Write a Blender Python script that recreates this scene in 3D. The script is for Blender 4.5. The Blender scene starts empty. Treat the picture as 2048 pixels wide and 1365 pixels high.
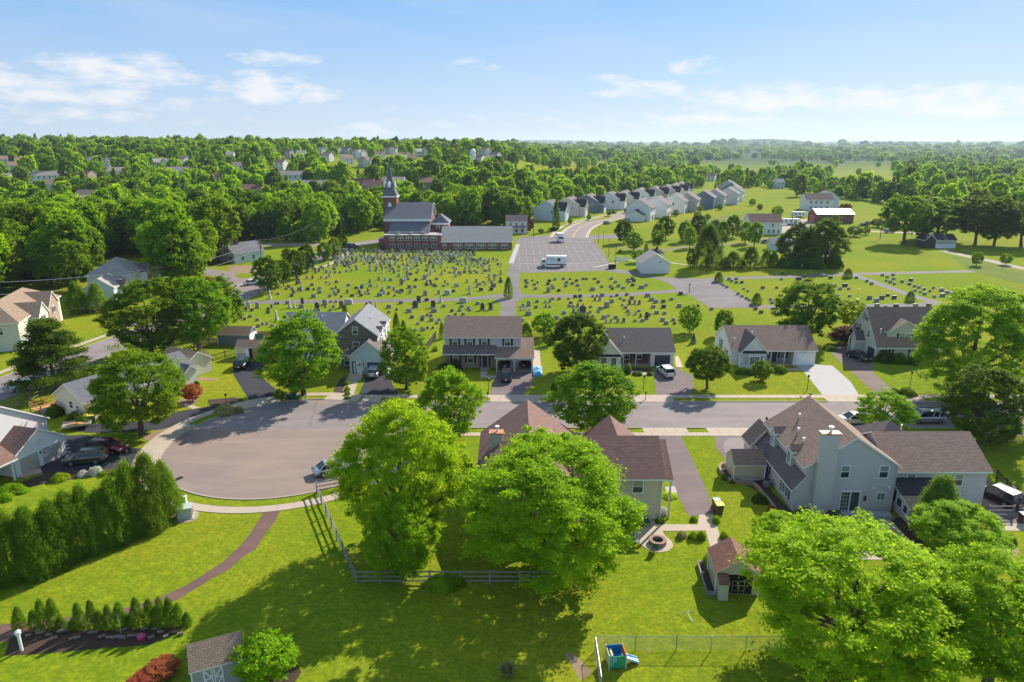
import bpy, math, random
import numpy as np
from mathutils import Vector, Matrix
R=math.radians; PI=math.pi
S=bpy.context.scene; COL=S.collection
# ---------------------------------------------------------------- camera
F=1365.;CX=1024.;CY=682.5;PT=math.atan((682.5-288)/1365.);CH=37.
cam=bpy.data.objects.new('camera',bpy.data.cameras.new('camera')); COL.objects.link(cam)
cam.data.sensor_width=36; cam.data.lens=36*F/2048.; cam.data.clip_start=.5; cam.data.clip_end=60000
cam.location=(0,0,CH); cam.rotation_euler=(PI/2-PT,0,0); S.camera=cam
# ---------------------------------------------------------------- colour
S.view_settings.view_transform='Standard'; S.view_settings.look='None'; S.view_settings.exposure=EXPO=0.85
S.view_settings.gamma=1
S.cycles.max_bounces=6; S.cycles.diffuse_bounces=2; S.cycles.glossy_bounces=2; S.cycles.transmission_bounces=4
S.cycles.volume_bounces=0; S.cycles.transparent_max_bounces=4
# ---------------------------------------------------------------- sun
SUN_EL=R(33); SUN_DIR=Vector((.6*math.cos(SUN_EL),.8*math.cos(SUN_EL),math.sin(SUN_EL)))
sl=bpy.data.lights.new('sun','SUN'); sl.energy=4.6; sl.angle=R(.5); sl.color=(1,.93,.80)
sun=bpy.data.objects.new('sun',sl); COL.objects.link(sun); sun.rotation_euler=SUN_DIR.to_track_quat('Z','Y').to_euler()
# ---------------------------------------------------------------- sky with cumulus banks near the horizon
W=bpy.data.worlds.new('World'); S.world=W; W.use_nodes=True
def build_world():
    nt=W.node_tree; N=nt.nodes; Lk=nt.links; N.clear()
    out=N.new('ShaderNodeOutputWorld'); bg=N.new('ShaderNodeBackground'); bg.inputs[1].default_value=.105
    sky=N.new('ShaderNodeTexSky'); sky.sky_type='NISHITA'; sky.sun_disc=False
    sky.sun_elevation=SUN_EL; sky.sun_rotation=math.atan2(.6,.8); sky.air_density=1.0; sky.dust_density=.5; sky.ozone_density=2.2; sky.altitude=50
    tc=N.new('ShaderNodeTexCoord'); sep=N.new('ShaderNodeSeparateXYZ'); Lk.new(tc.outputs['Generated'],sep.inputs[0])
    def M(op,a,b=None,c=None):
        n=N.new('ShaderNodeMath'); n.operation=op
        for i,v in enumerate((a,b,c)):
            if v is None: continue
            if hasattr(v,'links') or hasattr(v,'is_linked'): Lk.new(v,n.inputs[i])
            else: n.inputs[i].default_value=v
        return n.outputs[0]
    az=M('ARCTAN2',sep.outputs[0],sep.outputs[1]); el=M('ARCSINE',sep.outputs[2])
    cmb=N.new('ShaderNodeCombineXYZ'); Lk.new(M('MULTIPLY',az,22.),cmb.inputs[0]); Lk.new(M('MULTIPLY',el,62.),cmb.inputs[1])
    nz=N.new('ShaderNodeTexNoise'); nz.inputs['Scale'].default_value=1.15; nz.inputs['Detail'].default_value=9; nz.inputs['Roughness'].default_value=.58
    Lk.new(cmb.outputs[0],nz.inputs['Vector']); n=nz.outputs[0]
    tot=None
    # banks of cloud: azimuth, elevation (degrees), half widths
    def bank(px,py,wx,wy,amp=1.):
        a=math.atan((px-CX)/(F*.97)); e=math.atan((288-py)/F)*1.03
        nonlocal tot
        dx=M('DIVIDE',M('SUBTRACT',az,a),wx/F); dy=M('DIVIDE',M('SUBTRACT',el,e),wy/F)
        dyl=M('MULTIPLY',M('MINIMUM',dy,0.),1.5)           # flat bases
        dy2=M('ADD',M('MAXIMUM',dy,0.),dyl)
        r=M('ADD',M('MULTIPLY',dx,dx),M('MULTIPLY',dy2,dy2))
        g=M('MULTIPLY',M('MAXIMUM',M('SUBTRACT',1.,r),0.),amp)
        tot=g if tot is None else M('MAXIMUM',tot,g)
    for b in ((60,205,190,34),(200,218,210,22),(320,180,150,42),(585,203,140,42,.95),(597,148,90,22,.7),(950,152,70,16,.55),(757,266,75,22,.8),
              (380,232,60,14,.6),(1210,178,55,20,.65),(1270,198,120,22,.75),(1350,160,60,26,.6),(1480,218,180,36,1.),(1540,215,160,28,1),(1770,224,210,34,1.),(1880,238,170,24),
              (1400,248,180,18,.85),(2020,232,130,30,.9),(10,190,90,30,.9),(800,245,500,30,.12),(1300,250,700,26,.3),(200,245,330,24,.5)): bank(*b)
    dens=M('MULTIPLY',M('MINIMUM',M('MULTIPLY',tot,6.),1.),M('ADD',M('MULTIPLY',tot,.95),M('ADD',M('MULTIPLY',M('SUBTRACT',n,.5),3.0),-.22)))
    ramp=N.new('ShaderNodeValToRGB'); ramp.color_ramp.elements[0].position=.0; ramp.color_ramp.elements[0].color=(0,0,0,1); ramp.color_ramp.elements[1].position=.85; ramp.color_ramp.elements[1].color=(1,1,1,1)
    Lk.new(dens,ramp.inputs[0])
    # thin high veils
    cm2=N.new('ShaderNodeCombineXYZ'); Lk.new(M('MULTIPLY',az,2.2),cm2.inputs[0]); Lk.new(M('ADD',M('MULTIPLY',el,16.),M('MULTIPLY',az,1.3)),cm2.inputs[1])
    n2=N.new('ShaderNodeTexNoise'); n2.inputs['Scale'].default_value=1.3; n2.inputs['Detail'].default_value=6; Lk.new(cm2.outputs[0],n2.inputs['Vector'])
    veil=M('MULTIPLY',M('MAXIMUM',M('SUBTRACT',n2.outputs[0],.46),0.),1.5)
    # pale moist air toward the horizon
    def mix(fac,a,b):
        m=N.new('ShaderNodeMixRGB'); Lk.new(fac,m.inputs[0])
        for i,v in ((1,a),(2,b)):
            if isinstance(v,tuple): m.inputs[i].default_value=v
            else: Lk.new(v,m.inputs[i])
        return m.outputs[0]
    tint=N.new('ShaderNodeMixRGB'); tint.blend_type='MULTIPLY'; tint.inputs[0].default_value=1; Lk.new(sky.outputs[0],tint.inputs[1]); tint.inputs[2].default_value=SKYTINT
    upper=mix(M('MINIMUM',M('MAXIMUM',M('MULTIPLY',M('SUBTRACT',el,.19),1.2),0.),1.),SKYTOP,SKYZEN)
    gr=mix(M('POWER',M('MINIMUM',M('MAXIMUM',M('MULTIPLY',el,5.0),0.),1.),.85),HORIZ,upper)
    c=mix(M('ADD',.86,M('MULTIPLY',az,0.)),tint.outputs[0],gr)
    c=mix(veil,c,VEIL)
    c=mix(M('MULTIPLY',ramp.outputs[0],.9),c,CLOUD)
    Lk.new(c,bg.inputs[0]); Lk.new(bg.outputs[0],out.inputs[0])
SKYTINT=(.8,.9,1.,1); HORIZ=(3.2,3.75,4.5,1); SKYTOP=(1.15,2.5,4.6,1); SKYZEN=(1.75,2.4,3.4,1); VEIL=(3.4,4.0,4.7,1); CLOUD=(5.0,5.0,5.1,1)
build_world()
# ---------------------------------------------------------------- terrain height and layout helpers
def sstep(a,b,x):
    t=np.clip((np.asarray(x,float)-a)/(b-a),0,1); return t*t*(3-2*t)
def HG(x,y):
    x=np.asarray(x,float); y=np.asarray(y,float)
    yy=np.maximum(y,1.); t=x/yy
    h=25*sstep(330,760,y)*(1-sstep(-.06,.16,t))*(1-.35*sstep(1300,3000,y))
    h=h+6*sstep(700,1300,y)*(1-sstep(-.75,-.3,t))
    h=h-10*sstep(500,1400,y)*sstep(.12,.4,t)*(1-sstep(2500,4500,y))
    h=h+78*np.exp(-((x-2180)/620.)**2-((y-6200)/500.)**2)
    h=h+44*np.exp(-((y-7400-.12*x)/600.)**2)*sstep(2200,3200,x)*(1+.25*np.sin(x/330.)+.2*np.sin(x/141.))
    h=h+(62+14*np.sin(x/900.+1)+6*np.sin(x/370.))*np.exp(-((y-10800)/700.)**2)
    return h
def P(x,y,z=0.):
    u=(x-CX)/F; v=-(y-CY)/F
    dy=math.cos(PT)+v*math.sin(PT); dz=-math.sin(PT)+v*math.cos(PT)
    t=(z-CH)/dz
    return (u*t,dy*t)
def PG(x,y):   # same, on the terrain
    u=(x-CX)/F; v=-(y-CY)/F
    dy=math.cos(PT)+v*math.sin(PT); dz=-math.sin(PT)+v*math.cos(PT)
    if dz<0:
        t0=(0-CH)/dz
        if t0*dy<330: return (u*t0,dy*t0,0.)
    t=300.
    while t<9000:
        z=CH+dz*t
        if z<=float(HG(u*t,dy*t)): break
        t+=max(2.,t*.004)
    return (u*t,dy*t,float(HG(u*t,dy*t)))
def Q(X,Y,Z=0.):
    z=Z-CH; c=math.cos(PT);s=math.sin(PT); d=Y*c-z*s
    return (CX+F*X/d, CY-F*(Y*s+z*c)/d)
def ZAT(Y,py):
    v=-(py-CY)/F; c=math.cos(PT);s=math.sin(PT)
    return CH+Y*(v*c-s)/(c+v*s)
def inpoly(x,y,poly):
    c=False; j=len(poly)-1
    for i in range(len(poly)):
        xi,yi=poly[i]; xj,yj=poly[j]
        if (yi>y)!=(yj>y) and x<(xj-xi)*(y-yi)/(yj-yi)+xi: c=not c
        j=i
    return c
# ---------------------------------------------------------------- tagging
def tag(o,label=None,cat=None,group=None,kind=None):
    if label: o['label']=label
    if cat: o['category']=cat
    if group: o['group']=group
    if kind: o['kind']=kind
    return o
def empty(name,loc,rz=0.,label=None,cat=None,group=None):
    o=bpy.data.objects.new(name,None); COL.objects.link(o); o.empty_display_size=.3
    o.location=loc if len(loc)==3 else (loc[0],loc[1],0); o.rotation_euler=(0,0,rz)
    return tag(o,label,cat,group)
def copy_tree(o,loc=None,rz=None,parent=None,label=None,group=None):
    c=o.copy(); COL.objects.link(c)
    if parent is not None: c.parent=parent
    if loc is not None: c.location=loc
    if rz is not None: c.rotation_euler=(0,0,rz)
    if label: c['label']=label
    if group: c['group']=group
    for ch in list(o.children): copy_tree(ch,parent=c)
    return c
# ---------------------------------------------------------------- materials
MATS={}
class NT:
    def __init__(s,name):
        s.m=bpy.data.materials.new(name); s.m.use_nodes=True; s.nt=s.m.node_tree; s.N=s.nt.nodes; s.L=s.nt.links
        s.b=s.N['Principled BSDF']; s.out=s.N['Material Output']
    def n(s,t,**k):
        x=s.N.new(t)
        for a,v in k.items(): setattr(x,a,v)
        return x
    def lk(s,a,b): s.L.new(a,b)
    def math(s,op,a,b=None,c=None):
        n=s.n('ShaderNodeMath',operation=op)
        for i,v in enumerate((a,b,c)):
            if v is None: continue
            if isinstance(v,(int,float)): n.inputs[i].default_value=v
            else: s.lk(v,n.inputs[i])
        return n.outputs[0]
    def mix(s,f,a,b,mode='MIX'):
        n=s.n('ShaderNodeMixRGB',blend_type=mode)
        for i,v in enumerate((f,a,b)):
            if isinstance(v,(int,float)): n.inputs[i].default_value=v
            elif isinstance(v,tuple): n.inputs[i].default_value=v if len(v)==4 else v+(1,)
            else: s.lk(v,n.inputs[i])
        return n.outputs[0]
    def noise(s,scale,detail=4,rough=.55,vec=None,w=None):
        n=s.n('ShaderNodeTexNoise'); n.inputs['Scale'].default_value=scale; n.inputs['Detail'].default_value=detail; n.inputs['Roughness'].default_value=rough
        if vec is None: vec=s.obj()
        s.lk(vec,n.inputs['Vector']); return n.outputs[0]
    def obj(s):
        if not hasattr(s,'_tc'): s._tc=s.n('ShaderNodeTexCoord')
        return s._tc.outputs['Object']
    def uv(s):
        s.obj(); return s._tc.outputs['UV']
    def map(s,vec,scale):
        n=s.n('ShaderNodeMapping'); s.lk(vec,n.inputs[0]); n.inputs['Scale'].default_value=scale; return n.outputs[0]
    def ramp(s,f,stops):
        n=s.n('ShaderNodeValToRGB'); e=n.color_ramp.elements
        while len(e)<len(stops): e.new(.5)
        for i,(p,c) in enumerate(stops): e[i].position=p; e[i].color=c if len(c)==4 else tuple(c)+(1,)
        s.lk(f,n.inputs[0]); return n.outputs[0]
    def base(s,c):
        if isinstance(c,tuple): s.b.inputs['Base Color'].default_value=c if len(c)==4 else c+(1,)
        else: s.lk(c,s.b.inputs['Base Color'])
    def bump(s,h,d=.02,st=.6):
        n=s.n('ShaderNodeBump'); n.inputs['Strength'].default_value=st; n.inputs['Distance'].default_value=d; s.lk(h,n.inputs['Height']); s.lk(n.outputs[0],s.b.inputs['Normal'])
    def rough(s,r,spec=None,metal=None):
        s.b.inputs['Roughness'].default_value=r
        if spec is not None: s.b.inputs['Specular IOR Level'].default_value=spec
        if metal is not None: s.b.inputs['Metallic'].default_value=metal
def sc(c,k): return tuple(min(1,x*k) for x in c)
def plain(name,c,rough=.6,var=.15,scale=3.,metal=0.,spec=.4,uv=False):
    if name in MATS: return MATS[name]
    t=NT(name); f=t.noise(scale,5); t.base(t.mix(f,sc(c,1-var),sc(c,1+var))); t.rough(rough,spec,metal); MATS[name]=t.m; return t.m
def siding(name,c,step=.19,rough=.55):
    if name in MATS: return MATS[name]
    t=NT(name); sp=t.n('ShaderNodeSeparateXYZ'); t.lk(t.uv(),sp.inputs[0])
    fr=t.math('FRACT',t.math('DIVIDE',sp.outputs[1],step)); line=t.math('LESS_THAN',fr,.14)
    f=t.noise(.7,5,.6); g=t.noise(9,2); cc=t.mix(f,sc(c,.90),sc(c,1.08)); cc=t.mix(t.math('MULTIPLY',g,.1),cc,sc(c,.7))
    t.base(t.mix(t.math('MULTIPLY',line,.6),cc,sc(c,.45))); t.bump(fr,.02,.5); t.rough(rough,.3); MATS[name]=t.m; return t.m
def brickm(name,c1,c2,mort,bw=.24,bh=.085,ms=.012,rough=.85,blot=.25):
    if name in MATS: return MATS[name]
    t=NT(name); b=t.n('ShaderNodeTexBrick'); t.lk(t.uv(),b.inputs['Vector']); b.inputs['Scale'].default_value=1.
    b.inputs['Color1'].default_value=c1+(1,); b.inputs['Color2'].default_value=c2+(1,); b.inputs['Mortar'].default_value=mort+(1,)
    b.inputs['Brick Width'].default_value=bw; b.inputs['Row Height'].default_value=bh; b.inputs['Mortar Size'].default_value=ms; b.inputs['Mortar Smooth'].default_value=.3
    f=t.noise(.55,6,.65); g=t.noise(6,3,.6)
    c=t.mix(t.math('MULTIPLY',f,blot*2),b.outputs[0],sc(c1,.62)); c=t.mix(t.math('MULTIPLY',g,.35),c,sc(c2,1.25))
    t.base(c); t.bump(b.outputs[1],-.015,.5); t.rough(rough,.25); MATS[name]=t.m; return t.m
def shingle(name,c):
    return brickm(name,sc(c,1.25),sc(c,.72),sc(c,.35),.36,.185,.024,.9,.30)
def stonem(name,cols,mort,sca=3.2):
    if name in MATS: return MATS[name]
    t=NT(name); v=t.n('ShaderNodeTexVoronoi'); t.lk(t.map(t.uv(),(sca*.75,sca*1.5,1)),v.inputs['Vector']); v.inputs['Scale'].default_value=1
    v2=t.n('ShaderNodeTexVoronoi',feature='DISTANCE_TO_EDGE'); t.lk(t.map(t.uv(),(sca*.75,sca*1.5,1)),v2.inputs['Vector']); v2.inputs['Scale'].default_value=1
    sp=t.n('ShaderNodeSeparateColor'); t.lk(v.outputs['Color'],sp.inputs[0])
    c=t.ramp(sp.outputs[0],[(i/(len(cols)-1),q) for i,q in enumerate(cols)])
    e=t.math('LESS_THAN',v2.outputs['Distance'],.06); t.base(t.mix(e,c,mort)); t.bump(v2.outputs['Distance'],.05,.4); t.rough(.9,.2); MATS[name]=t.m; return t.m
def asphalt(name,c,c2=None,cracks=True):
    if name in MATS: return MATS[name]
    c2=c2 or sc(c,.8); t=NT(name); f=t.noise(.12,6,.62); st=t.noise(1.,4,.6,t.map(t.obj(),(.09,.5,1))); g=t.noise(40,2)
    q=t.mix(t.ramp(f,[(.35,(0,0,0)),(.65,(1,1,1))]),c,c2); q=t.mix(t.math('MULTIPLY',t.ramp(st,[(.45,(0,0,0)),(.7,(1,1,1))]),.55),q,sc(c,1.25)); q=t.mix(t.math('MULTIPLY',g,.25),q,sc(c,.6))
    if cracks:
        v=t.n('ShaderNodeTexVoronoi',feature='DISTANCE_TO_EDGE'); t.lk(t.map(t.obj(),(.11,.07,.1)),v.inputs['Vector']); v.inputs['Scale'].default_value=1
        wv=t.n('ShaderNodeTexNoise'); wv.inputs['Scale'].default_value=.5; t.lk(t.obj(),wv.inputs[0])
        e=t.math('LESS_THAN',t.math('ADD',v.outputs['Distance'],t.math('MULTIPLY',wv.outputs[0],.012)),.010)
        q=t.mix(t.math('MULTIPLY',e,.35),q,sc(c,.5))
    t.base(q); t.bump(g,.01,.3); t.rough(.9,.2); MATS[name]=t.m; return t.m
def grassm(name,dry=(.38,.30,.025),a=(.26,.31,.014),b=(.125,.20,.011),dryamt=.62,far=False):
    if name in MATS: return MATS[name]
    t=NT(name); o=t.obj()
    f1=t.noise(.035,5,.6); f2=t.noise(.16,6,.7); f3=t.noise(.9,6,.75); f4=t.noise(2.8,5,.8)
    wv=t.noise(1.,3,.5,t.map(o,(.05,.9,1)))
    f5=t.noise(.9,5,.65,t.map(o,(1,.8,1)))
    c=t.mix(t.ramp(f5,[(.36,(0,0,0)),(.64,(1,1,1))]),a,b)
    d=t.math('MULTIPLY',t.math('ADD',t.ramp(f1,[(.42,(0,0,0)),(.62,(1,1,1))]),t.math('MULTIPLY',t.ramp(f2,[(.55,(0,0,0)),(.72,(1,1,1))]),.5)),dryamt)
    c=t.mix(d,c,dry); c=t.mix(t.math('MULTIPLY',t.ramp(f3,[(.44,(0,0,0)),(.62,(1,1,1))]),.5),c,sc(b,.85))
    c=t.mix(t.math('MULTIPLY',t.ramp(f4,[(.44,(0,0,0)),(.56,(1,1,1))]),.72),c,sc(b,.66)); c=t.mix(t.math('MULTIPLY',wv,.18),c,sc(a,1.25))
    if far:
        sp=t.n('ShaderNodeSeparateXYZ'); t.lk(o,sp.inputs[0])
        fy=t.math('MULTIPLY',t.math('SUBTRACT',sp.outputs[1],1100.),1/900.); fy=t.math('MINIMUM',t.math('MAXIMUM',fy,0.),1.)
        w=t.noise(.004,6,.65); wood=t.mix(t.noise(.02,4),(.035,.075,.02),(.06,.10,.025)); fld=t.mix(t.noise(.003,3),(.16,.20,.06),(.30,.27,.12))
        fc=t.mix(t.ramp(w,[(.60,(0,0,0)),(.63,(1,1,1))]),wood,fld); c=t.mix(fy,c,fc)
    t.base(c); t.bump(f4,.05,.5); t.rough(1.,.03); MATS[name]=t.m; return t.m
M=dict(
 white=siding('white siding',(.83,.79,.775)),whitep=plain('white paint',(.82,.82,.80),.45,.04),grayblue=siding('blue grey siding',(.60,.555,.575)),
 beige=siding('beige siding',(.60,.55,.43)),tan=siding('tan siding',(.56,.48,.34)),cream=siding('cream siding',(.70,.66,.53)),paleblue=siding('pale blue siding',(.62,.70,.76)),
 slateblue=siding('slate blue siding',(.14,.19,.25)),grey=siding('grey siding',(.44,.41,.37)),pinkbeige=siding('pinkish beige siding',(.60,.52,.45)),
 brown_sh=shingle('reddish brown shingle',(.25,.145,.118)),grey_sh=shingle('grey brown shingle',(.31,.21,.16)),dark_sh=shingle('dark brown shingle',(.19,.15,.14)),tan_sh=shingle('tan shingle',(.33,.235,.165)),
 red_sh=shingle('brick red shingle',(.27,.125,.098)),black_sh=shingle('charcoal shingle',(.05,.05,.055)),lt_sh=shingle('light grey shingle',(.26,.26,.285)),slate=shingle('slate roofing',(.185,.185,.205)),
 pale_sh=shingle('pale weathered slate',(.50,.455,.41)),worn_sh=shingle('weathered grey shingle',(.40,.35,.31)),white_metal=plain('white metal roofing',(.85,.85,.85),.4,.03),
 brick=brickm('red brick',(.25,.085,.055),(.19,.065,.045),(.30,.24,.2)),tanbrick=brickm('tan brick',(.40,.28,.22),(.33,.22,.17),(.42,.36,.3)),
 stone=stonem('brown fieldstone',[(.12,.09,.07),(.20,.15,.105),(.15,.12,.10),(.26,.20,.14)],(.23,.20,.17)),
 conc=plain('concrete',(.44,.355,.28),.85,.10,.8,spec=.2),kerb=plain('kerb concrete',(.42,.35,.28),.85,.12,1.5,spec=.2),lightconc=plain('pale concrete',(.40,.375,.365),.85,.07,.5,spec=.2),
 asph=asphalt('road asphalt',(.27,.225,.215)),cul=asphalt('cul-de-sac asphalt',(.285,.21,.172),(.235,.185,.17),cracks=False),drive=asphalt('driveway asphalt',(.20,.155,.15),cracks=False),
 blackdrive=asphalt('dark sealed driveway',(.048,.047,.056),cracks=False),lot=asphalt('parking lot asphalt',(.195,.17,.17)),path=asphalt('brown asphalt path',(.17,.10,.085),cracks=False),
 paver=asphalt('brown paver drive',(.21,.155,.135),cracks=False),
 paint=plain('road paint',(.35,.325,.30),.7,.2,4),yellow=plain('yellow road paint',(.65,.38,.06),.7,.1,4),
 shutter=plain('dark shutter',(.035,.033,.035),.5,.1),greenshut=plain('green shutter',(.045,.11,.09),.5,.1),
 bluedoor=plain('blue garage door',(.045,.115,.22),.45,.05),darkdoor=plain('dark garage door',(.045,.05,.07),.45,.05),tandoor=plain('tan garage door',(.45,.40,.33),.5,.05),
 wood=plain('weathered wood',(.24,.20,.16),.85,.3,6),newwood=plain('new cedar wood',(.50,.25,.09),.8,.2,5),greywood=plain('grey split rail',(.26,.245,.22),.9,.3,6),
 iron=plain('black iron',(.02,.02,.02),.45,.1),steel=plain('galvanised steel',(.40,.41,.42),.4,.1,metal=.6),dark=plain('interior shade and ash black',(.012,.012,.014),.9,.2),  # near black puts interior shade into panels and ceiling; also ash
 mulch=plain('mulch',(.06,.035,.022),.95,.4,12),mulchl=plain('light mulch',(.26,.17,.10),.95,.4,9),gravel=plain('gravel',(.33,.27,.21),.95,.35,9),soil=plain('bare soil',(.27,.19,.11),.95,.3,3),
 bark=plain('bark',(.11,.085,.06),.95,.35,5),bark_l=plain('grey bark',(.20,.17,.13),.95,.3,5),
 grass=grassm('lawn grass',far=True),verge=grassm('verge grass',dryamt=.25),rough=grassm('long meadow grass',(.33,.30,.08),(.20,.24,.05),(.12,.17,.035),.6),
 tyre=plain('tyre rubber',(.018,.018,.019),.8,.1),rim=plain('alloy rim',(.45,.46,.47),.3,.05,metal=.8),
 redl=plain('red lamp lens',(.45,.02,.015),.25,.05),headl=plain('head lamp lens',(.75,.77,.78),.15,.03,spec=.8),
 g_grey=plain('grey granite',(.26,.255,.245),.55,.18,20),g_dark=plain('dark granite',(.06,.06,.065),.45,.2,20),g_red=plain('red granite',(.19,.085,.07),.5,.2,20),g_white=plain('weathered marble',(.42,.41,.38),.7,.18,8),g_brown=plain('brown sandstone',(.17,.13,.10),.8,.2,8),
)
def glassm():
    t=NT('window glass'); f=t.noise(.6,3); t.base(t.mix(f,(.015,.022,.03),(.07,.085,.09))); t.rough(.08,.6); return t.m
M['glass']=glassm()
t=NT('window with pale blind'); t.base(t.mix(t.noise(.8,2),(.22,.25,.22),(.34,.36,.32))); t.rough(.12,.6); M['blind']=t.m
t=NT('car glass'); t.base((.015,.018,.022,1)); t.rough(.05,.8); M['carglass']=t.m
def paintm(name,c,metal=.3):
    if name in MATS: return MATS[name]
    t=NT(name); t.base(c); t.rough(.28,.5,metal); t.b.inputs['Coat Weight'].default_value=.6; MATS[name]=t.m; return t.m
def leafm(name,c1,c2,tr,trfac=.42,objvar=.27):
    t=NT(name); at=t.n('ShaderNodeAttribute',attribute_name='v'); oi=t.n('ShaderNodeObjectInfo')
    c=t.mix(at.outputs['Fac'],c1,c2); k=t.math('ADD',t.math('MULTIPLY',oi.outputs['Random'],2*objvar),1-objvar)
    hs=t.n('ShaderNodeHueSaturation'); t.lk(t.math('ADD',t.math('MULTIPLY',t.math('FRACT',t.math('MULTIPLY',oi.outputs['Random'],7.3)),objvar*.16),.5-objvar*.08),hs.inputs['Hue']); t.lk(k,hs.inputs['Value']); t.lk(c,hs.inputs['Color'])
    t.base(hs.outputs[0]); t.rough(.6,.06)
    h2=t.n('ShaderNodeHueSaturation'); t.lk(k,h2.inputs['Value']); h2.inputs['Color'].default_value=tr+(1,)
    tb=t.n('ShaderNodeBsdfTranslucent'); t.lk(h2.outputs[0],tb.inputs[0]); mx=t.n('ShaderNodeMixShader'); mx.inputs[0].default_value=trfac
    t.lk(t.b.outputs[0],mx.inputs[1]); t.lk(tb.outputs[0],mx.inputs[2]); t.lk(mx.outputs[0],t.out.inputs[0]); return t.m
LF=dict(
 mid=leafm('maple leaves',(.08,.165,.008),(.18,.30,.012),(.38,.56,.010),.40),
 bright=leafm('spring green leaves',(.12,.24,.008),(.26,.43,.012),(.50,.74,.012),.43,.10),
 yellow=leafm('yellow green leaves',(.20,.30,.010),(.38,.50,.016),(.64,.82,.016),.43),
 lime=leafm('lime green leaves',(.155,.265,.008),(.30,.455,.013),(.56,.78,.014),.46,.07),
 fresh=leafm('fresh yellow green leaves',(.19,.30,.008),(.36,.50,.015),(.62,.84,.016),.46,.05),
 dark=leafm('dark green leaves',(.05,.105,.008),(.105,.18,.012),(.23,.36,.008),.38),
 conif=leafm('evergreen sprays',(.07,.145,.012),(.18,.29,.018),(.32,.46,.014),.42,.15),
 pine=leafm('pine needles',(.08,.15,.016),(.17,.26,.022),(.30,.42,.016),.40),
 purple=leafm('purple red leaves',(.09,.025,.028),(.15,.05,.04),(.28,.06,.05),.35),
 red=leafm('crimson leaves',(.28,.05,.035),(.40,.10,.05),(.6,.10,.06),.35),
 bluespruce=leafm('blue spruce needles',(.09,.15,.14),(.13,.2,.18),(.1,.2,.15),.2),
 straw=leafm('grass blades',(.30,.30,.12),(.42,.40,.18),(.5,.5,.2),.4),
 flower=leafm('pale blossom',(.35,.38,.22),(.7,.66,.6),(.6,.6,.5),.3),
)
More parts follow.
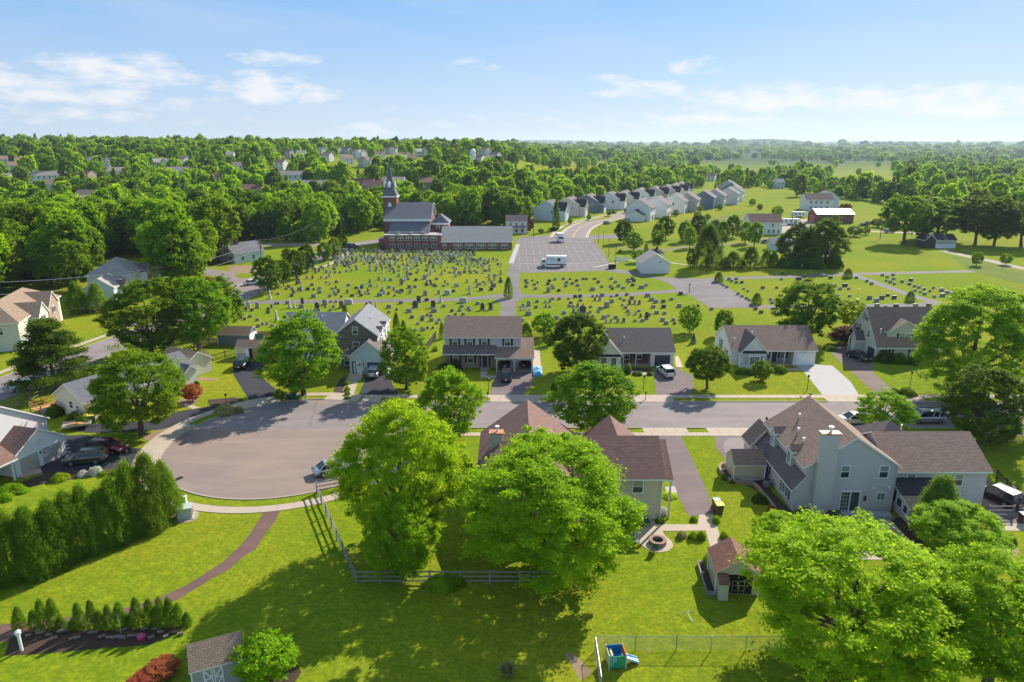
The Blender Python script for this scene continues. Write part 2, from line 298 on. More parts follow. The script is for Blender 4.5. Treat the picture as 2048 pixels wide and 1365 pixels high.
# ---------------------------------------------------------------- mesh kit
class MB:
    def __init__(s): s.v=[]; s.f=[]; s.m=[]
    def face(s,pts,m=0):
        b=len(s.v); s.v.extend([tuple(p) for p in pts]); s.f.append(tuple(range(b,b+len(pts)))); s.m.append(m)
    def box(s,x0,x1,y0,y1,z0,z1,m=0,top=None):
        p=[(x0,y0,z0),(x1,y0,z0),(x1,y1,z0),(x0,y1,z0),(x0,y0,z1),(x1,y0,z1),(x1,y1,z1),(x0,y1,z1)]
        for q in ((0,3,2,1),(4,5,6,7),(0,1,5,4),(1,2,6,5),(2,3,7,6),(3,0,4,7)):
            s.face([p[i] for i in q], m if (top is None or q!=(4,5,6,7)) else top)
        return s
    def prism(s,poly,axis,a0,a1,m=0,mside=None,sidem=None):
        # poly: 2d points ccw; axis 'x': poly=(y,z); 'y': poly=(x,z); 'z': poly=(x,y)
        def p3(p,a): return (a,p[0],p[1]) if axis=='x' else (p[0],a,p[1]) if axis=='y' else (p[0],p[1],a)
        A=[p3(p,a0) for p in poly]; B=[p3(p,a1) for p in poly]; n=len(poly)
        flip=(axis=='y')
        def add(pts,mm): s.face(pts[::-1] if flip else pts,mm)
        add(A[::-1],m); add(B,m)
        for i in range(n):
            j=(i+1)%n; mm=(sidem[i] if sidem else (m if mside is None else mside)); add([A[i],A[j],B[j],B[i]],mm)
        return s
    def tube(s,p0,p1,r0,r1=None,n=8,m=0,caps=True):
        r1=r0 if r1 is None else r1; p0=Vector(p0);p1=Vector(p1); d=(p1-p0).normalized(); a=d.orthogonal().normalized(); b=d.cross(a)
        A=[p0+(a*math.cos(2*PI*i/n)+b*math.sin(2*PI*i/n))*r0 for i in range(n)]; B=[p1+(a*math.cos(2*PI*i/n)+b*math.sin(2*PI*i/n))*r1 for i in range(n)]
        for i in range(n): j=(i+1)%n; s.face([A[i],A[j],B[j],B[i]],m)
        if caps: s.face(A[::-1],m); s.face(B,m)
        return s
    def bar(s,p0,p1,w,h,m=0):
        p0=Vector(p0);p1=Vector(p1); d=(p1-p0).normalized(); u=Vector((0,0,1)) if abs(d.z)<.95 else Vector((0,1,0)); a=d.cross(u).normalized()*w/2; b=a.cross(d).normalized()*h/2
        A=[p0+a+b,p0-a+b,p0-a-b,p0+a-b]; B=[q+(p1-p0) for q in A]
        for i in range(4): j=(i+1)%4; s.face([A[j],A[i],B[i],B[j]],m)
        s.face(A,m); s.face(B[::-1],m); return s
    def lathe(s,prof,cx=0,cy=0,n=12,m=0,sx=1,sy=1):
        for (r0,z0),(r1,z1) in zip(prof,prof[1:]):
            for i in range(n):
                a=2*PI*i/n;b=2*PI*(i+1)/n
                q=[(cx+sx*r0*math.cos(a),cy+sy*r0*math.sin(a),z0),(cx+sx*r0*math.cos(b),cy+sy*r0*math.sin(b),z0),(cx+sx*r1*math.cos(b),cy+sy*r1*math.sin(b),z1),(cx+sx*r1*math.cos(a),cy+sy*r1*math.sin(a),z1)]
                if r1<1e-4: q=q[:3]
                elif r0<1e-4: q=[q[0],q[2],q[3]]
                s.face(q,m)
        return s
    def mesh(s,name,mats,weld=False):
        me=bpy.data.meshes.new(name); me.from_pydata(s.v,[],s.f)
        for x in (mats if isinstance(mats,(list,tuple)) else [mats]): me.materials.append(x)
        me.polygons.foreach_set('material_index',s.m)
        uvl=me.uv_layers.new(name='UVMap'); uv=[]
        for f in s.f:
            p=[Vector(s.v[i]) for i in f]; n=Vector((0,0,0))
            for i in range(1,len(p)-1): n+=(p[i]-p[0]).cross(p[i+1]-p[0])
            if n.length<1e-12: uv.extend([0,0]*len(f)); continue
            n.normalize()
            if abs(n.z)>.995: u=Vector((1,0,0)); w=Vector((0,1,0))
            else: u=Vector((0,0,1)).cross(n).normalized(); w=n.cross(u)
            for q in p: uv.extend((q.dot(u),q.dot(w)))
        uvl.data.foreach_set('uv',uv); me.update(); return me
    def build(s,name,mats,parent=None,loc=(0,0,0),rz=0.):
        o=bpy.data.objects.new(name,s.mesh(name,mats)); COL.objects.link(o); o.location=loc; o.rotation_euler=(0,0,rz)
        if parent is not None: o.parent=parent
        return o
WCACHE={}
def winmesh(w,h,style):
    k=(round(w,2),round(h,2),style)
    if k in WCACHE: return WCACHE[k]
    f=MB(); t=.08; fw='frame'
    f.box(-w/2-t,w/2+t,-.07,.0,-t,0); f.box(-w/2-t,w/2+t,-.07,0,h,h+t); f.box(-w/2-t,-w/2,-.07,0,0,h); f.box(w/2,w/2+t,-.07,0,0,h)
    if 'd' in style: f.box(-w/2,w/2,-.045,0,h/2-.03,h/2+.03)         # double hung rail
    if 'm' in style: f.box(-.04,.04,-.06,0,0,h)                      # mullion
    if 'g' in style:
        for i in range(1,4): f.box(-w/2,w/2,-.04,0,h*i/4-.015,h*i/4+.015)
        nx=max(2,int(w/.4))
        for i in range(1,nx): f.box(-w/2+w*i/nx-.015,-w/2+w*i/nx+.015,-.042,0,0,h)
    fm=f.mesh('window_frame',[M['whitep']])
    p=MB(); p.box(-w/2,w/2,-.02,0,0,h*.5,0) ; p.box(-w/2,w/2,-.018,0,h*.5,h,1)
    pm=p.mesh('pane',[M['glass'],M['blind'] if 'b' in style else M['glass']])
    WCACHE[k]=(fm,pm); return WCACHE[k]
class House:
    def __init__(s,name,label,cat,x,y,rot=0.,z=0.,group=None):
        s.root=empty(name,(x,y,z),R(rot),label,cat,group); s.w={}
    def wall(s,mat):
        if mat not in s.w: s.w[mat]=MB()
        return s.w[mat]
    def finish(s):
        for m,b in s.w.items(): b.build('wall',M[m],s.root)
        s.w={}; return s.root
    def vol(s,x0,x1,y0,y1,z0,z1,axis='x',rise=2.5,wm='white',rm='grey_sh',ov=.35,og=.25,hip=False,th=.16,gm=None):
        b=s.wall(wm); ex=.0
        if axis=='x': a0,a1,c0,c1=x0,x1,y0,y1
        else: a0,a1,c0,c1=y0,y1,x0,x1
        mid=(c0+c1)/2; half=(c1-c0)/2; sl=rise/half; zr=z1+rise
        if hip or rise==0:
            b.box(x0,x1,y0,y1,z0,z1)
        else:
            g=s.wall(gm) if gm else b
            if gm: b.box(x0,x1,y0,y1,z0,z1); g.prism([(c0,z1+.002),(c1,z1+.002),(mid,zr)],axis,a0,a1)
            else: b.prism([(c0,z0),(c1,z0),(c1,z1),(mid,zr),(c0,z1)],axis,a0,a1)
        if rm is None: return
        rb=MB(); k=th*math.sqrt(1+sl*sl)
        if not hip and rise>0:
            ze=z1-sl*ov
            poly=[(c0-ov,ze+.02),(mid,zr+.02),(c1+ov,ze+.02),(c1+ov,ze+k),(mid,zr+k+.02),(c0-ov,ze+k)]
            # faces: bottom pair, eave ends (trim), top pair (shingle)
            rb.prism(poly,axis,a0-og,a1+og,1,sidem=[1,1,1,0,0,1])
            # orientation fix not needed: two sided shading
        else:
            ze=z1-.02; r=zr+.05
            e=[(x0-ov,y0-ov),(x1+ov,y0-ov),(x1+ov,y1+ov),(x0-ov,y1+ov)]
            rb.face([(p[0],p[1],ze) for p in e][::-1],1)
            for i in range(4):
                j=(i+1)%4; rb.face([(e[i][0],e[i][1],ze),(e[j][0],e[j][1],ze),(e[j][0],e[j][1],ze+.18),(e[i][0],e[i][1],ze+.18)],1)
            T=[(p[0],p[1],ze+.18) for p in e]
            hx=(x1-x0)/2+ov; hy=(y1-y0)/2+ov; cx=(x0+x1)/2; cy=(y0+y1)/2
            if axis=='x': A=(x0-ov+hy,cy,r); B=(x1+ov-hy,cy,r)
            else: A=(cx,y0-ov+hx,r); B=(cx,y1+ov-hx,r)
            if (axis=='x' and hx<=hy+.01) or (axis=='y' and hy<=hx+.01): A=B=(cx,cy,r)
            if A==B:
                for i in range(4): rb.face([T[i],T[(i+1)%4],A],0)
            elif axis=='x':
                rb.face([T[0],T[1],B,A],0); rb.face([T[1],T[2],B],0); rb.face([T[2],T[3],A,B],0); rb.face([T[3],T[0],A],0)
            else:
                rb.face([T[0],T[1],A],0); rb.face([T[1],T[2],B,A],0); rb.face([T[2],T[3],B],0); rb.face([T[3],T[0],A,B],0)
        return rb.build('roof',[M[rm],M['whitep']],s.root)
    def shed_roof(s,x0,x1,y0,z0,y1,z1,rm='grey_sh',th=.14,axis='x'):
        # a single slope from (y0,z0) up to (y1,z1), spanning x0..x1 (or swapped for axis y)
        rb=MB(); poly=[(y0,z0),(y1,z1),(y1,z1+th),(y0,z0+th)]
        if y0>y1: poly=[(y1,z1),(y0,z0),(y0,z0+th),(y1,z1+th)]
        rb.prism(poly,axis,x0,x1,1,sidem=[1,1,0,1]); return rb.build('roof',[M[rm],M['whitep']],s.root)
    def put(s,me,name,side,u,plane,z,parent=None):
        rot={'f':0,'b':PI,'l':-PI/2,'r':PI/2}[side]
        loc={'f':(u,plane,z),'b':(u,plane,z),'l':(plane,u,z),'r':(plane,u,z)}[side]
        o=bpy.data.objects.new(name,me); COL.objects.link(o); o.parent=parent or s.root
        if parent is None: o.location=loc; o.rotation_euler=(0,0,rot)
        return o
    def win(s,side,u,plane,z,w=.9,h=1.4,style='db',shut=None):
        fm,pm=winmesh(w,h,style); f=s.put(fm,'window',side,u,plane,z); s.put(pm,'pane',side,0,0,0,f)
        if shut:
            k=('sh',round(h,2),shut)
            if k not in WCACHE: WCACHE[k]=MB().box(-.19,.19,-.05,0,-.05,h+.05).mesh('shutter',[M[shut]])
            for d in (-1,1):
                dd=d*(w/2+.29); 
                s.put(WCACHE[k],'shutter',side,u+dd,plane,z)
        return f
    def door(s,side,u,plane,z=.1,w=.95,h=2.1,mat='darkdoor'):
        b=MB(); b.box(-w/2-.1,w/2+.1,-.05,0,h,h+.1,1); b.box(-w/2-.1,-w/2,-.05,0,0,h,1); b.box(w/2,w/2+.1,-.05,0,0,h,1); b.box(-w/2,w/2,-.03,0,0,h,0)
        d=s.put(b.mesh('door',[M[mat],M['whitep']]),'door',side,u,plane,z)
        hb=MB().tube((w/2-.1,-.03,h*.48),(w/2-.1,-.1,h*.48),.04); s.put(hb.mesh('handle',[M['steel']]),'handle',side,0,0,0,d); return d
    def garage(s,side,u,plane,z=.03,w=2.6,h=2.1,mat='whitep'):
        b=MB(); b.box(-w/2-.12,w/2+.12,-.06,0,h,h+.12,1); b.box(-w/2-.12,-w/2,-.06,0,0,h,1); b.box(w/2,w/2+.12,-.06,0,0,h,1)
        for i in range(4): b.box(-w/2,w/2,-.03,0,h*i/4+.012,h*(i+1)/4-.012,0)
        b.box(-w/2,w/2,-.01,0,0,h,0)
        return s.put(b.mesh('garage_door',[M[mat],M['whitep']]),'garage_door',side,u,plane,z)
    def post(s,x,y,z0,z1,r=.08,mat='whitep',name='porch_post'):
        MB().box(x-r,x+r,y-r,y+r,z0,z1).build(name,M[mat],s.root)
    def vent(s,x,y,z,mat='white_metal',h=.5,r=.07):
        b=MB(); b.tube((x,y,z-.3),(x,y,z+h),r,r,8); b.tube((x,y,z+h),(x,y,z+h+.12),r*1.8,r*1.6,8); b.build('roof_vent',M[mat],s.root)
    def box(s,name,x0,x1,y0,y1,z0,z1,mat): return MB().box(x0,x1,y0,y1,z0,z1).build(name,M[mat],s.root)
    def sub(s,name,mb,mats): return mb.build(name,mats,s.root)
# flat sheets, strips, kerbs
def sheet(name,pts,z,mat,kind='structure',px=True,thick=None,label=None,cat=None):
    w=[P(*p) for p in pts] if px else [tuple(p) for p in pts]
    ar=sum(w[i][0]*w[(i+1)%len(w)][1]-w[(i+1)%len(w)][0]*w[i][1] for i in range(len(w)))
    if ar<0: w=w[::-1]
    b=MB()
    if thick: b.prism(w,'z',z-thick,z,0)
    else: b.face([(x,y,z) for x,y in w])
    o=b.build(name,mat if not isinstance(mat,str) else M[mat]); tag(o,label,cat,kind=kind); return o
def offs(pts,d):
    out=[]; n=len(pts)
    for i,p in enumerate(pts):
        a=Vector(pts[max(0,i-1)][:2]); b=Vector(pts[min(n-1,i+1)][:2]); t=(b-a).normalized(); nn=Vector((-t.y,t.x)); out.append((p[0]+nn.x*d,p[1]+nn.y*d))
    return out
def smooth(pts,n=4):
    out=[]; m=len(pts)
    for i in range(m-1):
        p0=pts[max(0,i-1)];p1=pts[i];p2=pts[i+1];p3=pts[min(m-1,i+2)]
        for k in range(n):
            t=k/n; out.append(tuple(.5*((2*p1[j])+(-p0[j]+p2[j])*t+(2*p0[j]-5*p1[j]+4*p2[j]-p3[j])*t*t+(-p0[j]+3*p1[j]-3*p2[j]+p3[j])*t**3) for j in range(len(p1))))
    out.append(tuple(pts[-1])); return out
def strip(name,pts,w,z,mat,kind='structure',px=True,sm=4,thick=None,mb=None,off=0.):
    W_=[P(*p) for p in pts] if px else [tuple(p[:2]) for p in pts]
    if sm: W_=smooth(W_,sm)
    if off: W_=offs(W_,off)
    A=offs(W_,w/2); B=offs(W_,-w/2); b=mb or MB()
    for i in range(len(W_)-1):
        q=[B[i],B[i+1],A[i+1],A[i]]
        if thick: b.prism(q,'z',z-thick,z,0)
        else: b.face([(x,y,z) for x,y in q])
    if mb is not None: return None
    o=b.build(name,M[mat] if isinstance(mat,str) else mat); tag(o,kind=kind); return o
# ---------------------------------------------------------------- ground and hills
def make_ground():
    nx,ny=241,240
    s=np.linspace(-1,1,nx); X=15000*np.sign(s)*np.abs(s)**3.2
    t=np.linspace(0,1,ny); Y=-250+16250*t**2.6
    gx,gy=np.meshgrid(X,Y); gz=HG(gx,gy); gz[gy<330]=0
    v=np.stack([gx,gy,gz],-1).reshape(-1,3)
    i=np.arange(nx-1); j=np.arange(ny-1); ii,jj=np.meshgrid(i,j); a=(jj*nx+ii).ravel()
    f=np.stack([a,a+1,a+1+nx,a+nx],-1)
    me=bpy.data.meshes.new('ground'); me.vertices.add(len(v)); me.vertices.foreach_set('co',v.ravel()); me.loops.add(f.size); me.loops.foreach_set('vertex_index',f.ravel())
    me.polygons.add(len(f)); me.polygons.foreach_set('loop_start',np.arange(0,f.size,4)); me.polygons.foreach_set('use_smooth',np.ones(len(f),bool)); me.update(calc_edges=True)
    me.materials.append(M['grass']); o=bpy.data.objects.new('ground',me); COL.objects.link(o); tag(o,kind='structure')
make_ground()
# ---------------------------------------------------------------- street with cul-de-sac
CC=(-28.8,81.2); CR=15.
def arc(r,a,b,n=None):
    n=n or max(2,int(abs(b-a)/4)); return [(CC[0]+r*math.cos(R(a+(b-a)*i/n)),CC[1]+r*math.sin(R(a+(b-a)*i/n))) for i in range(n+1)]
YF,YN=95.2,85.6; XE=150.
fillet=[(-13.86,79.9),(-13.5,81.8),(-12.6,83.5),(-10.8,84.9),(-8.6,85.5),(-6,YN)]
far=[(XE,YF),(-23.4,YF)]; circ=arc(CR,69,355)
road=far+circ[1:]+fillet[1:]+[(XE,YN)]
sheet('street',road,.008,'asph',px=False)
sheet('cul_de_sac',arc(CR-.02,164.5,355)+fillet[1:4],.013,'cul',px=False)
kerb=MB()
def kstrip(pts,w=.17,h=.12):
    A=offs(pts,w/2); B=offs(pts,-w/2)
    for i in range(len(pts)-1): kerb.prism([B[i],B[i+1],A[i+1],A[i]],'z',-.02,h)
def krun(y,x0,x1,drops):   # straight kerb with dropped sections
    x=x0
    for a,b in sorted(drops)+[(x1,x1)]:
        if a>x: kstrip([(x,y),(a,y)])
        if b>a: kstrip([(a,y),(b,y)],h=.035)
        x=b
dropsF=[(-29.2,-19.8),(-3.3,4.3),(18.3,24.3),(47.2,54.6),(57.6,62.)]
dropsN=[(17.6,23.6),(26.2,34.2)]
krun(YF+.09,-23.4,XE,[(-23.4,-19.8)]+dropsF[1:]); krun(YN-.09,-6,XE,dropsN)
kstrip(arc(CR+.09,69,88),h=.035); kstrip(arc(CR+.09,88,112)); kstrip(arc(CR+.09,112,132),h=.035); kstrip(arc(CR+.09,132,160)); kstrip(arc(CR+.09,160,232),h=.035); kstrip(arc(CR+.09,232,355)); kstrip(offs(fillet,.0))
tag(kerb.build('kerb',M['kerb']),kind='structure')
sw=MB()
def slab(pts,z=.05): 
    ar=sum(pts[i][0]*pts[(i+1)%len(pts)][1]-pts[(i+1)%len(pts)][0]*pts[i][1] for i in range(len(pts)))
    sw.prism(pts if ar>0 else pts[::-1],'z',-.02,z)
def jointed(y0,y1,x0,x1,step=1.5):
    x=x0
    while x<x1: slab([(x,y0),(min(x+step-.03,x1),y0),(min(x+step-.03,x1),y1),(x,y1)]); x+=step
jointed(96.9,98.15,-22.6,XE); jointed(82.9,84.0,-7,XE)
for a,b in dropsF: jointed(YF+.2,96.87,a if a>-23 else -22.6,b)
for a,b in dropsN: jointed(84.03,YN-.2,a,b)
def annulus(r0,r1,a,b,step=5.7):
    t=a
    while t<b-.01:
        e=min(t+step,b); slab(arc(r0,t,e-.08,2)+arc(r1,e-.08,t,2)); t=e
annulus(16.7,18.0,70,118); annulus(15.2,16.68,69,88); annulus(15.2,18.1,118,132); annulus(16.7,18.1,132,160); annulus(15.2,18.1,160,232); annulus(16.6,17.9,232,340); annulus(15.2,16.68,112,118)
tag(sw.build('sidewalk',M['conc']),kind='structure')
# near-field verge strips
for i,(a,b) in enumerate(((88,112),(132,160))): sheet('verge',arc(15.2,a+.5,b-.5)+arc(16.6,b-.5,a+.5),.035,'verge',px=False)
sheet('verge',arc(15.2,232.5,338)+arc(16.55,338,232.5),.035,'verge',px=False)
# ---------------------------------------------------------------- driveways and walks
def drv(name,pts,mat,z=.012): return sheet(name,pts,z,mat)
drv('driveway',[(1315,872.5),(1362,872.5),(1392,935),(1415,985),(1428,1032),(1376,1032),(1361,1000),(1348,985),(1337,950)],'drive')
drv('driveway',[(1428,872.5),(1512,872.5),(1560,905),(1460,925),(1448,917),(1433,898)],'drive')
drv('driveway',[(1446,892),(1452,880),(1462,875.5),(1512,875.5),(1540,900),(1462,922),(1450,908)],'asph',.017)
drv('driveway',[(980,793.5),(1042,793.5),(1066,770),(1068,744),(990,744),(985,770)],'drive')
drv('driveway',[(716,793.5),(800,793.5),(785,770),(777,742),(733,744),(728,765)],'blackdrive')
drv('driveway',[(1312,791),(1380,791),(1388,775),(1385,752),(1350,735),(1309,736),(1309,760)],'drive')
drv('driveway',[(1645,790.5),(1718,790.5),(1702,765),(1665,732),(1630,729),(1583,730),(1603,738)],'lightconc')
drv('driveway',[(1752,788),(1795,788),(1765,762),(1745,745),(1748,715),(1720,690),(1650,692),(1675,720),(1715,755)],'paver')
drv('driveway',[(503,808),(572,797),(535,765),(520,748),(535,720),(528,712),(500,712),(465,740),(468,752)],'blackdrive',.012)
drv('driveway',[(385,849),(437,829),(432,812),(397,817),(357,823),(300,842),(200,848),(150,845),(137,855),(170,866),(225,866),(295,862),(350,856)],'blackdrive',.014)
drv('driveway',[(302,898),(287,933),(212,940),(140,943),(95,950),(55,940),(118,905),(125,872),(175,870),(245,896)],'blackdrive',.016)
drv('footpath',[(565,1012),(552,1040),(530,1070),(512,1098),(485,1115),(462,1137),(425,1157),(355,1200),(300,1222),(200,1247),(100,1268),(0,1285),(0,1250),(90,1240),(190,1228),(260,1214),(312,1198),(375,1170),(445,1125),(480,1092),(500,1068),(518,1040),(533,1014)],'path')
drv('patio',[(1303,1040),(1318,1049),(1396,1050),(1398,1030),(1426,1030),(1447,1092),(1421,1098),(1411,1062),(1325,1063),(1330,1072),(1344,1084),(1347,1094),(1336,1103),(1318,1106),(1296,1100),(1276,1086),(1258,1082),(1259,1070),(1280,1060)],'conc',.03)
drv('walkway',[(1330,974),(1349,973),(1355,986),(1333,987)],'lightconc',.03)
drv('walkway',[(680,793.5),(706,793.5),(716,765),(722,742),(700,742),(694,765)],'conc',.022)
drv('walkway',[(961,742),(974,742),(974,752),(992,752),(992,756),(961,756)],'conc',.022)
drv('walkway',[(1256,741),(1300,745),(1310,745),(1310,750),(1280,750),(1256,747)],'conc',.022)
drv('walkway',[(1540,736),(1604,738),(1606,742),(1540,741)],'conc',.022)
drv('walkway',[(367,810),(378,808),(400,816),(385,819)],'conc',.022)
drv('walkway',[(1064,700),(1079,700),(1084,752),(1067,752)],'conc',.022)
drv('walkway',[(1350,714),(1356,712),(1367,735),(1352,735)],'conc',.022)
drv('patio',[(1655,1033),(1775,1033),(1812,1075),(1812,1120),(1640,1120)],'conc',.026)
drv('driveway',[(1955,1000),(1975,960),(2060,1010),(2110,1075),(2000,1045)],'drive')
drv('walkway',[(1975,1048),(2080,1048),(2080,1062),(1990,1062)],'conc',.022)
drv('walkway',[(35,833),(85,822),(95,832),(50,842)],'conc',.022)
# planting beds
def bed(pts,mat='mulch',z=.02): return sheet('planting_bed',pts,z,mat)
bed([(0,1000),(20,975),(60,958),(100,945),(212,941),(287,934),(235,948),(150,958),(80,970),(30,985)]); bed([(285,870),(340,855),(375,858),(352,868),(330,875),(290,882)],'mulchl')
bed([(20,1275),(60,1262),(150,1262),(260,1258),(370,1252),(350,1268),(300,1290),(200,1298),(80,1308),(10,1312)]); bed([(540,1365),(535,1345),(565,1325),(592,1325),(603,1345),(590,1365)])
bed([(1395,1128),(1412,1126),(1440,1185),(1430,1195),(1412,1178)]); bed([(1437,935),(1448,955),(1468,968),(1490,970),(1510,980),(1530,1000),(1552,1027),(1590,1030),(1545,985),(1528,955),(1470,960),(1455,935)])
bed([(1960,1085),(1985,1080),(2000,1075),(2030,1090),(2040,1105),(2025,1118),(1990,1110),(1975,1095)],'soil'); bed([(1775,1040),(1800,1035),(1850,1060),(1860,1130),(1830,1120)])
bed([(336,1008),(345,1006),(375,1012),(398,1025),(395,1038),(378,1045),(340,1048)],'gravel'); bed([(680,760),(690,752),(693,765),(692,793),(668,790),(668,778)])
bed([(350,808),(375,792),(398,790),(395,805),(370,815)],'mulchl'); bed([(395,755),(430,757),(432,762),(400,762)],'mulchl'); bed([(1240,742),(1256,742),(1256,750),(1300,745),(1305,738),(1240,735)])
bed([(415,800),(470,795),(500,805),(498,812),(420,815)]); bed([(1290,1300),(1300,1300),(1300,1310)],'soil')
bed([(1128,1308),(1145,1305),(1165,1325),(1185,1345),(1160,1362),(1145,1335)],'soil',.006)
# ---------------------------------------------------------------- left street, church road, cemetery drives
lr=[(-160,842),(0,780),(60,754),(120,730),(240,686),(330,651),(400,623),(470,595),(503,577),(540,552),(590,533),(650,509),(690,494),(725,487),(770,481)]
strip('side_street',lr,8.6,.008,'asph'); 
strip('side_street_edge',lr,.18,.11,'kerb',thick=.12,off=4.4); strip('side_street_edge',lr[:8],.18,.11,'kerb',thick=.12,off=-4.4); strip('sidewalk',lr[:7],1.2,.05,'conc',thick=.06,off=6.6)
strip('side_street',[(250,490),(400,490),(520,490),(620,490),(690,490)],7.5,.010,'asph'); strip('side_street',[(495,572),(470,560),(440,548),(380,540)],7,.012,'asph')
drv('gravel_lot',[(455,532),(515,532),(520,552),(462,556)],'mulchl',.006); sheet('verge',[(468,551),(480,547),(515,548),(515,556),(480,557)],.05,'verge')
strip('walkway',[(628,534),(650,533),(680,517),(700,503)],1.6,.02,'conc')
strip('cemetery_drive',[(1014,645),(1016,622),(1019,603),(1025,580),(1027,545)],3.5,.012,'lot'); strip('cemetery_drive',[(478,605),(700,603),(880,600),(950,597),(1012,590)],3.5,.010,'lot')
strip('cemetery_drive',[(1022,594),(1060,593),(1180,592),(1260,589),(1330,584),(1372,581)],3.5,.014,'lot')
drv('cemetery_drive',[(985,600),(1005,592),(1014,580),(1036,580),(1050,590),(1046,598),(1033,606),(1030,615),(1003,615),(1000,606)],'lot',.016)
drv('cemetery_drive',[(1290,551),(1330,556),(1424,558),(1445,568),(1480,592),(1505,608),(1500,616),(1420,617),(1398,602),(1378,590),(1352,586),(1352,578),(1335,566)],'lot',.016)
strip('cemetery_drive',[(1215,540),(1260,546),(1300,554)],5,.014,'lot'); strip('cemetery_drive',[(1420,558),(1500,556),(1600,553),(1690,549),(1780,547),(1860,545),(1945,543)],3.4,.012,'lot')
strip('cemetery_drive',[(1700,549),(1735,560),(1790,580),(1840,597),(1868,604),(1850,609),(1800,611),(1700,613),(1600,614),(1490,614)],3.,.018,'lot')
drv('parking_lot',[(1031,479),(1060,475),(1130,475),(1183,477),(1190,484),(1208,508),(1227,541),(1120,545),(1014,546),(1022,528),(1035,500)],'lot',.008)
drv('parking_lot',[(1040,474),(1130,470),(1180,470),(1255,470),(1255,476),(1190,479),(1120,480),(1040,482)],'lot',.006)
strip('walkway',[(1036,489),(1030,505),(1022,527)],1.6,.03,'lightconc'); strip('walkway',[(1022,527.2),(1120,527),(1214,526)],.5,.012,'kerb',sm=0)
pl=MB()
for ya,yb in ((481,486.5),(489.5,497.5),(501.5,511),(513.5,523.5),(530,541)):
    Y0=P(0,yb)[1]; Y1=P(0,ya)[1]; x=2.4
    while x<36:
        px=Q(x,Y0)[0]
        if px<1190+(yb-484)*.62: 
            pl.face([(x,Y0,.016),(x+.11,Y0,.016),(x+.11,Y1,.016),(x,Y1,.016)])
        x+=2.55
tag(pl.build('parking_lines',M['paint']),kind='structure')
nr=[(1146,476),(1150,467),(1161,456),(1182,446.5),(1212,438.5),(1250,431),(1290,424),(1340,413)]
strip('new_street',nr,9.5,.010,'asph'); strip('new_street_edge',nr,1.5,.12,'conc',thick=.13,off=5.4); strip('new_street_edge',nr[:6],1.3,.12,'conc',thick=.13,off=-5.6); strip('sidewalk',nr,1.6,.06,'conc',thick=.07,off=9.)
strip('centre_line',nr[:6],.3,.016,'yellow'); strip('walkway',[(1225,495),(1290,499),(1340,499),(1372,494),(1450,489),(1535,487),(1545,484)],2.2,.012,'lot'); strip('walkway',[(1262,521),(1300,523),(1335,525),(1365,529),(1410,531)],1.2,.014,'conc')
strip('walkway',[(1190,535),(1230,526),(1262,520)],1.,.014,'conc')
strip('gravel_track',[(1885,500),(1905,506),(1940,514),(1980,522),(2060,540),(2200,560)],4.,.010,'gravel'); strip('gravel_track',[(1700,462),(1760,464),(1850,468),(1900,474)],5,.01,'gravel'); strip('gravel_track',[(1520,478),(1545,483),(1560,492),(1545,500)],5,.011,'paver')
sheet('meadow',[(1940,543),(2048,570),(2300,640),(2300,560),(2060,545),(1990,528),(1945,518),(1900,512)],.006,'rough')
sheet('gravel_yard',[(1550,442),(1620,438),(1650,470),(1560,468)],.007,'gravel')
sheet('meadow',[(1370,440),(1520,425),(1535,455),(1440,470),(1360,460)],.005,'rough')
# ---------------------------------------------------------------- houses across the street
def houseA():
    h=House('brick_house','two storey house with dark shutters, brick ground floor and open double garage','house',-11.5,111.5)
    h.vol(0,13,0,8.5,0,5.5,'x',2.4,'grayblue','grey_sh'); h.wall('tanbrick').box(0,8.8,-.06,-.001,0,2.75)
    h.shed_roof(-.25,8.85,-1.9,2.85,-.02,3.95,'dark_sh')
    # open garage
    w=h.wall('beige'); w.box(8.8,9.05,-2.4,6,0,2.6); w.box(14.75,15,-2.4,6,0,2.6); w.box(9.05,14.75,5.8,6,0,2.6); w.box(9.05,14.75,-2.4,-2.15,2.1,2.6); w.box(11.75,12.05,-2.4,-2.15,0,2.1); w.box(13.1,15,0,6,2.6,2.62)
    for a in (9.05,12.05):                       # clipped corners of the openings
        b=a+2.7
        w.prism([(a,2.1),(a,1.75),(a+.35,2.1)],'y',-2.4,-2.16); w.prism([(b,2.1),(b-.35,2.1),(b,1.75)],'y',-2.4,-2.16)
    w.prism([(0,2.6),(3.75,4.35),(7.5,2.6)][::1],'x',14.8,14.98)
    rb=MB(); rb.prism([(-2.75,2.45),(2.5,4.55),(6.3,2.9),(6.3,3.05),(2.5,4.72),(-2.75,2.6)],'x',8.55,15.25,1,sidem=[1,1,1,0,0,1]); h.sub('roof',rb,[M['grey_sh'],M['whitep']])
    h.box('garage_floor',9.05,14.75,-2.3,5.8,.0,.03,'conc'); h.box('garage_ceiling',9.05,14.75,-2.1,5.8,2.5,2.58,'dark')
    for x in (1.8,4.3,6.8,10.75): h.win('f',x,0,3.95,.85,1.4,'db','shutter')
    for x in (1.9,4.4): h.win('f',x,-.06,.95,.9,1.5,'db','shutter')
    h.door('f',6.85,-.06,.15,.95,2.05); 
    for x in(6.1,7.6): h.box('side_shutter',x-.17,x+.17,-.11,-.06,.2,2.2,'shutter')
    h.box('doorstep',6.1,7.7,-1.2,-.06,0,.15,'conc'); h.box('wall_lamp',8.0,8.15,-.2,-.06,2.0,2.3,'iron')
    return h.finish()
houseA()
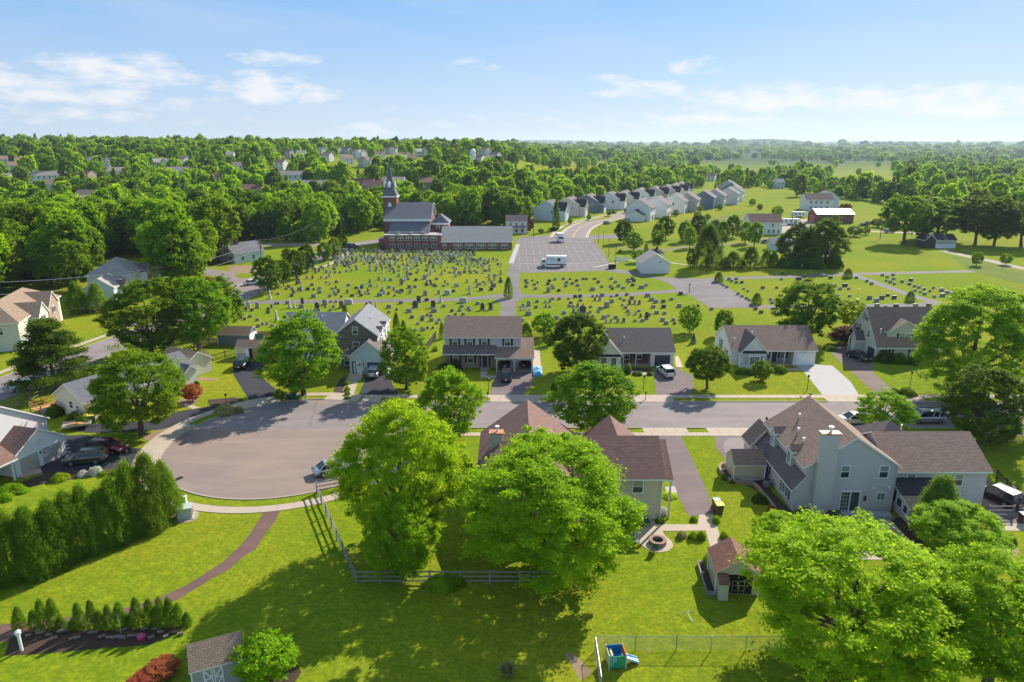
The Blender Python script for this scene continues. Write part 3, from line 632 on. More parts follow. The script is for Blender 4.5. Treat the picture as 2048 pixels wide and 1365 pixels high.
def houseB():
    h=House('stone_house','stone gabled house with pale roof and a blue garage door','house',-30.0,110.9)
    h.vol(0,7.2,0,11.5,0,5.9,'y',2.75,'stone','lt_sh'); h.box('side_wall',7.2,7.23,.3,11.5,.5,5.6,'white')
    h.vol(-10.5,-.01,5,13,0,5,'x',2.6,'white','lt_sh')
    h.vol(2.9,9.3,-2.6,2.6,0,2.9,'y',2.6,'paleblue','dark_sh',ov=.3)  # garage walls: white siding with its shade tint put into the colour
    h.shed_roof(-.6,2.88,-1.3,2.75,-.02,3.5,'dark_sh'); 
    h.garage('f',7.4,-2.6,.02,3.1,2.05,'bluedoor')
    # entry: flat dark panel paints the recess shade, door laid on it
    h.box('entry_shade_panel',3.3,5.2,-2.61,-2.58,.05,2.15,'shutter'); h.door('f',4.55,-2.62,.1,.9,2.0,'whitep'); h.box('sidelight',3.55,3.85,-2.66,-2.61,.2,1.95,'whitep')
    wr=MB(); 
    for i in range(12):
        a=2*PI*i/12; b=2*PI*(i+1)/12; wr.bar((4.55+.2*math.cos(a),-2.72,1.6+.2*math.sin(a)),(4.55+.2*math.cos(b),-2.72,1.6+.2*math.sin(b)),.09,.09)
    h.sub('wreath',wr,[MATS['bark']] )
    h.win('f',3.55,0,6.2,.8,1.2,'db'); h.win('f',3.6,0,3.3,1.0,1.45,'d'); h.win('f',1.9,0,.7,.9,1.5,'db')
    for y in (2,4.5,7.2,9.8): h.win('r',y,7.23,3.6,.85,1.5,'db')
    for y in (3.0,6.5): h.vol(6.6,7.6,y-.5,y+.5,5.2,6.2,'x',.35,'whitep','dark_sh',ov=.12,og=.1); h.finish()
    h.vent(5.3,5,7.5); h.vent(-4,8,6.9)
    # entry ramp with white railing
    h.box('ramp',3.3,5.3,-6.,-2.65,0,.1,'conc')
    r=MB()
    for i in range(12): y=-6+i*.3; r.box(5.3,5.36,y,y+.22,.1,1.05)
    r.box(5.26,5.4,-6.1,-2.7,1.05,1.12); h.sub('railing',r,[M['whitep']])
    for x in (-8,-5.5,-3): h.win('f',x,5,1.0,.9,1.3,'db')
    return h.finish()
houseB()
def recess_house(h,L,D,H,rise,rec,rx0,rx1,wm,rm,pw):
    # ranch with a porch recess from rx0..rx1 under the front eave
    sl=rise/(D/2); w=h.wall(wm)
    w.prism([(rec,0),(D,0),(D,H),(D/2,H+rise),(rec,H+sl*rec)],'x',0,L)
    if rx0>0: w.prism([(0,0),(rec-.002,0),(rec-.002,H+sl*rec-.01),(0,H)],'x',0,rx0)
    w.prism([(0,0),(rec-.002,0),(rec-.002,H+sl*rec-.01),(0,H)],'x',rx1,L)
    h.wall(pw).box(rx0,rx1,rec-.05,rec-.003,0,H)
    k=.16*math.sqrt(1+sl*sl); ov=.35; ze=H-sl*ov; rb=MB()
    rb.prism([(-ov,ze),(D/2,H+rise+.02),(D+ov,ze),(D+ov,ze+k),(D/2,H+rise+k+.02),(-ov,ze+k)],'x',-.25,L+.25,1,sidem=[1,1,1,0,0,1]); h.sub('roof',rb,[M[rm],M['whitep']])
    h.box('porch_floor',rx0,rx1,.02,rec,0,.12,'conc')
def houseC():
    h=House('ranch_house','grey roofed ranch house with a dark garage door behind the white hatchback','house',17.,112.3)
    recess_house(h,10.9,9.4,2.6,2.85,1.5,1.5,6.9,'white','dark_sh','brick')
    h.vol(-2.8,1.5,-1.9,3,0,2.6,'y',2.3,'white','dark_sh',ov=.3); h.shed_roof(-3.0,1.7,-2.35,2.25,-1.92,2.6,'black_sh')
    h.garage('f',8.95,0,.02,2.7,2.0,'darkdoor'); h.box('wall_lamp',8.9,9.05,-.15,0,2.25,2.42,'iron')
    for x in (3.0,5.2): h.win('f',x,1.44,.9,.95,1.3,'db','shutter')
    h.door('f',1.95,1.44,.12,.8,2.0); h.win('f',.3,-1.9,.6,.8,1.5,'g'); h.win('f',-1.4,-1.9,.6,.8,1.5,'g')
    for x in (2.3,4.4): h.post(x,.15,.12,2.6,.06)
    h.vent(2.6,2.5,4.1); return h.finish()
houseC()
def houseD():
    h=House('ranch_house','white ranch house with a bay window gable and white garage door','house',38.,112.9)
    recess_house(h,14.6,10,2.75,2.95,1.7,5.6,10.8,'white','grey_sh','grey')
    h.vol(1.2,5.6,-1.3,4,0,2.7,'y',2.5,'white','dark_sh',ov=.3); h.shed_roof(1.4,5.4,-1.75,2.45,-1.32,2.85,'black_sh')
    h.garage('f',12.75,0,.02,2.6,2.0,'whitep'); h.box('wall_lamp',12.7,12.85,-.15,0,2.35,2.5,'iron')
    # bay window
    b=MB(); b.prism([(2.0,-1.3),(4.8,-1.3),(4.4,-1.9),(2.4,-1.9)][::-1],'z',0,2.35); h.sub('bay',b,[M['white']])
    h.win('f',3.4,-1.9,.75,1.6,1.35,'mg'); h.win('l',-1.6,2.05,.75,.35,1.3,''); h.win('r',-1.6,4.75,.75,.35,1.3,'')
    h.win('f',6.5,1.64,.8,.8,1.4,'g','shutter'); h.win('f',9.6,1.64,.8,.8,1.4,'g','shutter'); h.door('f',8.1,1.64,.12,.9,2.05)
    h.post(6.9,.15,.12,2.75,.06); h.post(9.3,.15,.12,2.75,.06)
    h.win('l',6.2,0,1.5,.9,1.5,'db','shutter'); h.win('l',3.,0,.6,.9,1.4,'db','shutter')
    h.vent(4.3,3.0,4.7); h.vent(.8,1.5,3.9); return h.finish()
houseD()
def houseE():
    h=House('dormered_house','tall beige house with a wide gabled dormer and steep brown roof','house',64.4,115.4)
    h.vol(0,11.5,0,10,0,2.7,'x',5.7,'cream','grey_sh',ov=.4)
    h.vol(2.1,8.3,1.0,5.5,2.6,5.0,'y',1.9,'beige','grey_sh',ov=.3)
    h.win('f',5.2,1.0,3.35,1.9,1.35,'mb','shutter')
    for x in (2.0,6.6,9.9): h.win('f',x,0,.8,1.0 if x>2.1 else 1.2,1.4,'m' if x<2.1 else 'db','shutter')
    h.vol(-1.5,1.5,4.3,6.4,0,2.6,'x',1.3,'cream','dark_sh',ov=.25,og=.2)
    h.garage('l',1.7,0,.02,2.4,2.0,'darkdoor'); h.door('l',5.35,-1.5,.1,.9,2.,'whitep'); h.post(-1.9,4.5,0,2.5,.07); h.post(-1.9,6.2,0,2.5,.07)
    h.win('l',5,0,6.2,.8,1.1,'db','shutter'); h.win('l',7.4,0,3.6,.9,1.4,'db','shutter'); h.win('l',3.3,0,3.5,.7,1.1,'d')
    h.vent(.9,1.2,5.0); h.vent(9.5,2.6,6.2); return h.finish()
houseE()
# ---------------------------------------------------------------- near houses
def house_blue():
    h=House('grey_blue_house','blue grey two storey house with a tall sided chimney and brown roof','house',29.4,63.8)
    h.vol(.9,10.3,0,11.4,0,5.15,'y',3.15,'grayblue','grey_sh')
    w=h.wall('grayblue'); w.box(0,.9,.003,11.4,0,2.75); w.prism([(0,2.75),(.89,2.75),(.89,4.0),(0,2.76)],'y',.003,11.4)
    rb=MB(); rb.prism([(-.45,2.3),(.88,3.95),(.88,4.12),(-.45,2.47)],'y',-.25,11.7,1,sidem=[1,1,0,1]); h.sub('roof',rb,[M['dark_sh'],M['whitep']])
    h.vol(-.8,2.5,11.0,13.5,0,2.6,'y',1.9,'grayblue','grey_sh')
    for y in (3.4,8.2):
        h.vol(.45,2.4,y-.62,y+.62,3.7,5.35,'x',.5,'grayblue','grey_sh',ov=.12,og=.12); h.win('l',y,.45,3.95,.72,1.25,'g')
    for y in (2.3,): h.win('l',y,0,.75,1.5,1.35,'mg','greenshut')
    h.win('l',7.6,0,.75,.9,1.35,'g','greenshut')
    # chimney
    c=MB(); c.box(1.75,3.55,-.75,-.003,0,9.0); ch=h.sub('chimney',c,[M['grayblue']])
    MB().box(1.65,3.65,-.85,.1,9.0,9.12).build('chimney_cap',plain('copper flashing',(.52,.22,.10),.5,.2),ch); f=MB(); f.tube((2.7,-.35,9.1),(2.7,-.35,9.55),.14,.14,10); f.tube((2.7,-.35,9.55),(2.7,-.35,9.75),.26,.26,12); f.build('flue',M['white_metal'],ch)
    for x,z in ((4.9,3.9),(8.9,3.9)): h.win('f',x,0,z,.85,1.3,'db')
    # sliding patio door
    b=MB(); b.box(-.95,.95,-.05,0,0,2.15,0); 
    d=h.put(MB().box(-1.05,-.95,-.09,0,0,2.2).box(.95,1.05,-.09,0,0,2.2).box(-1.05,1.05,-.09,0,2.15,2.25).box(-.05,.05,-.08,0,0,2.15).mesh('door',[M['whitep']]),'patio_door','f',5.8,0,.1)
    pn=MB(); pn.box(-.95,.95,-.02,0,0,2.15)
    h.put(pn.mesh('pane',[M['glass']]),'pane','f',0,0,0,d); gr=MB()
    for i in range(1,5): gr.box(-.95,-.05,-.03,0,2.15*i/5-.012,2.15*i/5+.012)
    for i in range(1,3): gr.box(-.95+.3*i-.012,-.95+.3*i+.012,-.034,0,0,2.15)
    h.put(gr.mesh('grid',[M['whitep']]),'grid','f',0,0,0,d)
    h.win('f',9.0,0,1.35,.8,.75,'g'); h.box('wall_lamp',7.25,7.4,-.25,0,1.3,1.8,'iron'); h.box('doorstep',4.7,6.9,-.9,-.05,0,.1,'lightconc')
    for x in (8.0,9.6): 
        g=MB(); g.tube((x,-.05,2.85),(x,-.25,2.8),.09,.12,8); h.sub('flood_light',g,[M['white_metal']])
    dp=MB(); dp.tube((10.2,-.08,0),(10.2,-.08,5.0),.05); h.sub('downpipe',dp,[M['beige']])
    # garage wing
    h.vol(10.3,20.6,1.2,9.6,0,4.15,'x',2.35,'grayblue','grey_sh',ov=.4)
    for x in (12.6,17.6): h.win('f',x,1.2,2.35,.85,1.3,'db')
    h.win('f',17.6,1.2,.5,.85,.9,'d'); h.garage('r',5.6,20.6,.02,2.6,2.1,'tandoor')
    h.vol(11.6,17.2,7,12.2,0,3.9,'y',2.35,'grayblue','dark_sh',hip=True)
    # sun room lean-to
    w.prism([(-2.6,0),(1.19,0),(1.19,3.1),(-2.6,1.75)],'x',10.7,14.6); 
    sr=MB(); sr.prism([(-2.9,1.72),(1.18,3.15),(1.18,3.3),(-2.9,1.87)],'x',10.4,14.9,1,sidem=[1,1,0,1]); h.sub('roof',sr,[M['black_sh'],M['whitep']])
    h.win('l',-.6,10.7,.9,.9,.9,''); h.win('l',-1.75,10.7,.8,.7,.8,''); h.win('l',.45,10.7,1.0,.8,1.2,'')
    for x,y,z in ((3.4,8.6,7.0),(2.4,6.2,6.3),(2.1,4.0,6.1)): h.vent(x,y,z-.1,h=.45,r=.09)
    h.vent(14.6,7.6,6.2,h=.25,r=.05)
    b=MB(); 
    for i in range(2): b.box(-.45+ i*.9,-.35+i*.9,-.03,0,0,1)
    return h.finish()
house_blue()
def house_brown():
    h=House('brown_roofed_house','beige house under a reddish brown hipped roof, behind the bright green maple','house',-3.4,61.6)
    h.vol(0,10.4,0,13.4,0,4.0,'y',3.9,'beige','brown_sh')
    h.vol(9,18.6,.5,9.0,0,4.75,'x',2.5,'beige','brown_sh',ov=.35)
    rb=MB(); rb.prism([(.15,4.5),(4.75,6.9),(4.75,7.05),(.15,4.65)],'x',18.86,19.6,1,sidem=[1,1,0,1]); h.sub('roof',rb,[M['brown_sh'],M['whitep']])
    h.post(19.45,.8,0,4.55,.09,'beige'); h.post(19.45,4.6,0,4.6,.09,'beige')
    h.vol(12.2,17.8,8,13.4,0,3.6,'y',2.35,'beige','brown_sh')
    for z in (3.1,.6): h.win('f',16.1,.5,z,.95,1.35,'db'); h.win('f',12.4,.5,z,.95,1.35,'db')
    h.win('r',1.8,18.6,.7,.9,1.4,'db'); h.win('r',3.6,18.6,.7,.9,1.4,'db'); h.win('r',2.6,18.6,3.1,.9,1.3,'db')
    h.win('f',3,0,1,.95,1.35,'db'); h.win('f',7,0,1,.95,1.35,'db')
    c=MB(); c.box(1.0,2.4,6.4,7.3,3.8,6.9); ch=h.sub('chimney',c,[M['grayblue']]); MB().box(.9,2.5,6.3,7.4,6.9,7.0).build('chimney_cap',MATS['copper flashing'],ch)
    f=MB(); f.tube((1.8,6.85,7.),(1.8,6.85,7.45),.13,.13,10); f.tube((1.8,6.85,7.45),(1.8,6.85,7.65),.24,.24,12); f.build('flue',M['white_metal'],ch)
    dp=MB(); dp.tube((18.5,.4,0),(18.5,.4,4.6),.05); h.sub('downpipe',dp,[M['whitep']]); h.vent(8.2,9.8,5.7,'red_sh',.15,.05); h.vent(.9,9.2,5.0,'red_sh',.15,.06)
    return h.finish()
house_brown()
def shed(name,label,x,y,rot,L,D,H,rise,wm,rm,axis='x',doors='f',group=None,dm='whitep'):
    h=House(name,label,'shed',x,y,rot,group=group); h.vol(0,L,0,D,0,H,axis,rise,wm,rm,ov=.18,og=.15,th=.08)
    w_=h
    def xdoor(side,u,pl,w=1.5,hh=1.8):
        b=MB()
        for d in (-1,1):
            a=d*w/4; ww=w/4-.03; b.box(a-ww,a+ww,-.03,0,0,hh,1)
            for q in ((a-ww,a-ww+.09,0,hh),(a+ww-.09,a+ww,0,hh),(a-ww,a+ww,0,.09),(a-ww,a+ww,hh-.09,hh),(a-ww,a+ww,hh/2-.045,hh/2+.045)): b.box(q[0],q[1],-.06,-.03,q[2],q[3],0)
            b.bar((a-d*(ww-.05),-.055,.1),(a+d*(ww-.05),-.055,hh/2),.05,.09,0)
            b.bar((a-d*(ww-.05),-.055,hh/2),(a+d*(ww-.05),-.055,hh-.1),.05,.09,0)
        h.put(b.mesh('door',[M[dm],M[wm]]),'door',side,u,pl,.08)
    h._x=xdoor
    tr=MB()
    for (a,b_) in ((0,0),(L,0),(0,D),(L,D)): tr.box(a-.07 if a==0 else a-.03,a+.03 if a==0 else a+.07,b_-.07 if b_==0 else b_-.03,b_+.03 if b_==0 else b_+.07,0,H)
    h.sub('corner_trim',tr,[M['whitep']]); return h
s=shed('garden_shed','grey shed with a white cross braced double door at the bottom edge','' and 0 or -22.2,39.0,24,3.3,2.6,2.0,1.1,'grey','tan_sh'); s._x('f',1.35,0,1.35,1.75); s.finish()
s=shed('garden_shed','brown roofed beige shed with an open dark front by the enormous maple',17.4,50.2,-5,3.5,3.4,2.1,1.15,'beige','red_sh',axis='y')
s.box('opening_shade_panel',.9,3.0,-.05,-.004,.1,1.9,'dark'); s.win('l',2.3,0,1.0,.35,.7,''); bk=MB(); bk.box(.1,.85,-1.0,-.004,0,1.7); s.sub('cupboard',bk,[M['beige']]); rb=MB(); rb.prism([(-1.15,1.62),(-.006,1.95),(-.006,2.03),(-1.15,1.7)],'x',.02,.95,1,sidem=[1,1,0,1]); s.sub('cupboard_roof',rb,[M['red_sh'],M['red_sh']])  # front is a dark panel on the wall, painting the shade inside
rk=MB(); 
for z in (.5,1.0,1.4): rk.box(1.3,2.3,-.25,-.2,z,z+.04)
for x in (1.3,1.8,2.3): rk.box(x,x+.04,-.25,-.2,.2,1.44)
s.sub('rack',rk,[M['steel']]); s.finish()
s=shed('garden_shed','tan sided shed with a brown roof left of the blue grey house',25.3,70.6,0,3.5,2.8,2.0,1.15,'tan','grey_sh'); s.win('l',1.5,0,1.0,.5,.8,'g'); s.finish()
s=shed('garden_shed','two tone grey shed with white doors standing open above the black car',-49.3,116.6,0,4.7,3.0,2.1,.95,'cream','grey_sh')
s.wall('grey').box(.02,2.0,-.03,-.002,0,1.0); s.box('opening_shade_panel',2.35,3.6,-.04,-.003,.1,1.9,'dark'); d=MB(); d.box(1.75,2.3,-.09,-.04,.1,1.85); s.sub('door',d,[M['whitep']]); d=MB(); d.box(3.0,3.7,-.3,-.25,.1,1.9); s.sub('door',d,[M['newwood']]); s.finish()  # doorway is a dark panel painting the shade behind the doors
s=shed('garden_shed','dark shed with a white end wall beside the cedar fence',-56.2,125.3,-2,6.2,3.4,2.1,1.1,'shutter' if 0 else 'slateblue','grey_sh'); s.wall('white').box(6.2,6.23,.02,3.38,0,2.1); s.finish()
# ---------------------------------------------------------------- left side houses
def ranch_left():
    h=House('ranch_house','long white ranch behind the light green maple, gable end to the camera','house',-59.3,88.2,61)
    h.vol(0,17.6,0,7.0,0,2.6,'x',2.1,'cream','slate'); h.win('l',3.0,0,1.3,.8,1.0,'d'); h.win('l',1.5,0,1.0,.6,.9,'d')
    for x in (4,8,14.2): h.win('f',x,0,.9,1.3,1.2,'m')
    h.vol(15.2,17.3,-.8,2,0,2.5,'y',.9,'white','slate',ov=.2); h.door('f',11,0,.1); h.vent(9,4.6,4.2); return h.finish()
ranch_left()
h=House('detached_garage','small cream garage with a tan roof behind the long white ranch','garage',-53.2,105.4,61); h.vol(0,5,0,6.5,0,2.4,'y',1.5,'cream','tan_sh'); h.garage('l',3.2,0,.02,2.6,2,'whitep'); h.finish()
def white_left():
    h=House('white_house','white house with tan double garage doors at the left edge','house',-57.0,71.2,75)
    h.vol(0,6.6,0,8,0,2.5,'y',2.1,'white','brown_sh',ov=.3); h.vol(-5.5,7.4,3.2,14,0,4.1,'y',4.2,'white','brown_sh',ov=.3)
    h.garage('f',1.75,0,.02,2.4,2.0,'tandoor'); h.garage('f',4.7,0,.02,2.5,2.0,'tandoor')
    v=MB(); v.tube((3.3,-.02,3.2),(3.3,-.08,3.2),.3,.3,8); h.sub('gable_vent',v,[M['cream']]); h.box('wall_lamp',3.18,3.3,-.15,0,1.6,1.85,'iron')
    h.vol(-5.5,-.3,-.5,3.3,2.2,2.6,'x',1.1,'white','brown_sh',ov=.3); h.post(-.55,-.3,0,2.2); h.post(-3,-.3,0,2.2); h.door('f',-2,3.2,.1,.9,2,'darkdoor'); h.win('f',-3.8,3.2,.8,.9,1.2,'d')
    return h.finish()
white_left()
def tan_house():
    h=House('tan_house','large tan hip roofed house with a brick gable, upper left','house',-91.2,121.8,107)
    h.vol(0,24,0,9.5,0,5.2,'x',3.2,'cream','tan_sh',hip=True,ov=.4)
    h.vol(13.5,19.5,-1.0,5,0,5.2,'y',2.5,'tanbrick','tan_sh',ov=.3); h.vol(5.5,11,-1.6,4,0,4.9,'y',2.3,'cream','tan_sh',ov=.3)
    for x,p in ((8.2,-1.6),(16.5,-1.0),(21.5,0)): 
        h.win('f',x,p,3.4,1.3,1.3,'m','shutter'); h.win('f',x,p,.7,1.4,1.4,'m')
    h.win('l',3,0,3.2,.9,1.3,'db'); h.win('l',6.5,0,3.2,.9,1.3,'db'); h.garage('f',2.6,0,.02,4.2,2.1,'whitep'); h.door('f',12.2,0,.1); return h.finish()
tan_house()
def grey_left():
    h=House('grey_house','blue grey house with taupe gables half hidden by trees, upper left','house',-93.5,157.2,99)
    h.vol(0,9,0,6.2,0,4.6,'x',2.1,'paleblue','worn_sh'); h.vol(8.5,20,-1,9,0,6,'x',3.6,'cream','worn_sh',hip=True); h.vol(2.6,6.2,-1.2,3,0,3.6,'y',1.8,'white','dark_sh',ov=.25); h.vol(14.5,18.5,-2.6,3,0,5.6,'y',1.8,'white','dark_sh',ov=.25)
    h.win('l',3.1,0,3.1,1.3,1.0,'mg'); h.win('f',4.4,-1.2,2.4,.8,1.0,'db'); h.win('f',16.5,-2.6,3.4,1.2,1.3,'m','shutter'); h.win('f',11.5,-1,3.4,1.,1.3,'db'); h.win('f',11.5,-1,.8,1.,1.3,'db'); return h.finish()
grey_left()
x,y=P(470,528); h=House('cottage','small white cottage with a brick chimney by the road junction','house',x,y,55); h.vol(0,11,0,8,0,3.2,'x',2.6,'paleblue','slate'); h.vol(-.3,8,8,12,0,3.8,'x',1.2,'white','lt_sh')
c=MB(); c.box(3.2,4.2,3.2,4.2,3,7); h.sub('chimney',c,[M['brick']]); h.win('l',4,0,3.4,.9,.8,'m','shutter'); h.win('l',2,0,.8,.8,1.2,'d','shutter'); h.win('f',3,0,.8,.9,1.2,'d'); h.win('f',7,0,.8,.9,1.2,'d'); h.finish()
# ---------------------------------------------------------------- church
def church():
    h=House('church','red brick church with a slate roof and slender steeple','church',-48.,247.)
    b=h.wall('brick')
    # front block with parapet
    b.box(1.8,22.4,0,8,0,5.2); h.box('parapet',1.6,22.5,-.2,8.0,5.2,5.45,'lightconc'); b.box(-.3,1.8,.6,6,0,3.9); h.box('parapet',-.5,3.2,.4,6,3.9,4.05,'lightconc')
    b.box(2,19.,8,12,0,6.5)
    # aisle roof
    rb=MB(); rb.prism([(3.,5.75),(9.2,9.0),(9.2,9.2),(3.,5.95)],'x',2.9,17.8,1,sidem=[1,1,0,1]); h.sub('roof',rb,[M['slate'],M['lightconc']]); b.prism([(3.2,5.2),(9.1,5.2),(9.1,8.8)],'x',3.1,17.6)
    # nave
    b.box(.6,17.6,9.2,25.6,0,10.2); h.vol(.6,17.6,9.2,25.6,10.2,10.3,'x',5.0,'brick','slate',ov=.7,og=.35,th=.3)
    h.box('cornice',.3,17.9,8.5,9.18,9.35,9.95,'whitep')
    h.vol(18.,24.,11,20,0,8.4,'y',3.0,'brick','slate',hip=True,ov=.5); h.box('cornice',17.7,24.5,10.4,10.99,7.9,8.35,'whitep')
    ct=MB(); ct.prism([(9.3,10.3),(17.4,15.2),(25.5,10.3),(25.5,10.7),(17.4,15.6),(9.3,10.7)],'x',17.98,18.3); h.sub('gable_coping',ct,[M['lightconc']])
    # wing
    h.vol(22.4,48,0,13.5,0,3.0,'x',4.6,'brick','pale_sh',ov=.4,og=.2)
    # windows
    for i in range(6):
        x=4.7+i*3.0; h.win('f',x,0,3.4,1.9,1.3,'mb'); h.win('f',x,0,.7,1.7,1.4,'m')
    for x,w in ((23.6,1.2),(28.4,3.2),(32.6,3.2),(36.8,3.2),(41.,3.2),(45.2,2.4)): 
        f=h.win('f',x,0,.6,w,1.5,'mb'); n=int(w/.55); mb=MB()
        for k in range(1,n): mb.box(-w/2+w*k/n-.04,-w/2+w*k/n+.04,-.065,0,0,1.5)
        h.put(mb.mesh('mullion',[M['whitep']]),'mullion','f',0,0,0,f)
    h.win('f',20.3,11,6.2,1.1,1.4,'db')
    ar=MB(); ar.prism([(-.7,0),(.7,0),(.7,1.6),(.5,2.1),(0,2.35),(-.5,2.1),(-.7,1.6)],'y',-.04,.0); h.put(ar.mesh('arched_opening',[M['glass']]),'arched_opening','f',.75,.58,.3)
    for i in range(3): 
        b2=MB(); b2.box(-.5,.5,-.4,.4,0,.9); b2.build('roof_unit',M['steel'],h.root,(6.8+i*4.6,1.6,5.45))
    h.vent(20.5,13,11); 
    # steeple tower
    tw=MB(); tw.box(-.8,4.4,15,20.2,0,17.6); t=h.sub('tower',tw,[M['brick']])
    MB().box(-1.15,4.75,14.65,20.55,17.6,18.1).build('cornice',M['whitep'],t)
    sp=MB(); cx,cy=1.8,17.6
    def ring(r,z,n=4,a0=PI/4): return [(cx+r*math.cos(a0+2*PI*i/n),cy+r*math.sin(a0+2*PI*i/n),z) for i in range(n)]
    A=ring(4.1,18.1); B=ring(1.95,21.6)
    for i in range(4): sp.face([A[i],A[(i+1)%4],B[(i+1)%4],B[i]])
    a=[(cx+r_*math.cos(PI/8+PI*i/4),cy+r_*math.sin(PI/8+PI*i/4)) for r_ in (1.5,) for i in range(8)]
    for i in range(8): j=(i+1)%8; sp.face([(a[i][0],a[i][1],20.8),(a[j][0],a[j][1],20.8),(a[j][0],a[j][1],22.3),(a[i][0],a[i][1],22.3)]); sp.face([(a[i][0],a[i][1],22.3),(a[j][0],a[j][1],22.3),(cx,cy,30.6)])
    s_=sp.build('spire',M['slate'],t)
    for q in ((0,-1),(1,0),(-1,0)):
        g=MB(); g.prism([(-.55,0),(.55,0),(.55,1.5),(0,2.4),(-.55,1.5)],'y',-.35,.35); o=g.build('louvre',M['whitep'],s_,(cx+q[0]*1.9,cy+q[1]*1.9,21.2),0 if q[0]==0 else PI/2)
    f=MB(); f.tube((cx,cy,30.3),(cx,cy,32.0),.09,.05); f.lathe([(0,30.9),(.3,31.2),(0,31.5)],cx,cy,10); f.box(cx-.3,cx+.3,cy-.04,cy+.04,31.6,31.72); f.build('finial',M['g_white'],s_)
    lv=MB(); lv.prism([(-.65,0),(.65,0),(.65,1.5),(.35,2.15),(0,2.4),(-.35,2.15),(-.65,1.5)],'y',-.06,0); h.put(lv.mesh('louvre',[M['whitep']]),'louvre','f',1.8,15,13.4)
    h.put(lv.mesh('louvre',[M['whitep']]),'louvre','r',17.6,4.4,13.4)
    return h.finish()
church()
# ---------------------------------------------------------------- middle distance buildings
h=House('white_garage','white gabled outbuilding at the foot of the park lawn','outbuilding',38.3,200); h.vol(0,8.4,0,9,0,3.1,'y',2.6,'white','worn_sh'); g=MB(); g.box(-.15,.15,-.1,0,0,.4); h.put(g.mesh('wall_lamp',[M['iron']]),'wall_lamp','f',5.5,0,3.4); h.finish()
def gazebo():
    r=empty('gazebo',(47.2,222,0),0,'white octagonal gazebo with a dark roof behind the white outbuilding','gazebo')
    f=MB(); f.prism([(2.4*math.cos(PI/4*i),2.4*math.sin(PI/4*i)) for i in range(8)],'z',0,.4); f.build('floor',M['whitep'],r)
    for i in range(8):
        a=PI/4*i; MB().box(-.08,.08,-.08,.08,.4,2.9).build('post',M['whitep'],r,(2.25*math.cos(a),2.25*math.sin(a),0))
    rl=MB()
    for i in range(7):
        a=PI/4*i-PI/2+PI/4; b=a+PI/4; p=(2.25*math.cos(a),2.25*math.sin(a)); q=(2.25*math.cos(b),2.25*math.sin(b))
        rl.bar((p[0],p[1],1.2),(q[0],q[1],1.2),.06,.06)
        for k in range(1,8): t=k/8; rl.box(p[0]+(q[0]-p[0])*t-.03,p[0]+(q[0]-p[0])*t+.03,p[1]+(q[1]-p[1])*t-.03,p[1]+(q[1]-p[1])*t+.03,.4,1.2)
    rl.build('railing',M['whitep'],r); rb=MB(); rb.lathe([(2.9,2.85),(1.2,3.9),(.5,4.1),(.5,4.4),(0,4.9)],n=8); rb.build('roof',M['black_sh'],r)
gazebo()
h=House('red_barn','long red barn with a gleaming white metal roof','barn',147,333); h.vol(0,18,0,10,0,4.4,'x',2.1,'brick','white_metal',ov=.5); h.garage('f',10.5,0,.02,4,3,'redl'); h.garage('l',5,0,.02,3.6,3,'redl'); h.finish()
h=House('farmhouse','white farmhouse with a long brown roof right of the park lawn','house',100.5,290); h.vol(0,13.5,0,9,0,5.2,'x',3.,'white','brown_sh'); 
for x in (8,10,12.2): h.win('f',x,0,.8,.8,1.3,'d')
h.win('f',9.5,0,3.4,.8,1.2,'d'); h.finish()
h=House('pavilion','small grey roofed shelter left of the dark tree cluster','shelter',*P(1545,502)); h.vol(0,7,0,6,0,2.6,'x',1.6,'white','lt_sh'); h.finish()
h=House('open_shed','dark old shed with a white and tan side at the edge of the field','shed',*P(1848,497)); h.vol(0,4,0,6,0,3.,'y',1.8,'shutter','black_sh'); h.vol(4.1,11.5,0,6,0,3.,'x',1.8,'white','black_sh'); h.wall('tan').box(4.3,11.4,-.06,-.004,1.5,2.9); h.finish()
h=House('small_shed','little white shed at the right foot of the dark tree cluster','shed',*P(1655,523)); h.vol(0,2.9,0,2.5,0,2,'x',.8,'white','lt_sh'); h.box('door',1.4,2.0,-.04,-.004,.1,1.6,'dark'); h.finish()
h=House('large_white_house','white house with a brown roof and grey wing behind the red barn','house',*PG(1610,421)); h.vol(0,16,0,9,0,6,'x',3.2,'white','grey_sh'); h.vol(11,22,6,16,0,6.5,'y',3.5,'paleblue','lt_sh')
for x in (3,6,9,12.5): h.win('f',x,0,3.8,1.1,1.3,'d'); h.win('f',x,0,.8,1.1,1.3,'d')
h.finish()
h=House('white_cottage','white cottage left of the parking lot beside the utility pole','house',*P(1012,468)); h.vol(0,9,0,7,0,5.2,'x',2.2,'white','dark_sh'); h.shed_roof(-.2,9.2,-1.8,2.6,-.02,3.3,'slate')
for x in (2,4.5,7): h.win('f',x,0,3.6,.9,.9,'d'); h.win('f',x,0,.6,1.,1.4,'d'); h.post(x+1,-1.6,0,2.6)
h.finish()
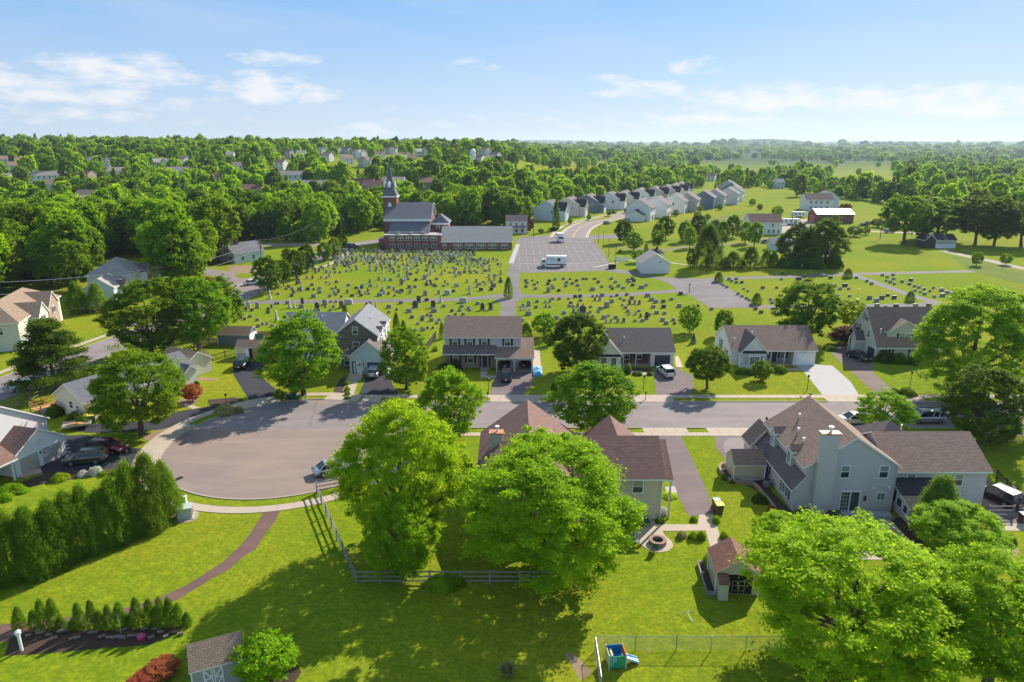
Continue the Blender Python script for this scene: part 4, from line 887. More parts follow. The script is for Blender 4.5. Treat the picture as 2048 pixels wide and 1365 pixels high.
# ---------------------------------------------------------------- new development on both sides of the curved street
def dev_house(x,y,rot,wm,label,style,group='new houses along the curved street',z=0):
    h=House('new_house',label,'house',x,y,rot,z=z,group=group); h.root.scale=(1.12,1.25,1.1) if style=='front' else (1.12,1.3,1.16)
    if style=='front':
        h.vol(0,10,0,11,0,5.6,'x',3.2,wm,'dark_sh',ov=.4); h.vol(.4,5.4,-2.4,5,0,4.6,'y',3.0,wm,'black_sh',ov=.3); h.vol(6,9.6,-.8,5,0,5.4,'y',2.4,wm,'dark_sh',ov=.3)  # charcoal front gable roof has the shade of its left slope painted in
        h.garage('f',2.9,-2.4,.02,3.6,2.1,'whitep'); h.win('f',2.9,-2.4,3.6,1.2,1.2,'m'); h.win('f',7.8,-.8,3.6,1.,1.3,'d'); h.win('f',7.8,-.8,.8,1.,1.3,'d'); h.win('l',3,0,3.4,.8,1.2,'d')
    else:
        h.vol(0,10.5,0,9.5,0,5.8,'x',3.2,wm,'dark_sh',ov=.4)
        for u in (1.4,3.6,6.6,9.1): h.win('f',u,0,3.8,.9,1.3,'d')
        for u in (1.6,8.8): h.win('f',u,0,.9,1.,1.4,'d')
        b=MB(); b.box(-1,1,-.05,0,0,2.1); h.put(b.mesh('patio_door',[M['glass']]),'patio_door','f',5,0,.1); h.win('l',4.8,0,3.8,.9,1.2,'d'); h.vol(-4,0,2,9,0,2.7,'x',2.,wm,'black_sh') if style=='backgar' else None
    return h.finish()
sid={'paleblue':'pale blue','pinkbeige':'beige','slateblue':'slate blue','white':'white','grey':'grey','cream':'cream','grayblue':'blue grey'}
up=[(1118,443,'paleblue'),(1158,434,'pinkbeige'),(1196,426,'slateblue'),(1238,420,'white'),(1266,416,'cream'),(1297,409,'white'),(1326,404,'grey'),(1350,400,'pinkbeige'),(1366,396,'white'),(1376,392,'grey')]
ordn='first second third fourth fifth sixth seventh eighth ninth tenth eleventh twelfth thirteenth fourteenth fifteenth sixteenth seventeenth eighteenth nineteenth twentieth'.split()+['twenty-'+q for q in 'first second third fourth fifth sixth seventh eighth ninth'.split()]+['thirtieth']+['thirty-'+q for q in 'first second third fourth fifth sixth seventh eighth ninth'.split()]+['fortieth']
for i,(px,py,wm) in enumerate(up):
    x,y=P(px,py); dev_house(x,y,67,wm,sid[wm]+' new house with garage gable, '+ordn[i]+' from the left in the upper row','front')
lo=[(1300,443,'white','backgar'),(1333,436,'white','back'),(1368,428,'white','back'),(1393,424,'pinkbeige','back'),(1426,419,'slateblue','back'),(1447,415,'grayblue','back'),(1474,410,'grayblue','back'),(1484,404,'paleblue','back'),(1478,396,'slateblue','back'),(1470,390,'grey','back')]
for i,(px,py,wm,st) in enumerate(lo):
    x,y=P(px,py); dev_house(x,y,67,wm,sid[wm]+' new house seen from behind, '+ordn[i]+' from the left in the lower row',st)
# ---------------------------------------------------------------- vehicles
CARC={}
def car_meshes(kind,pm):
    k=(kind,pm.name)
    if k in CARC: return CARC[k]
    L,Wd,H,belt,hood,cab,wr={'sedan':(4.7,1.82,1.45,.88,.80,[(-1.75,.90),(-1.05,1.42),(.35,1.45),(1.15,.92)],.32),'suv':(4.7,1.9,1.72,1.02,.98,[(-2.2,1.05),(-1.95,1.66),(.45,1.72),(1.2,1.04)],.36),
      'hatch':(4.5,1.84,1.62,.98,.92,[(-2.1,1.0),(-1.75,1.56),(.4,1.62),(1.2,.98)],.35),'van':(5.1,2.0,1.76,1.02,.92,[(-2.4,1.05),(-2.2,1.70),(.9,1.74),(1.85,1.0)],.34),'wagon':(4.8,1.84,1.64,.98,.94,[(-2.3,1.0),(-1.95,1.55),(.35,1.6),(1.2,.97)],.35)}[kind]
    hl=L/2; wx=L*.29; hw=Wd/2
    def arch(cx): return [(cx+wr*1.13*math.cos(a),.33+wr*1.13*math.sin(a)) for a in [PI*(1-i/7) for i in range(8)]]
    prof=[(-hl+.02,.32)]+[(p[0],p[1]) for p in arch(-wx)]+[(p[0],p[1]) for p in arch(wx)]+[(hl-.03,.30),(hl,.55),(hl-.10,hood-.14),(hl-.45,hood),(cab[3][0],belt),(cab[0][0],belt+.02),(-hl+.05,belt-.06),(-hl,.6)]
    me=bpy.data.meshes.new('body'); b=MB(); b.prism(prof,'y',-hw,hw); 
    import bmesh
    m0=b.mesh('body',[pm]); bm=bmesh.new(); bm.from_mesh(m0); bmesh.ops.remove_doubles(bm,verts=bm.verts,dist=1e-4)
    # tuck the flanks in toward sill and belt, round the nose in plan
    for v in bm.verts:
        s=1-.045*max(0,(v.co.z-.62)/.4)-.03*max(0,(.5-v.co.z)/.3); e=abs(v.co.x)/hl; v.co.y*=s*(1-.10*max(0,(e-.85)/.15)**2)
    ed=[e for e in bm.edges if len(e.link_faces)==2 and abs(e.verts[0].co.y-e.verts[1].co.y)<1e-3]
    bmesh.ops.bevel(bm,geom=ed,offset=.05,segments=2,affect='EDGES',profile=.6,clamp_overlap=True)
    for f in bm.faces: f.smooth=True
    bm.to_mesh(m0); bm.free()
    g=MB(); c=cab; wb=hw*.92; wt=hw*.72
    bot=[(c[0][0],c[0][1]-.03),(c[3][0],c[3][1]-.03)]; top=[(c[1][0],c[1][1]),(c[2][0],c[2][1])]
    A=[(bot[0][0],-wb,bot[0][1]),(bot[1][0],-wb,bot[1][1]),(bot[1][0],wb,bot[1][1]),(bot[0][0],wb,bot[0][1])]; B=[(top[0][0],-wt,top[0][1]),(top[1][0],-wt,top[1][1]),(top[1][0],wt,top[1][1]),(top[0][0],wt,top[0][1])]
    for i in range(4): j=(i+1)%4; g.face([A[i],A[j],B[j],B[i]])
    g.face(B); gmh=g.mesh('windows',[M['carglass']])
    r=MB(); x0,x1=c[1][0]-.03,c[2][0]+.02; z0=min(c[1][1],c[2][1]); zz=c[2][1]
    r.prism([(x0,c[1][1]-.03),(x1,zz-.03),(x1-.12,zz+.035),(x0+.12,c[1][1]+.035)],'y',-wt-.02,wt+.02)
    for sy in(-1,1):       # pillars
        for (xa,za,xb,zb) in ((c[0][0],c[0][1],c[1][0],c[1][1]),(c[3][0],c[3][1],c[2][0],c[2][1]),((c[0][0]+c[3][0])/2-.1,belt,(c[1][0]+c[2][0])/2-.1,zz),((c[0][0]*.72+c[3][0]*.28),belt,(c[1][0]*.78+c[2][0]*.22),zz)):
            r.bar((xa,sy*(wb+.005),za-.02),(xb,sy*(wt+.01),zb),.05,.09)
    rmh=r.mesh('roof',[pm])
    t=MB(); t.tube((0,-.11,0),(0,.11,0),wr,wr,16); ty=t.mesh('tyre',[M['tyre']]); t=MB(); t.tube((0,-.12,0),(0,.12,0),wr*.62,wr*.62,12); ri=t.mesh('rim',[M['rim']])
    hd=MB().box(-.05,.05,-.2,.2,-.07,.07).mesh('headlight',[M['headl']]); tl=MB().box(-.04,.04,-.13,.13,-.14 if kind!='sedan' else -.07,.14 if kind!='sedan' else .07).mesh('taillight',[M['redl']])
    pl=MB().box(-.015,.015,-.16,.16,-.08,.08).mesh('license_plate',[M['whitep']]); mi=MB().box(-.09,.09,-.1,.1,-.06,.08).mesh('mirror',[pm]); gr=MB().box(-.03,.03,-.45,.45,-.1,.1).mesh('grille',[M['iron']])
    CARC[k]=(m0,gmh,rmh,ty,ri,hd,tl,pl,mi,gr,(L,hw,belt,hood,wx,wr,cab)); return CARC[k]
def car(name,label,cat,kind,x,y,rz,color,metal=.3,rack=False,z=.012):
    pm=paintm('car paint '+str(color),color+(1,),metal)
    bo,gl,ro,ty,ri,hd,tl,pl,mi,gr,(L,hw,belt,hood,wx,wr,cab)=car_meshes(kind,pm)
    r=empty(name,(x,y,z),R(rz),label,cat); 
    def ad(n,m,loc=(0,0,0),par=None,rot=0):
        o=bpy.data.objects.new(n,m); COL.objects.link(o); o.parent=par or r; o.location=loc; o.rotation_euler=(0,0,rot); return o
    ad('body',bo); ad('windows',gl); rf=ad('roof',ro)
    for sx in(-1,1):
        for sy in(-1,1):
            w=empty('wheel',(sx*wx,sy*(hw-.13),wr)); w.parent=r; ad('tyre',ty,par=w); ad('rim',ri,par=w)
    for sy in(-1,1): ad('headlight',hd,(L/2-.1,sy*(hw-.32),hood-.2)); ad('taillight',tl,(-L/2+.03,sy*(hw-.2),belt-.2)); ad('mirror',mi,(cab[3][0]-.25,sy*(hw+.07),belt+.08))
    ad('license_plate',pl,(-L/2-.01,0,.62)); ad('grille',gr,(L/2-.03,0,.52))
    if rack:
        b=MB(); 
        for sy in(-1,1): b.box(cab[1][0]+.1,cab[2][0]-.1,sy*hw*.62-.03,sy*hw*.62+.03,cab[2][1]+.04,cab[2][1]+.1)
        b.build('roof_rack',M['iron'],r)
    return r
def cp(px,py): return P(px,py)
x,y=cp(655,948); car('parked_car','silver sedan on the right edge of the cul-de-sac, partly under the maple','car','sedan',x+.6,y+.4,27,(.55,.56,.58),.6)
x,y=cp(746,757); car('parked_car','silver hatchback parked on the dark drive before the blue garage door','car','hatch',x,y+1.6,88,(.52,.53,.54),.6)
x,y=cp(1013,764); car('parked_car','black sport utility parked before the open double garage','car','suv',x,y+1.4,88,(.03,.032,.036),.4,True)
car('parked_car','dark car inside the left bay of the open garage','car','hatch',-1.2,112.6,90,(.035,.03,.03),.4); car('parked_car','dark red car inside the right bay of the open garage','car','sedan',2.0,113.2,90,(.09,.02,.02),.4)
x,y=cp(1335,756); car('parked_car','white hatchback in the driveway of the dark garage ranch','car','hatch',x,y+1.6,100,(.80,.80,.80),.0)
x,y=cp(1725,724); car('parked_car','dark sedan beside the dormered house','car','sedan',x,y+1.6,-72,(.025,.03,.04),.5)
x,y=cp(1855,847); car('parked_minivan','silver minivan parked on the near side of the street','minivan','van',x,y+.6,180,(.58,.60,.62),.5,True)
x,y=cp(1704,850); car('parked_car','white sedan parked on the street behind the blue grey house','car','sedan',x+.4,y+.6,180,(.78,.78,.78),.05)
x,y=cp(1998,1005); car('parked_car','black car on the drive right of the grey wing','car','suv',x,y+.4,112,(.02,.022,.026),.5,True)
x,y=cp(167,930); car('parked_car','olive wagon with a roof rack in front of the white garage','car','suv',x,y+.6,192,(.20,.19,.13),.6,True)
x,y=cp(210,908); car('parked_car','dark red wagon beside the olive one','car','wagon',x,y+.6,-8,(.22,.015,.03),.4,True)
x,y=cp(481,738); car('parked_car','black car with an open load beside the two tone shed','car','suv',x,y+1.2,93,(.025,.027,.03),.5)
x,y=cp(50,784); car('moving_car','white car driving along the side street on the left','car','suv',x,y+1,24,(.75,.75,.76),.1)
x,y=cp(5,690); car('parked_van','silver minivan on the drive of the tan house','minivan','van',x,y,40,(.6,.62,.64),.5)
x,y=cp(172,626); car('parked_car','dark red car beside the pines','car','sedan',x,y,10,(.15,.03,.05),.3)
x,y=cp(505,570); car('parked_car','white car at the junction by the cemetery corner','car','sedan',x,y,35,(.75,.75,.75),.1)
x,y=cp(706,497); car('moving_pickup','dark pickup on the road left of the church','car','suv',x,y,15,(.05,.05,.055),.3)
x,y=cp(1214,449); car('moving_car','dark green car on the curved new street','car','sedan',x,y,42,(.03,.05,.045),.3)
for px,py,c,lb,rz in ((1256,443,(.7,.7,.7),'white car across the curved new street',45),(1225,428,(.03,.03,.03),'black car outside the slate blue new house',20),(1264,424,(.6,.6,.62),'silver car outside the white new houses',20),(1258,437,(.25,.35,.33),'grey green car on the new street',48),(1534,487,(.05,.05,.05),'dark car below the white farmhouse',-10),
  (1728,453,(.04,.05,.06),'dark car right of the red barn, nearer',5),(1738,449,(.08,.1,.12),'dark blue car right of the red barn, farther',8),(1778,466,(.5,.5,.5),'grey car on the farm drive',0),(1582,450,(.75,.75,.75),'white car among the farm vehicles',5),(696,495,(.5,.5,.5),'grey car at the church corner',20)):
    x,y=cp(px,py); car('distant_car',lb,'car','sedan' if c[0]<.5 else 'hatch',x,y,rz,c,.2)
def text_mesh(txt,size,mat,name='lettering'):
    cu=bpy.data.curves.new(name,'FONT'); cu.body=txt; cu.size=size; cu.extrude=.008; cu.align_x='CENTER'; cu.align_y='CENTER'
    o=bpy.data.objects.new('tmp',cu); COL.objects.link(o); dg=bpy.context.evaluated_depsgraph_get(); me=bpy.data.meshes.new_from_object(o.evaluated_get(dg)); bpy.data.objects.remove(o); me.name=name; me.materials.clear(); me.materials.append(mat); return me
def truck(x,y,rz,L,label,logo):
    r=empty('box_truck',(x,y,.012),R(rz),label,'truck')
    MB().box(-L/2,L/2-2.0,-1.22,1.22,.95,3.45,0,1).build('cargo_box',[M['whitep'],M['white_metal']],r)
    c=MB(); c.prism([(L/2-1.95,.45),(L/2,.45),(L/2,1.25),(L/2-.35,1.5),(L/2-.75,2.35),(L/2-1.95,2.4)],'y',-1.05,1.05); c.build('cab',M['whitep'],r)
    g=MB(); g.face([(L/2-.32,-.95,1.53),(L/2-.32,.95,1.53),(L/2-.70,.9,2.28),(L/2-.70,-.9,2.28)]); 
    for s in(-1,1): g.prism([(L/2-1.5,1.45),(L/2-.55,1.45),(L/2-.85,2.2),(L/2-1.5,2.2)],'y',s*1.06-.01,s*1.06+.01)
    g.build('windows',M['carglass'],r); MB().box(-L/2+.1,L/2-.6,-.5,.5,.45,.95).build('chassis',M['iron'],r)
    for sx in (-L/2+1.5,L/2-1.0):
        for s in(-1,1):
            w=empty('wheel',(sx,s*.98,.42)); w.parent=r; MB().tube((0,-.13,0),(0,.13,0),.42,.42,14).build('tyre',M['tyre'],w); MB().tube((0,-.14,0),(0,.14,0),.22,.22,10).build('rim',M['rim'],w)
    for s in(-1,1): MB().box(L/2-.02,L/2+.03,s*.8-.15,s*.8+.15,.75,.95).build('headlight',M['headl'],r)
    if logo:
        gm_=plain('dark green decal',(.02,.12,.07),.4,.05)
        for s in(-1,1):
            e=MB(); e.tube((0,-.012,0),(0,.012,0),.55,.55,20); e.build('emblem',gm_,r,(s*-.1+(.9 if s<0 else -1.4)-.2,s*1.235,2.35))
            for i,(n,wd) in enumerate(((0,2.3),(1,1.6))):
                t_=MB(); k=14-4*n
                for q in range(k): t_.box(q*wd/k,q*wd/k+wd/k*.6,-.006,.006,0,.16)
                t_.build('lettering',gm_,r,(-2.6 if s<0 else -.6,s*1.235,2.5-.4*n))
    return r
x,y=P(1107,535); truck(x,y+1.2,176,8.2,'white box truck with a round green emblem in the church parking lot',True)
x,y=P(1121,485); truck(x,y+1,-86,6.2,'small white box truck at the far edge of the parking lot',False)
def rv(px,py,rz,L,label):
    x,y=P(px,py); r=empty('camper_trailer',(x,y,0),R(rz),label,'trailer'); b=MB(); b.prism([(-L/2,.6),(L/2-.5,.6),(L/2,1.4),(L/2-.4,2.9),(-L/2+.2,3.0),(-L/2,2.7)],'y',-1.2,1.2); b.build('body',M['whitep'],r)
    for i in range(3): MB().box(-L/3+i*L/4,-L/3+i*L/4+.9,-1.23,-1.2,1.5,2.2).build('window',M['glass'],r)
    for s in(-.5,.5):
        for t_ in(-1,1): MB().tube((s,t_*1.05-.1,.38),(s,t_*1.05+.1,.38),.38,.38,12).build('wheel',M['tyre'],r)
    MB().bar((L/2-.3,0,.6),(L/2+1.2,0,.5),.1,.1).build('hitch',M['iron'],r)
rv(1597,435,8,8,'white camper trailer left of the red barn, farther'); rv(1580,450,4,9,'white camper trailer left of the red barn, nearer')
x,y=P(150,857)  # flat trailer with boxes
r=empty('utility_trailer',(x+.3,y,0),R(25),'small open trailer with boards beside the ranch gable','trailer'); MB().box(-1.7,1.7,-.9,.9,.5,.6).build('bed',M['greywood'],r); MB().box(-1.7,1.7,-.95,-.9,.6,.8).build('side_board',M['steel'],r); MB().box(-1.7,1.7,.9,.95,.6,.8).build('side_board',M['steel'],r)
for s in(-1,1): MB().tube((0,s*1.05-.1,.3),(0,s*1.05+.1,.3),.3,.3,12).build('wheel',M['tyre'],r)
MB().bar((1.7,0,.5),(3,0,.4),.1,.1).build('hitch',M['iron'],r)
for i,(dx,dy,a) in enumerate(((0,.2,.2),(-.5,-.2,.6),(.6,-.1,-.3))): tag(MB().box(-.45,.45,-.25,.25,0,.12+.05*i).build('lumber_bundle',M['newwood'],None,(x+.3+dx,y+dy,.62),a),'bundle of orange lumber on the open trailer, '+ordn[i],'lumber')
x,y=P(181,845); r=empty('garden_cart',(x,y,0),.3,'yellow and brown cart beside the open trailer','cart'); MB().box(-.8,.8,-.5,.5,.4,1.0).build('tub',M['wood'],r); MB().box(-.75,.75,-.55,.55,1.0,1.12).build('lid',plain('mustard lid',(.55,.45,.08),.6),r)
for s in(-.5,.5): MB().tube((s,-.6,.25),(s,-.5,.25),.25,.25,10).build('wheel',M['tyre'],r)
# ---------------------------------------------------------------- fences
def railfence(name,label,pts,mat='greywood',h=1.25,rails=3,step=2.4,cat='fence'):
    r=empty(name,(pts[0][0],pts[0][1],0),0,label,cat); ox,oy=pts[0]
    for a,b in zip(pts,pts[1:]):
        d=Vector((b[0]-a[0],b[1]-a[1])); n=max(1,round(d.length/step)); 
        for i in range(n+(b==pts[-1])):
            p=Vector(a)+d*i/n; MB().box(-.075,.075,-.06,.06,-.1,h+.1).build('post',M[mat],r,(p.x-ox,p.y-oy,0),math.atan2(d.y,d.x))
        for k in range(rails):
            z=.3+k*(h-.35)/(rails-1) if rails>1 else h; m=MB()
            for i in range(n):
                p=Vector(a)+d*i/n; q=Vector(a)+d*(i+1)/n; w=random.uniform(-.03,.03); m.bar((p.x-ox,p.y-oy,z+w),(q.x-ox,q.y-oy,z-w),.05,.13)
            m.build('rail',M[mat],r)
random.seed(2)
fc=P(712,1168)
railfence('split_rail_fence','weathered split rail fence around the back yard under the maples',[P(634,988),fc,P(860,1168),P(1100,1168)])
railfence('split_rail_fence','short split rail fence along the sidewalk under the yellow green maple',[P(634,986),(-16.5,69.9)])
railfence('split_rail_fence','brown rail fence along the side street',[P(-60,850),P(35,815),P(110,778),P(170,752),P(215,730)],mat='wood',h=1.5,step=3.)
railfence('split_rail_fence','short rail fence right of the low tree by the driveway',[P(1975,1035),P(2024,1035)],h=1.3)
railfence('split_rail_fence','old tangled rail fence around the garden behind the ranch',[P(388,752),P(420,735),P(418,718),P(400,705),P(385,690)],h=1.2,mat='wood')
def picket(name,label,pts,mat,h,gap,w=.07,post=2.4,z0=.08,cap=True):
    r=empty(name,(pts[0][0],pts[0][1],0),0,label,'fence'); ox,oy=pts[0]
    m=MB(); rl=MB()
    for a,b in zip(pts,pts[1:]):
        d=Vector((b[0]-a[0],b[1]-a[1])); n=int(d.length/gap); u=d.normalized()
        for i in range(n):
            p=Vector(a)+u*gap*i; q=p+u*w; m.bar(((p.x+q.x)/2-ox,(p.y+q.y)/2-oy,z0),((p.x+q.x)/2-ox,(p.y+q.y)/2-oy,h),w,.03)
        for z in (.25,h-.15): rl.bar((a[0]-ox,a[1]-oy,z),(b[0]-ox,b[1]-oy,z),.05,.06)
        k=max(1,round(d.length/post))
        for i in range(k+1):
            p=Vector(a)+d*i/k; MB().box(-.06,.06,-.06,.06,0,h+.12).build('post',M[mat],r,(p.x-ox,p.y-oy,0))
    m.build('pickets',M[mat],r); rl.build('rails',M[mat],r)
picket('metal_fence','black metal picket fence along the sidewalk at the right',[P(1945,886),P(2048,886),P(2200,886)],'iron',1.3,.16,.03)
picket('metal_fence','black metal picket fence beside the black car',[P(1992,962),P(2030,1000),P(2075,1045)],'iron',1.3,.16,.03)
picket('metal_fence','thin metal fence on the lawn left of the two tone shed',[P(425,723),P(475,708)],'iron',1.2,.2,.03); picket('metal_fence','thin metal fence behind the brick house yard',[P(1062,672),P(1110,672)],'iron',1.2,.22,.03)
picket('picket_fence','low weathered picket fence below the dark trees',[P(388,693),P(450,688)],'wood',1.3,.13,.1); picket('picket_fence','small dark picket fence behind the white house',[P(55,845),P(92,832)],'wood',1.1,.18,.1)
picket('board_fence','orange cedar board fence behind the shed',[P(495,681),P(560,678)],'newwood',1.7,.15,.14); picket('board_fence','green board fence at the end of the cedar fence',[P(528,683),P(500,684)],'greenshut',1.6,.15,.14)
picket('picket_fence','white picket panel in the park beside the lamp posts',[P(1229,523),P(1258,523)],'whitep',1.4,.24,.18); 
picket('board_fence','leaning boards in the garden between the stone and brick houses',[P(853,703),P(872,678)],'wood',1.5,.3,.12)
def chain(name,label,pts,h=1.3):
    r=empty(name,(pts[0][0],pts[0][1],0),0,label,'fence'); ox,oy=pts[0]
    for a,b in zip(pts,pts[1:]):
        d=Vector((b[0]-a[0],b[1]-a[1])); n=max(1,round(d.length/2.9)); u=d.normalized()
        for i in range(n+1):
            p=Vector(a)+d*i/n; MB().tube((p.x-ox,p.y-oy,0),(p.x-ox,p.y-oy,h+.05),.035,.035,7).build('post',M['steel'],r)
        m=MB(); L=d.length; s=.16; i=0
        while i*s<L+h:
            for sg in (1,-1):
                x0=i*s if sg==-1 else i*s-h; x1=x0+(h if sg==1 else -h)
                za,zb=.05,h; xa,xb=x0,x1
                def cl(xa,za,xb,zb):
                    if xa>xb: xa,za,xb,zb=xb,zb,xa,za
                    if xb<0 or xa>L: return None
                    if xa<0: za+= (zb-za)*(0-xa)/(xb-xa); xa=0
                    if xb>L: zb=za+(zb-za)*(L-xa)/(xb-xa); xb=L
                    return xa,za,xb,zb
                c=cl(xa,za,xb,zb)
                if c and abs(c[0]-c[2])>.01: 
                    A=Vector(a)+u*c[0]; B=Vector(a)+u*c[2]; m.bar((A.x-ox,A.y-oy,c[1]),(B.x-ox,B.y-oy,c[3]),.008,.008)
            i+=1
        m.build('mesh',M['steel'],r); tr=MB(); tr.tube((a[0]-ox,a[1]-oy,h),(b[0]-ox,b[1]-oy,h),.022,.022,6); tr.build('top_rail',M['steel'],r)
chain('chain_link_fence','chain link fence around the yard with the toy climber',[P(1202,1385),P(1190,1302),P(1270,1302),P(1352,1302),P(1560,1302),P(1640,1302)])
# ---------------------------------------------------------------- toy climber
def climber():
    x,y=P(1218,1341); r=empty('toy_climber',(x,y,0),R(6),'green and blue plastic toy climber with a short slide inside the wire fence','toy')
    gr=plain('green plastic',(.01,.30,.14),.4,.05); bl=plain('blue plastic',(.01,.16,.42),.4,.05); orr=plain('orange plastic',(.75,.16,.03),.4,.05); lb=plain('pale blue plastic',(.35,.60,.85),.35,.05); cr=plain('cream plastic',(.62,.55,.33),.5,.05)
    MB().box(0,1.25,0,.05,.12,1.15).build('front_panel',gr,r); MB().box(0,1.25,1.1,1.15,.12,1.25).build('back_panel',bl,r); MB().box(1.2,1.25,.05,1.1,.7,1.3).build('side_panel',orr,r); MB().box(0,.05,.05,1.1,.12,1.15).build('side_panel',cr,r); MB().box(.05,1.2,.05,1.1,.5,.56).build('deck',bl,r)
    st=MB()
    for i in range(5): st.box(.12,.12+(.42-.07*i if i>2 else .42),-.02,0,1.0-i*.16,1.05-i*.16)
    st.build('slots',lb,r)
    for px_ in (0,1.25):
        for py_ in (0,1.15): MB().tube((px_,py_,0),(px_,py_,1.3),.05,.05,8).build('corner_post',cr,r)
    s=MB(); s.prism([(1.25,.5),(2.35,.05),(2.35,.13),(1.25,.62)],'y',.35,.85); s.bar((1.25,.35,.66),(2.35,.35,.15),.05,.14); s.bar((1.25,.85,.66),(2.35,.85,.15),.05,.14); s.build('slide',lb,r)
    w=MB()
    for i in range(4):
        a=PI/2*i; w.tube((.28+.0,.35+.2*i,1.0),(.28,.35+.2*i,1.05),.09,.09,8)
    w.build('knobs',cr,r)
climber()
# ---------------------------------------------------------------- yard things
x,y=P(1315,1087); f=empty('fire_pit',(x,y,.03),0,'round block fire pit on the pale patio','fire pit'); b=MB(); b.lathe([(.85,0),(.85,.42),(.52,.42),(.52,.1)],n=24); b.build('ring',brickm('fire pit block',(.34,.22,.18),(.28,.19,.16),(.2,.15,.12),.3,.14,.015),f); b=MB(); b.tube((0,0,.05),(0,0,.09),.52,.52,18); b.build('ash_bed',M['dark'],f)
def chairm(x,y,rz,label):
    r=empty('patio_chair',(x,y,.03),R(rz),label,'chair'); MB().box(-.28,.28,-.28,.28,.38,.43).build('seat',M['greenshut'],r); b=MB(); b.prism([(.24,.43),(.3,.43),(.42,1.),(.36,1.)],'x',-.28,.28); b.build('backrest',M['greenshut'],r)
    for a in(-.25,.25):
        for c in(-.25,.25): MB().tube((a,c,0),(a,c,.4),.02).build('leg',M['iron'],r)
x,y=P(1309,1102); chairm(x,y,170,'small dark green chair in front of the fire pit'); x,y=P(1272,1090); chairm(x,y,60,'small dark chair at the left rim of the patio')
x,y=P(1294,1052); chairm(x,y,20,'dark garden chair by the corner of the beige house')
def bin_(px,py,rz,body,lid,label,name='wheeled_bin',s=1.):
    x,y=P(px,py); r=empty(name,(x,y,.01),R(rz),label,'bin'); r.scale=(s,s,s); b=MB(); A=[(-.24,-.26),(.24,-.26),(.24,.26),(-.24,.26)]; B=[(-.3,-.33),(.3,-.33),(.3,.33),(-.3,.33)]
    for i in range(4): j=(i+1)%4; b.face([(A[i][0],A[i][1],.05),(A[j][0],A[j][1],.05),(B[j][0],B[j][1],.98),(B[i][0],B[i][1],.98)])
    b.build('body',body,r); l=MB(); l.prism([(-.36,.98),(.36,.98),(.36,1.03),(.1,1.09),(-.36,1.04)],'x',-.33,.33); l.build('lid',lid,r)
    for s_ in(-1,1): MB().tube((s_*.27,.25,.12),(s_*.33,.25,.12),.12,.12,10).build('wheel',M['tyre'],r)
yl=plain('yellow lid plastic',(.75,.70,.05),.4,.05); gl=plain('grey lid plastic',(.33,.34,.38),.4,.05); br=plain('brown bin plastic',(.10,.05,.04),.5,.1); gn=plain('dark green plastic',(.015,.09,.06),.5,.1)
bin_(1431,1018,5,br,gl,'brown wheeled bin with a grey lid at the end of the driveway',s=1.1); bin_(1437,1029,5,br,yl,'brown wheeled bin with a yellow lid at the end of the driveway',s=1.2)
bin_(578,800,0,gn,yl,'green bin with a yellow lid at the kerb by the black driveway'); bin_(589,800,0,gn,gn,'green bin with a green lid at the kerb by the black driveway')
bin_(2044,1045,0,br,gl,'dark bin at the right edge by the black car'); bin_(92,833,0,gl,plain('blue lid plastic',(.2,.4,.7),.4,.05),'grey bin with a blue lid behind the picket fence')
for i,px in enumerate((1219,1224,1229)): bin_(px,538,0,M['iron'],M['iron'],'black bin at the corner of the parking lot, '+('left','middle','right')[i],s=1.3)
# utility boxes near the cul-de-sac
x,y=P(371,1034); u=empty('transformer_box',(x,y,0),R(20),'pale green transformer box on the gravel ring','utility box'); gb=plain('pale green enamel',(.42,.48,.42),.5,.05); MB().box(-.7,.7,-.6,.6,.1,1.15).build('cabinet',gb,u); MB().box(-.75,.75,-.65,.65,1.15,1.22).build('lid',gb,u); MB().box(-.85,.85,-.8,.8,0,.1).build('pad',M['conc'],u); MB().box(.71,.74,-.4,.4,.25,1.).build('panel',M['glass'],u)
x,y=P(369,1016); u=empty('utility_pedestal',(x,y,0),R(10),'white utility pedestal beside the transformer box','utility box'); MB().box(-.3,.3,-.22,.22,0,1.25).build('cabinet',M['whitep'],u); MB().box(-.33,.33,-.25,.25,1.25,1.32).build('lid',M['whitep'],u)
x,y=P(360,1013); u=empty('utility_pedestal',(x,y,0),0,'short white utility pedestal behind the transformer box','utility box'); MB().tube((0,0,0),(0,0,.8),.16,.16,10).build('cabinet',M['whitep'],u); MB().tube((0,0,.8),(0,0,.9),.18,.08,10).build('cap',M['whitep'],u)
# garden walls, planter, patio bits
w_=[P(*p) for p in ((1452,931),(1441,934),(1440,943),(1449,956),(1466,966),(1488,969),(1508,972),(1524,990),(1540,1008),(1552,1026))]; wl=MB(); sm_=smooth(w_,4); A=offs(sm_,.14); B=offs(sm_,-.14)
for i in range(len(sm_)-1): wl.prism([B[i],B[i+1],A[i+1],A[i]],'z',0,.4)
tag(wl.build('garden_wall',brickm('tan wall block',(.36,.27,.2),(.3,.23,.17),(.2,.16,.12),.3,.13,.012)),'low curved block wall around the bed by the tan shed','wall')
r=empty('raised_bed',(*P(1395,1130),0),0,'timber edged planting bed left of the brown roofed shed','planter'); a=P(1395,1130); 
for p,q in (((1395,1130),(1413,1190)),((1395,1130),(1412,1127)),((1413,1190),(1436,1192))):
    p_=P(*p); q_=P(*q); MB().bar((p_[0]-a[0],p_[1]-a[1],.18),(q_[0]-a[0],q_[1]-a[1],.12,),.12,.36).build('edging',M['greywood'],r) if 0 else MB().bar((p_[0]-a[0],p_[1]-a[1],.18),(q_[0]-a[0],q_[1]-a[1],.18),.12,.36).build('edging',M['greywood'],r)
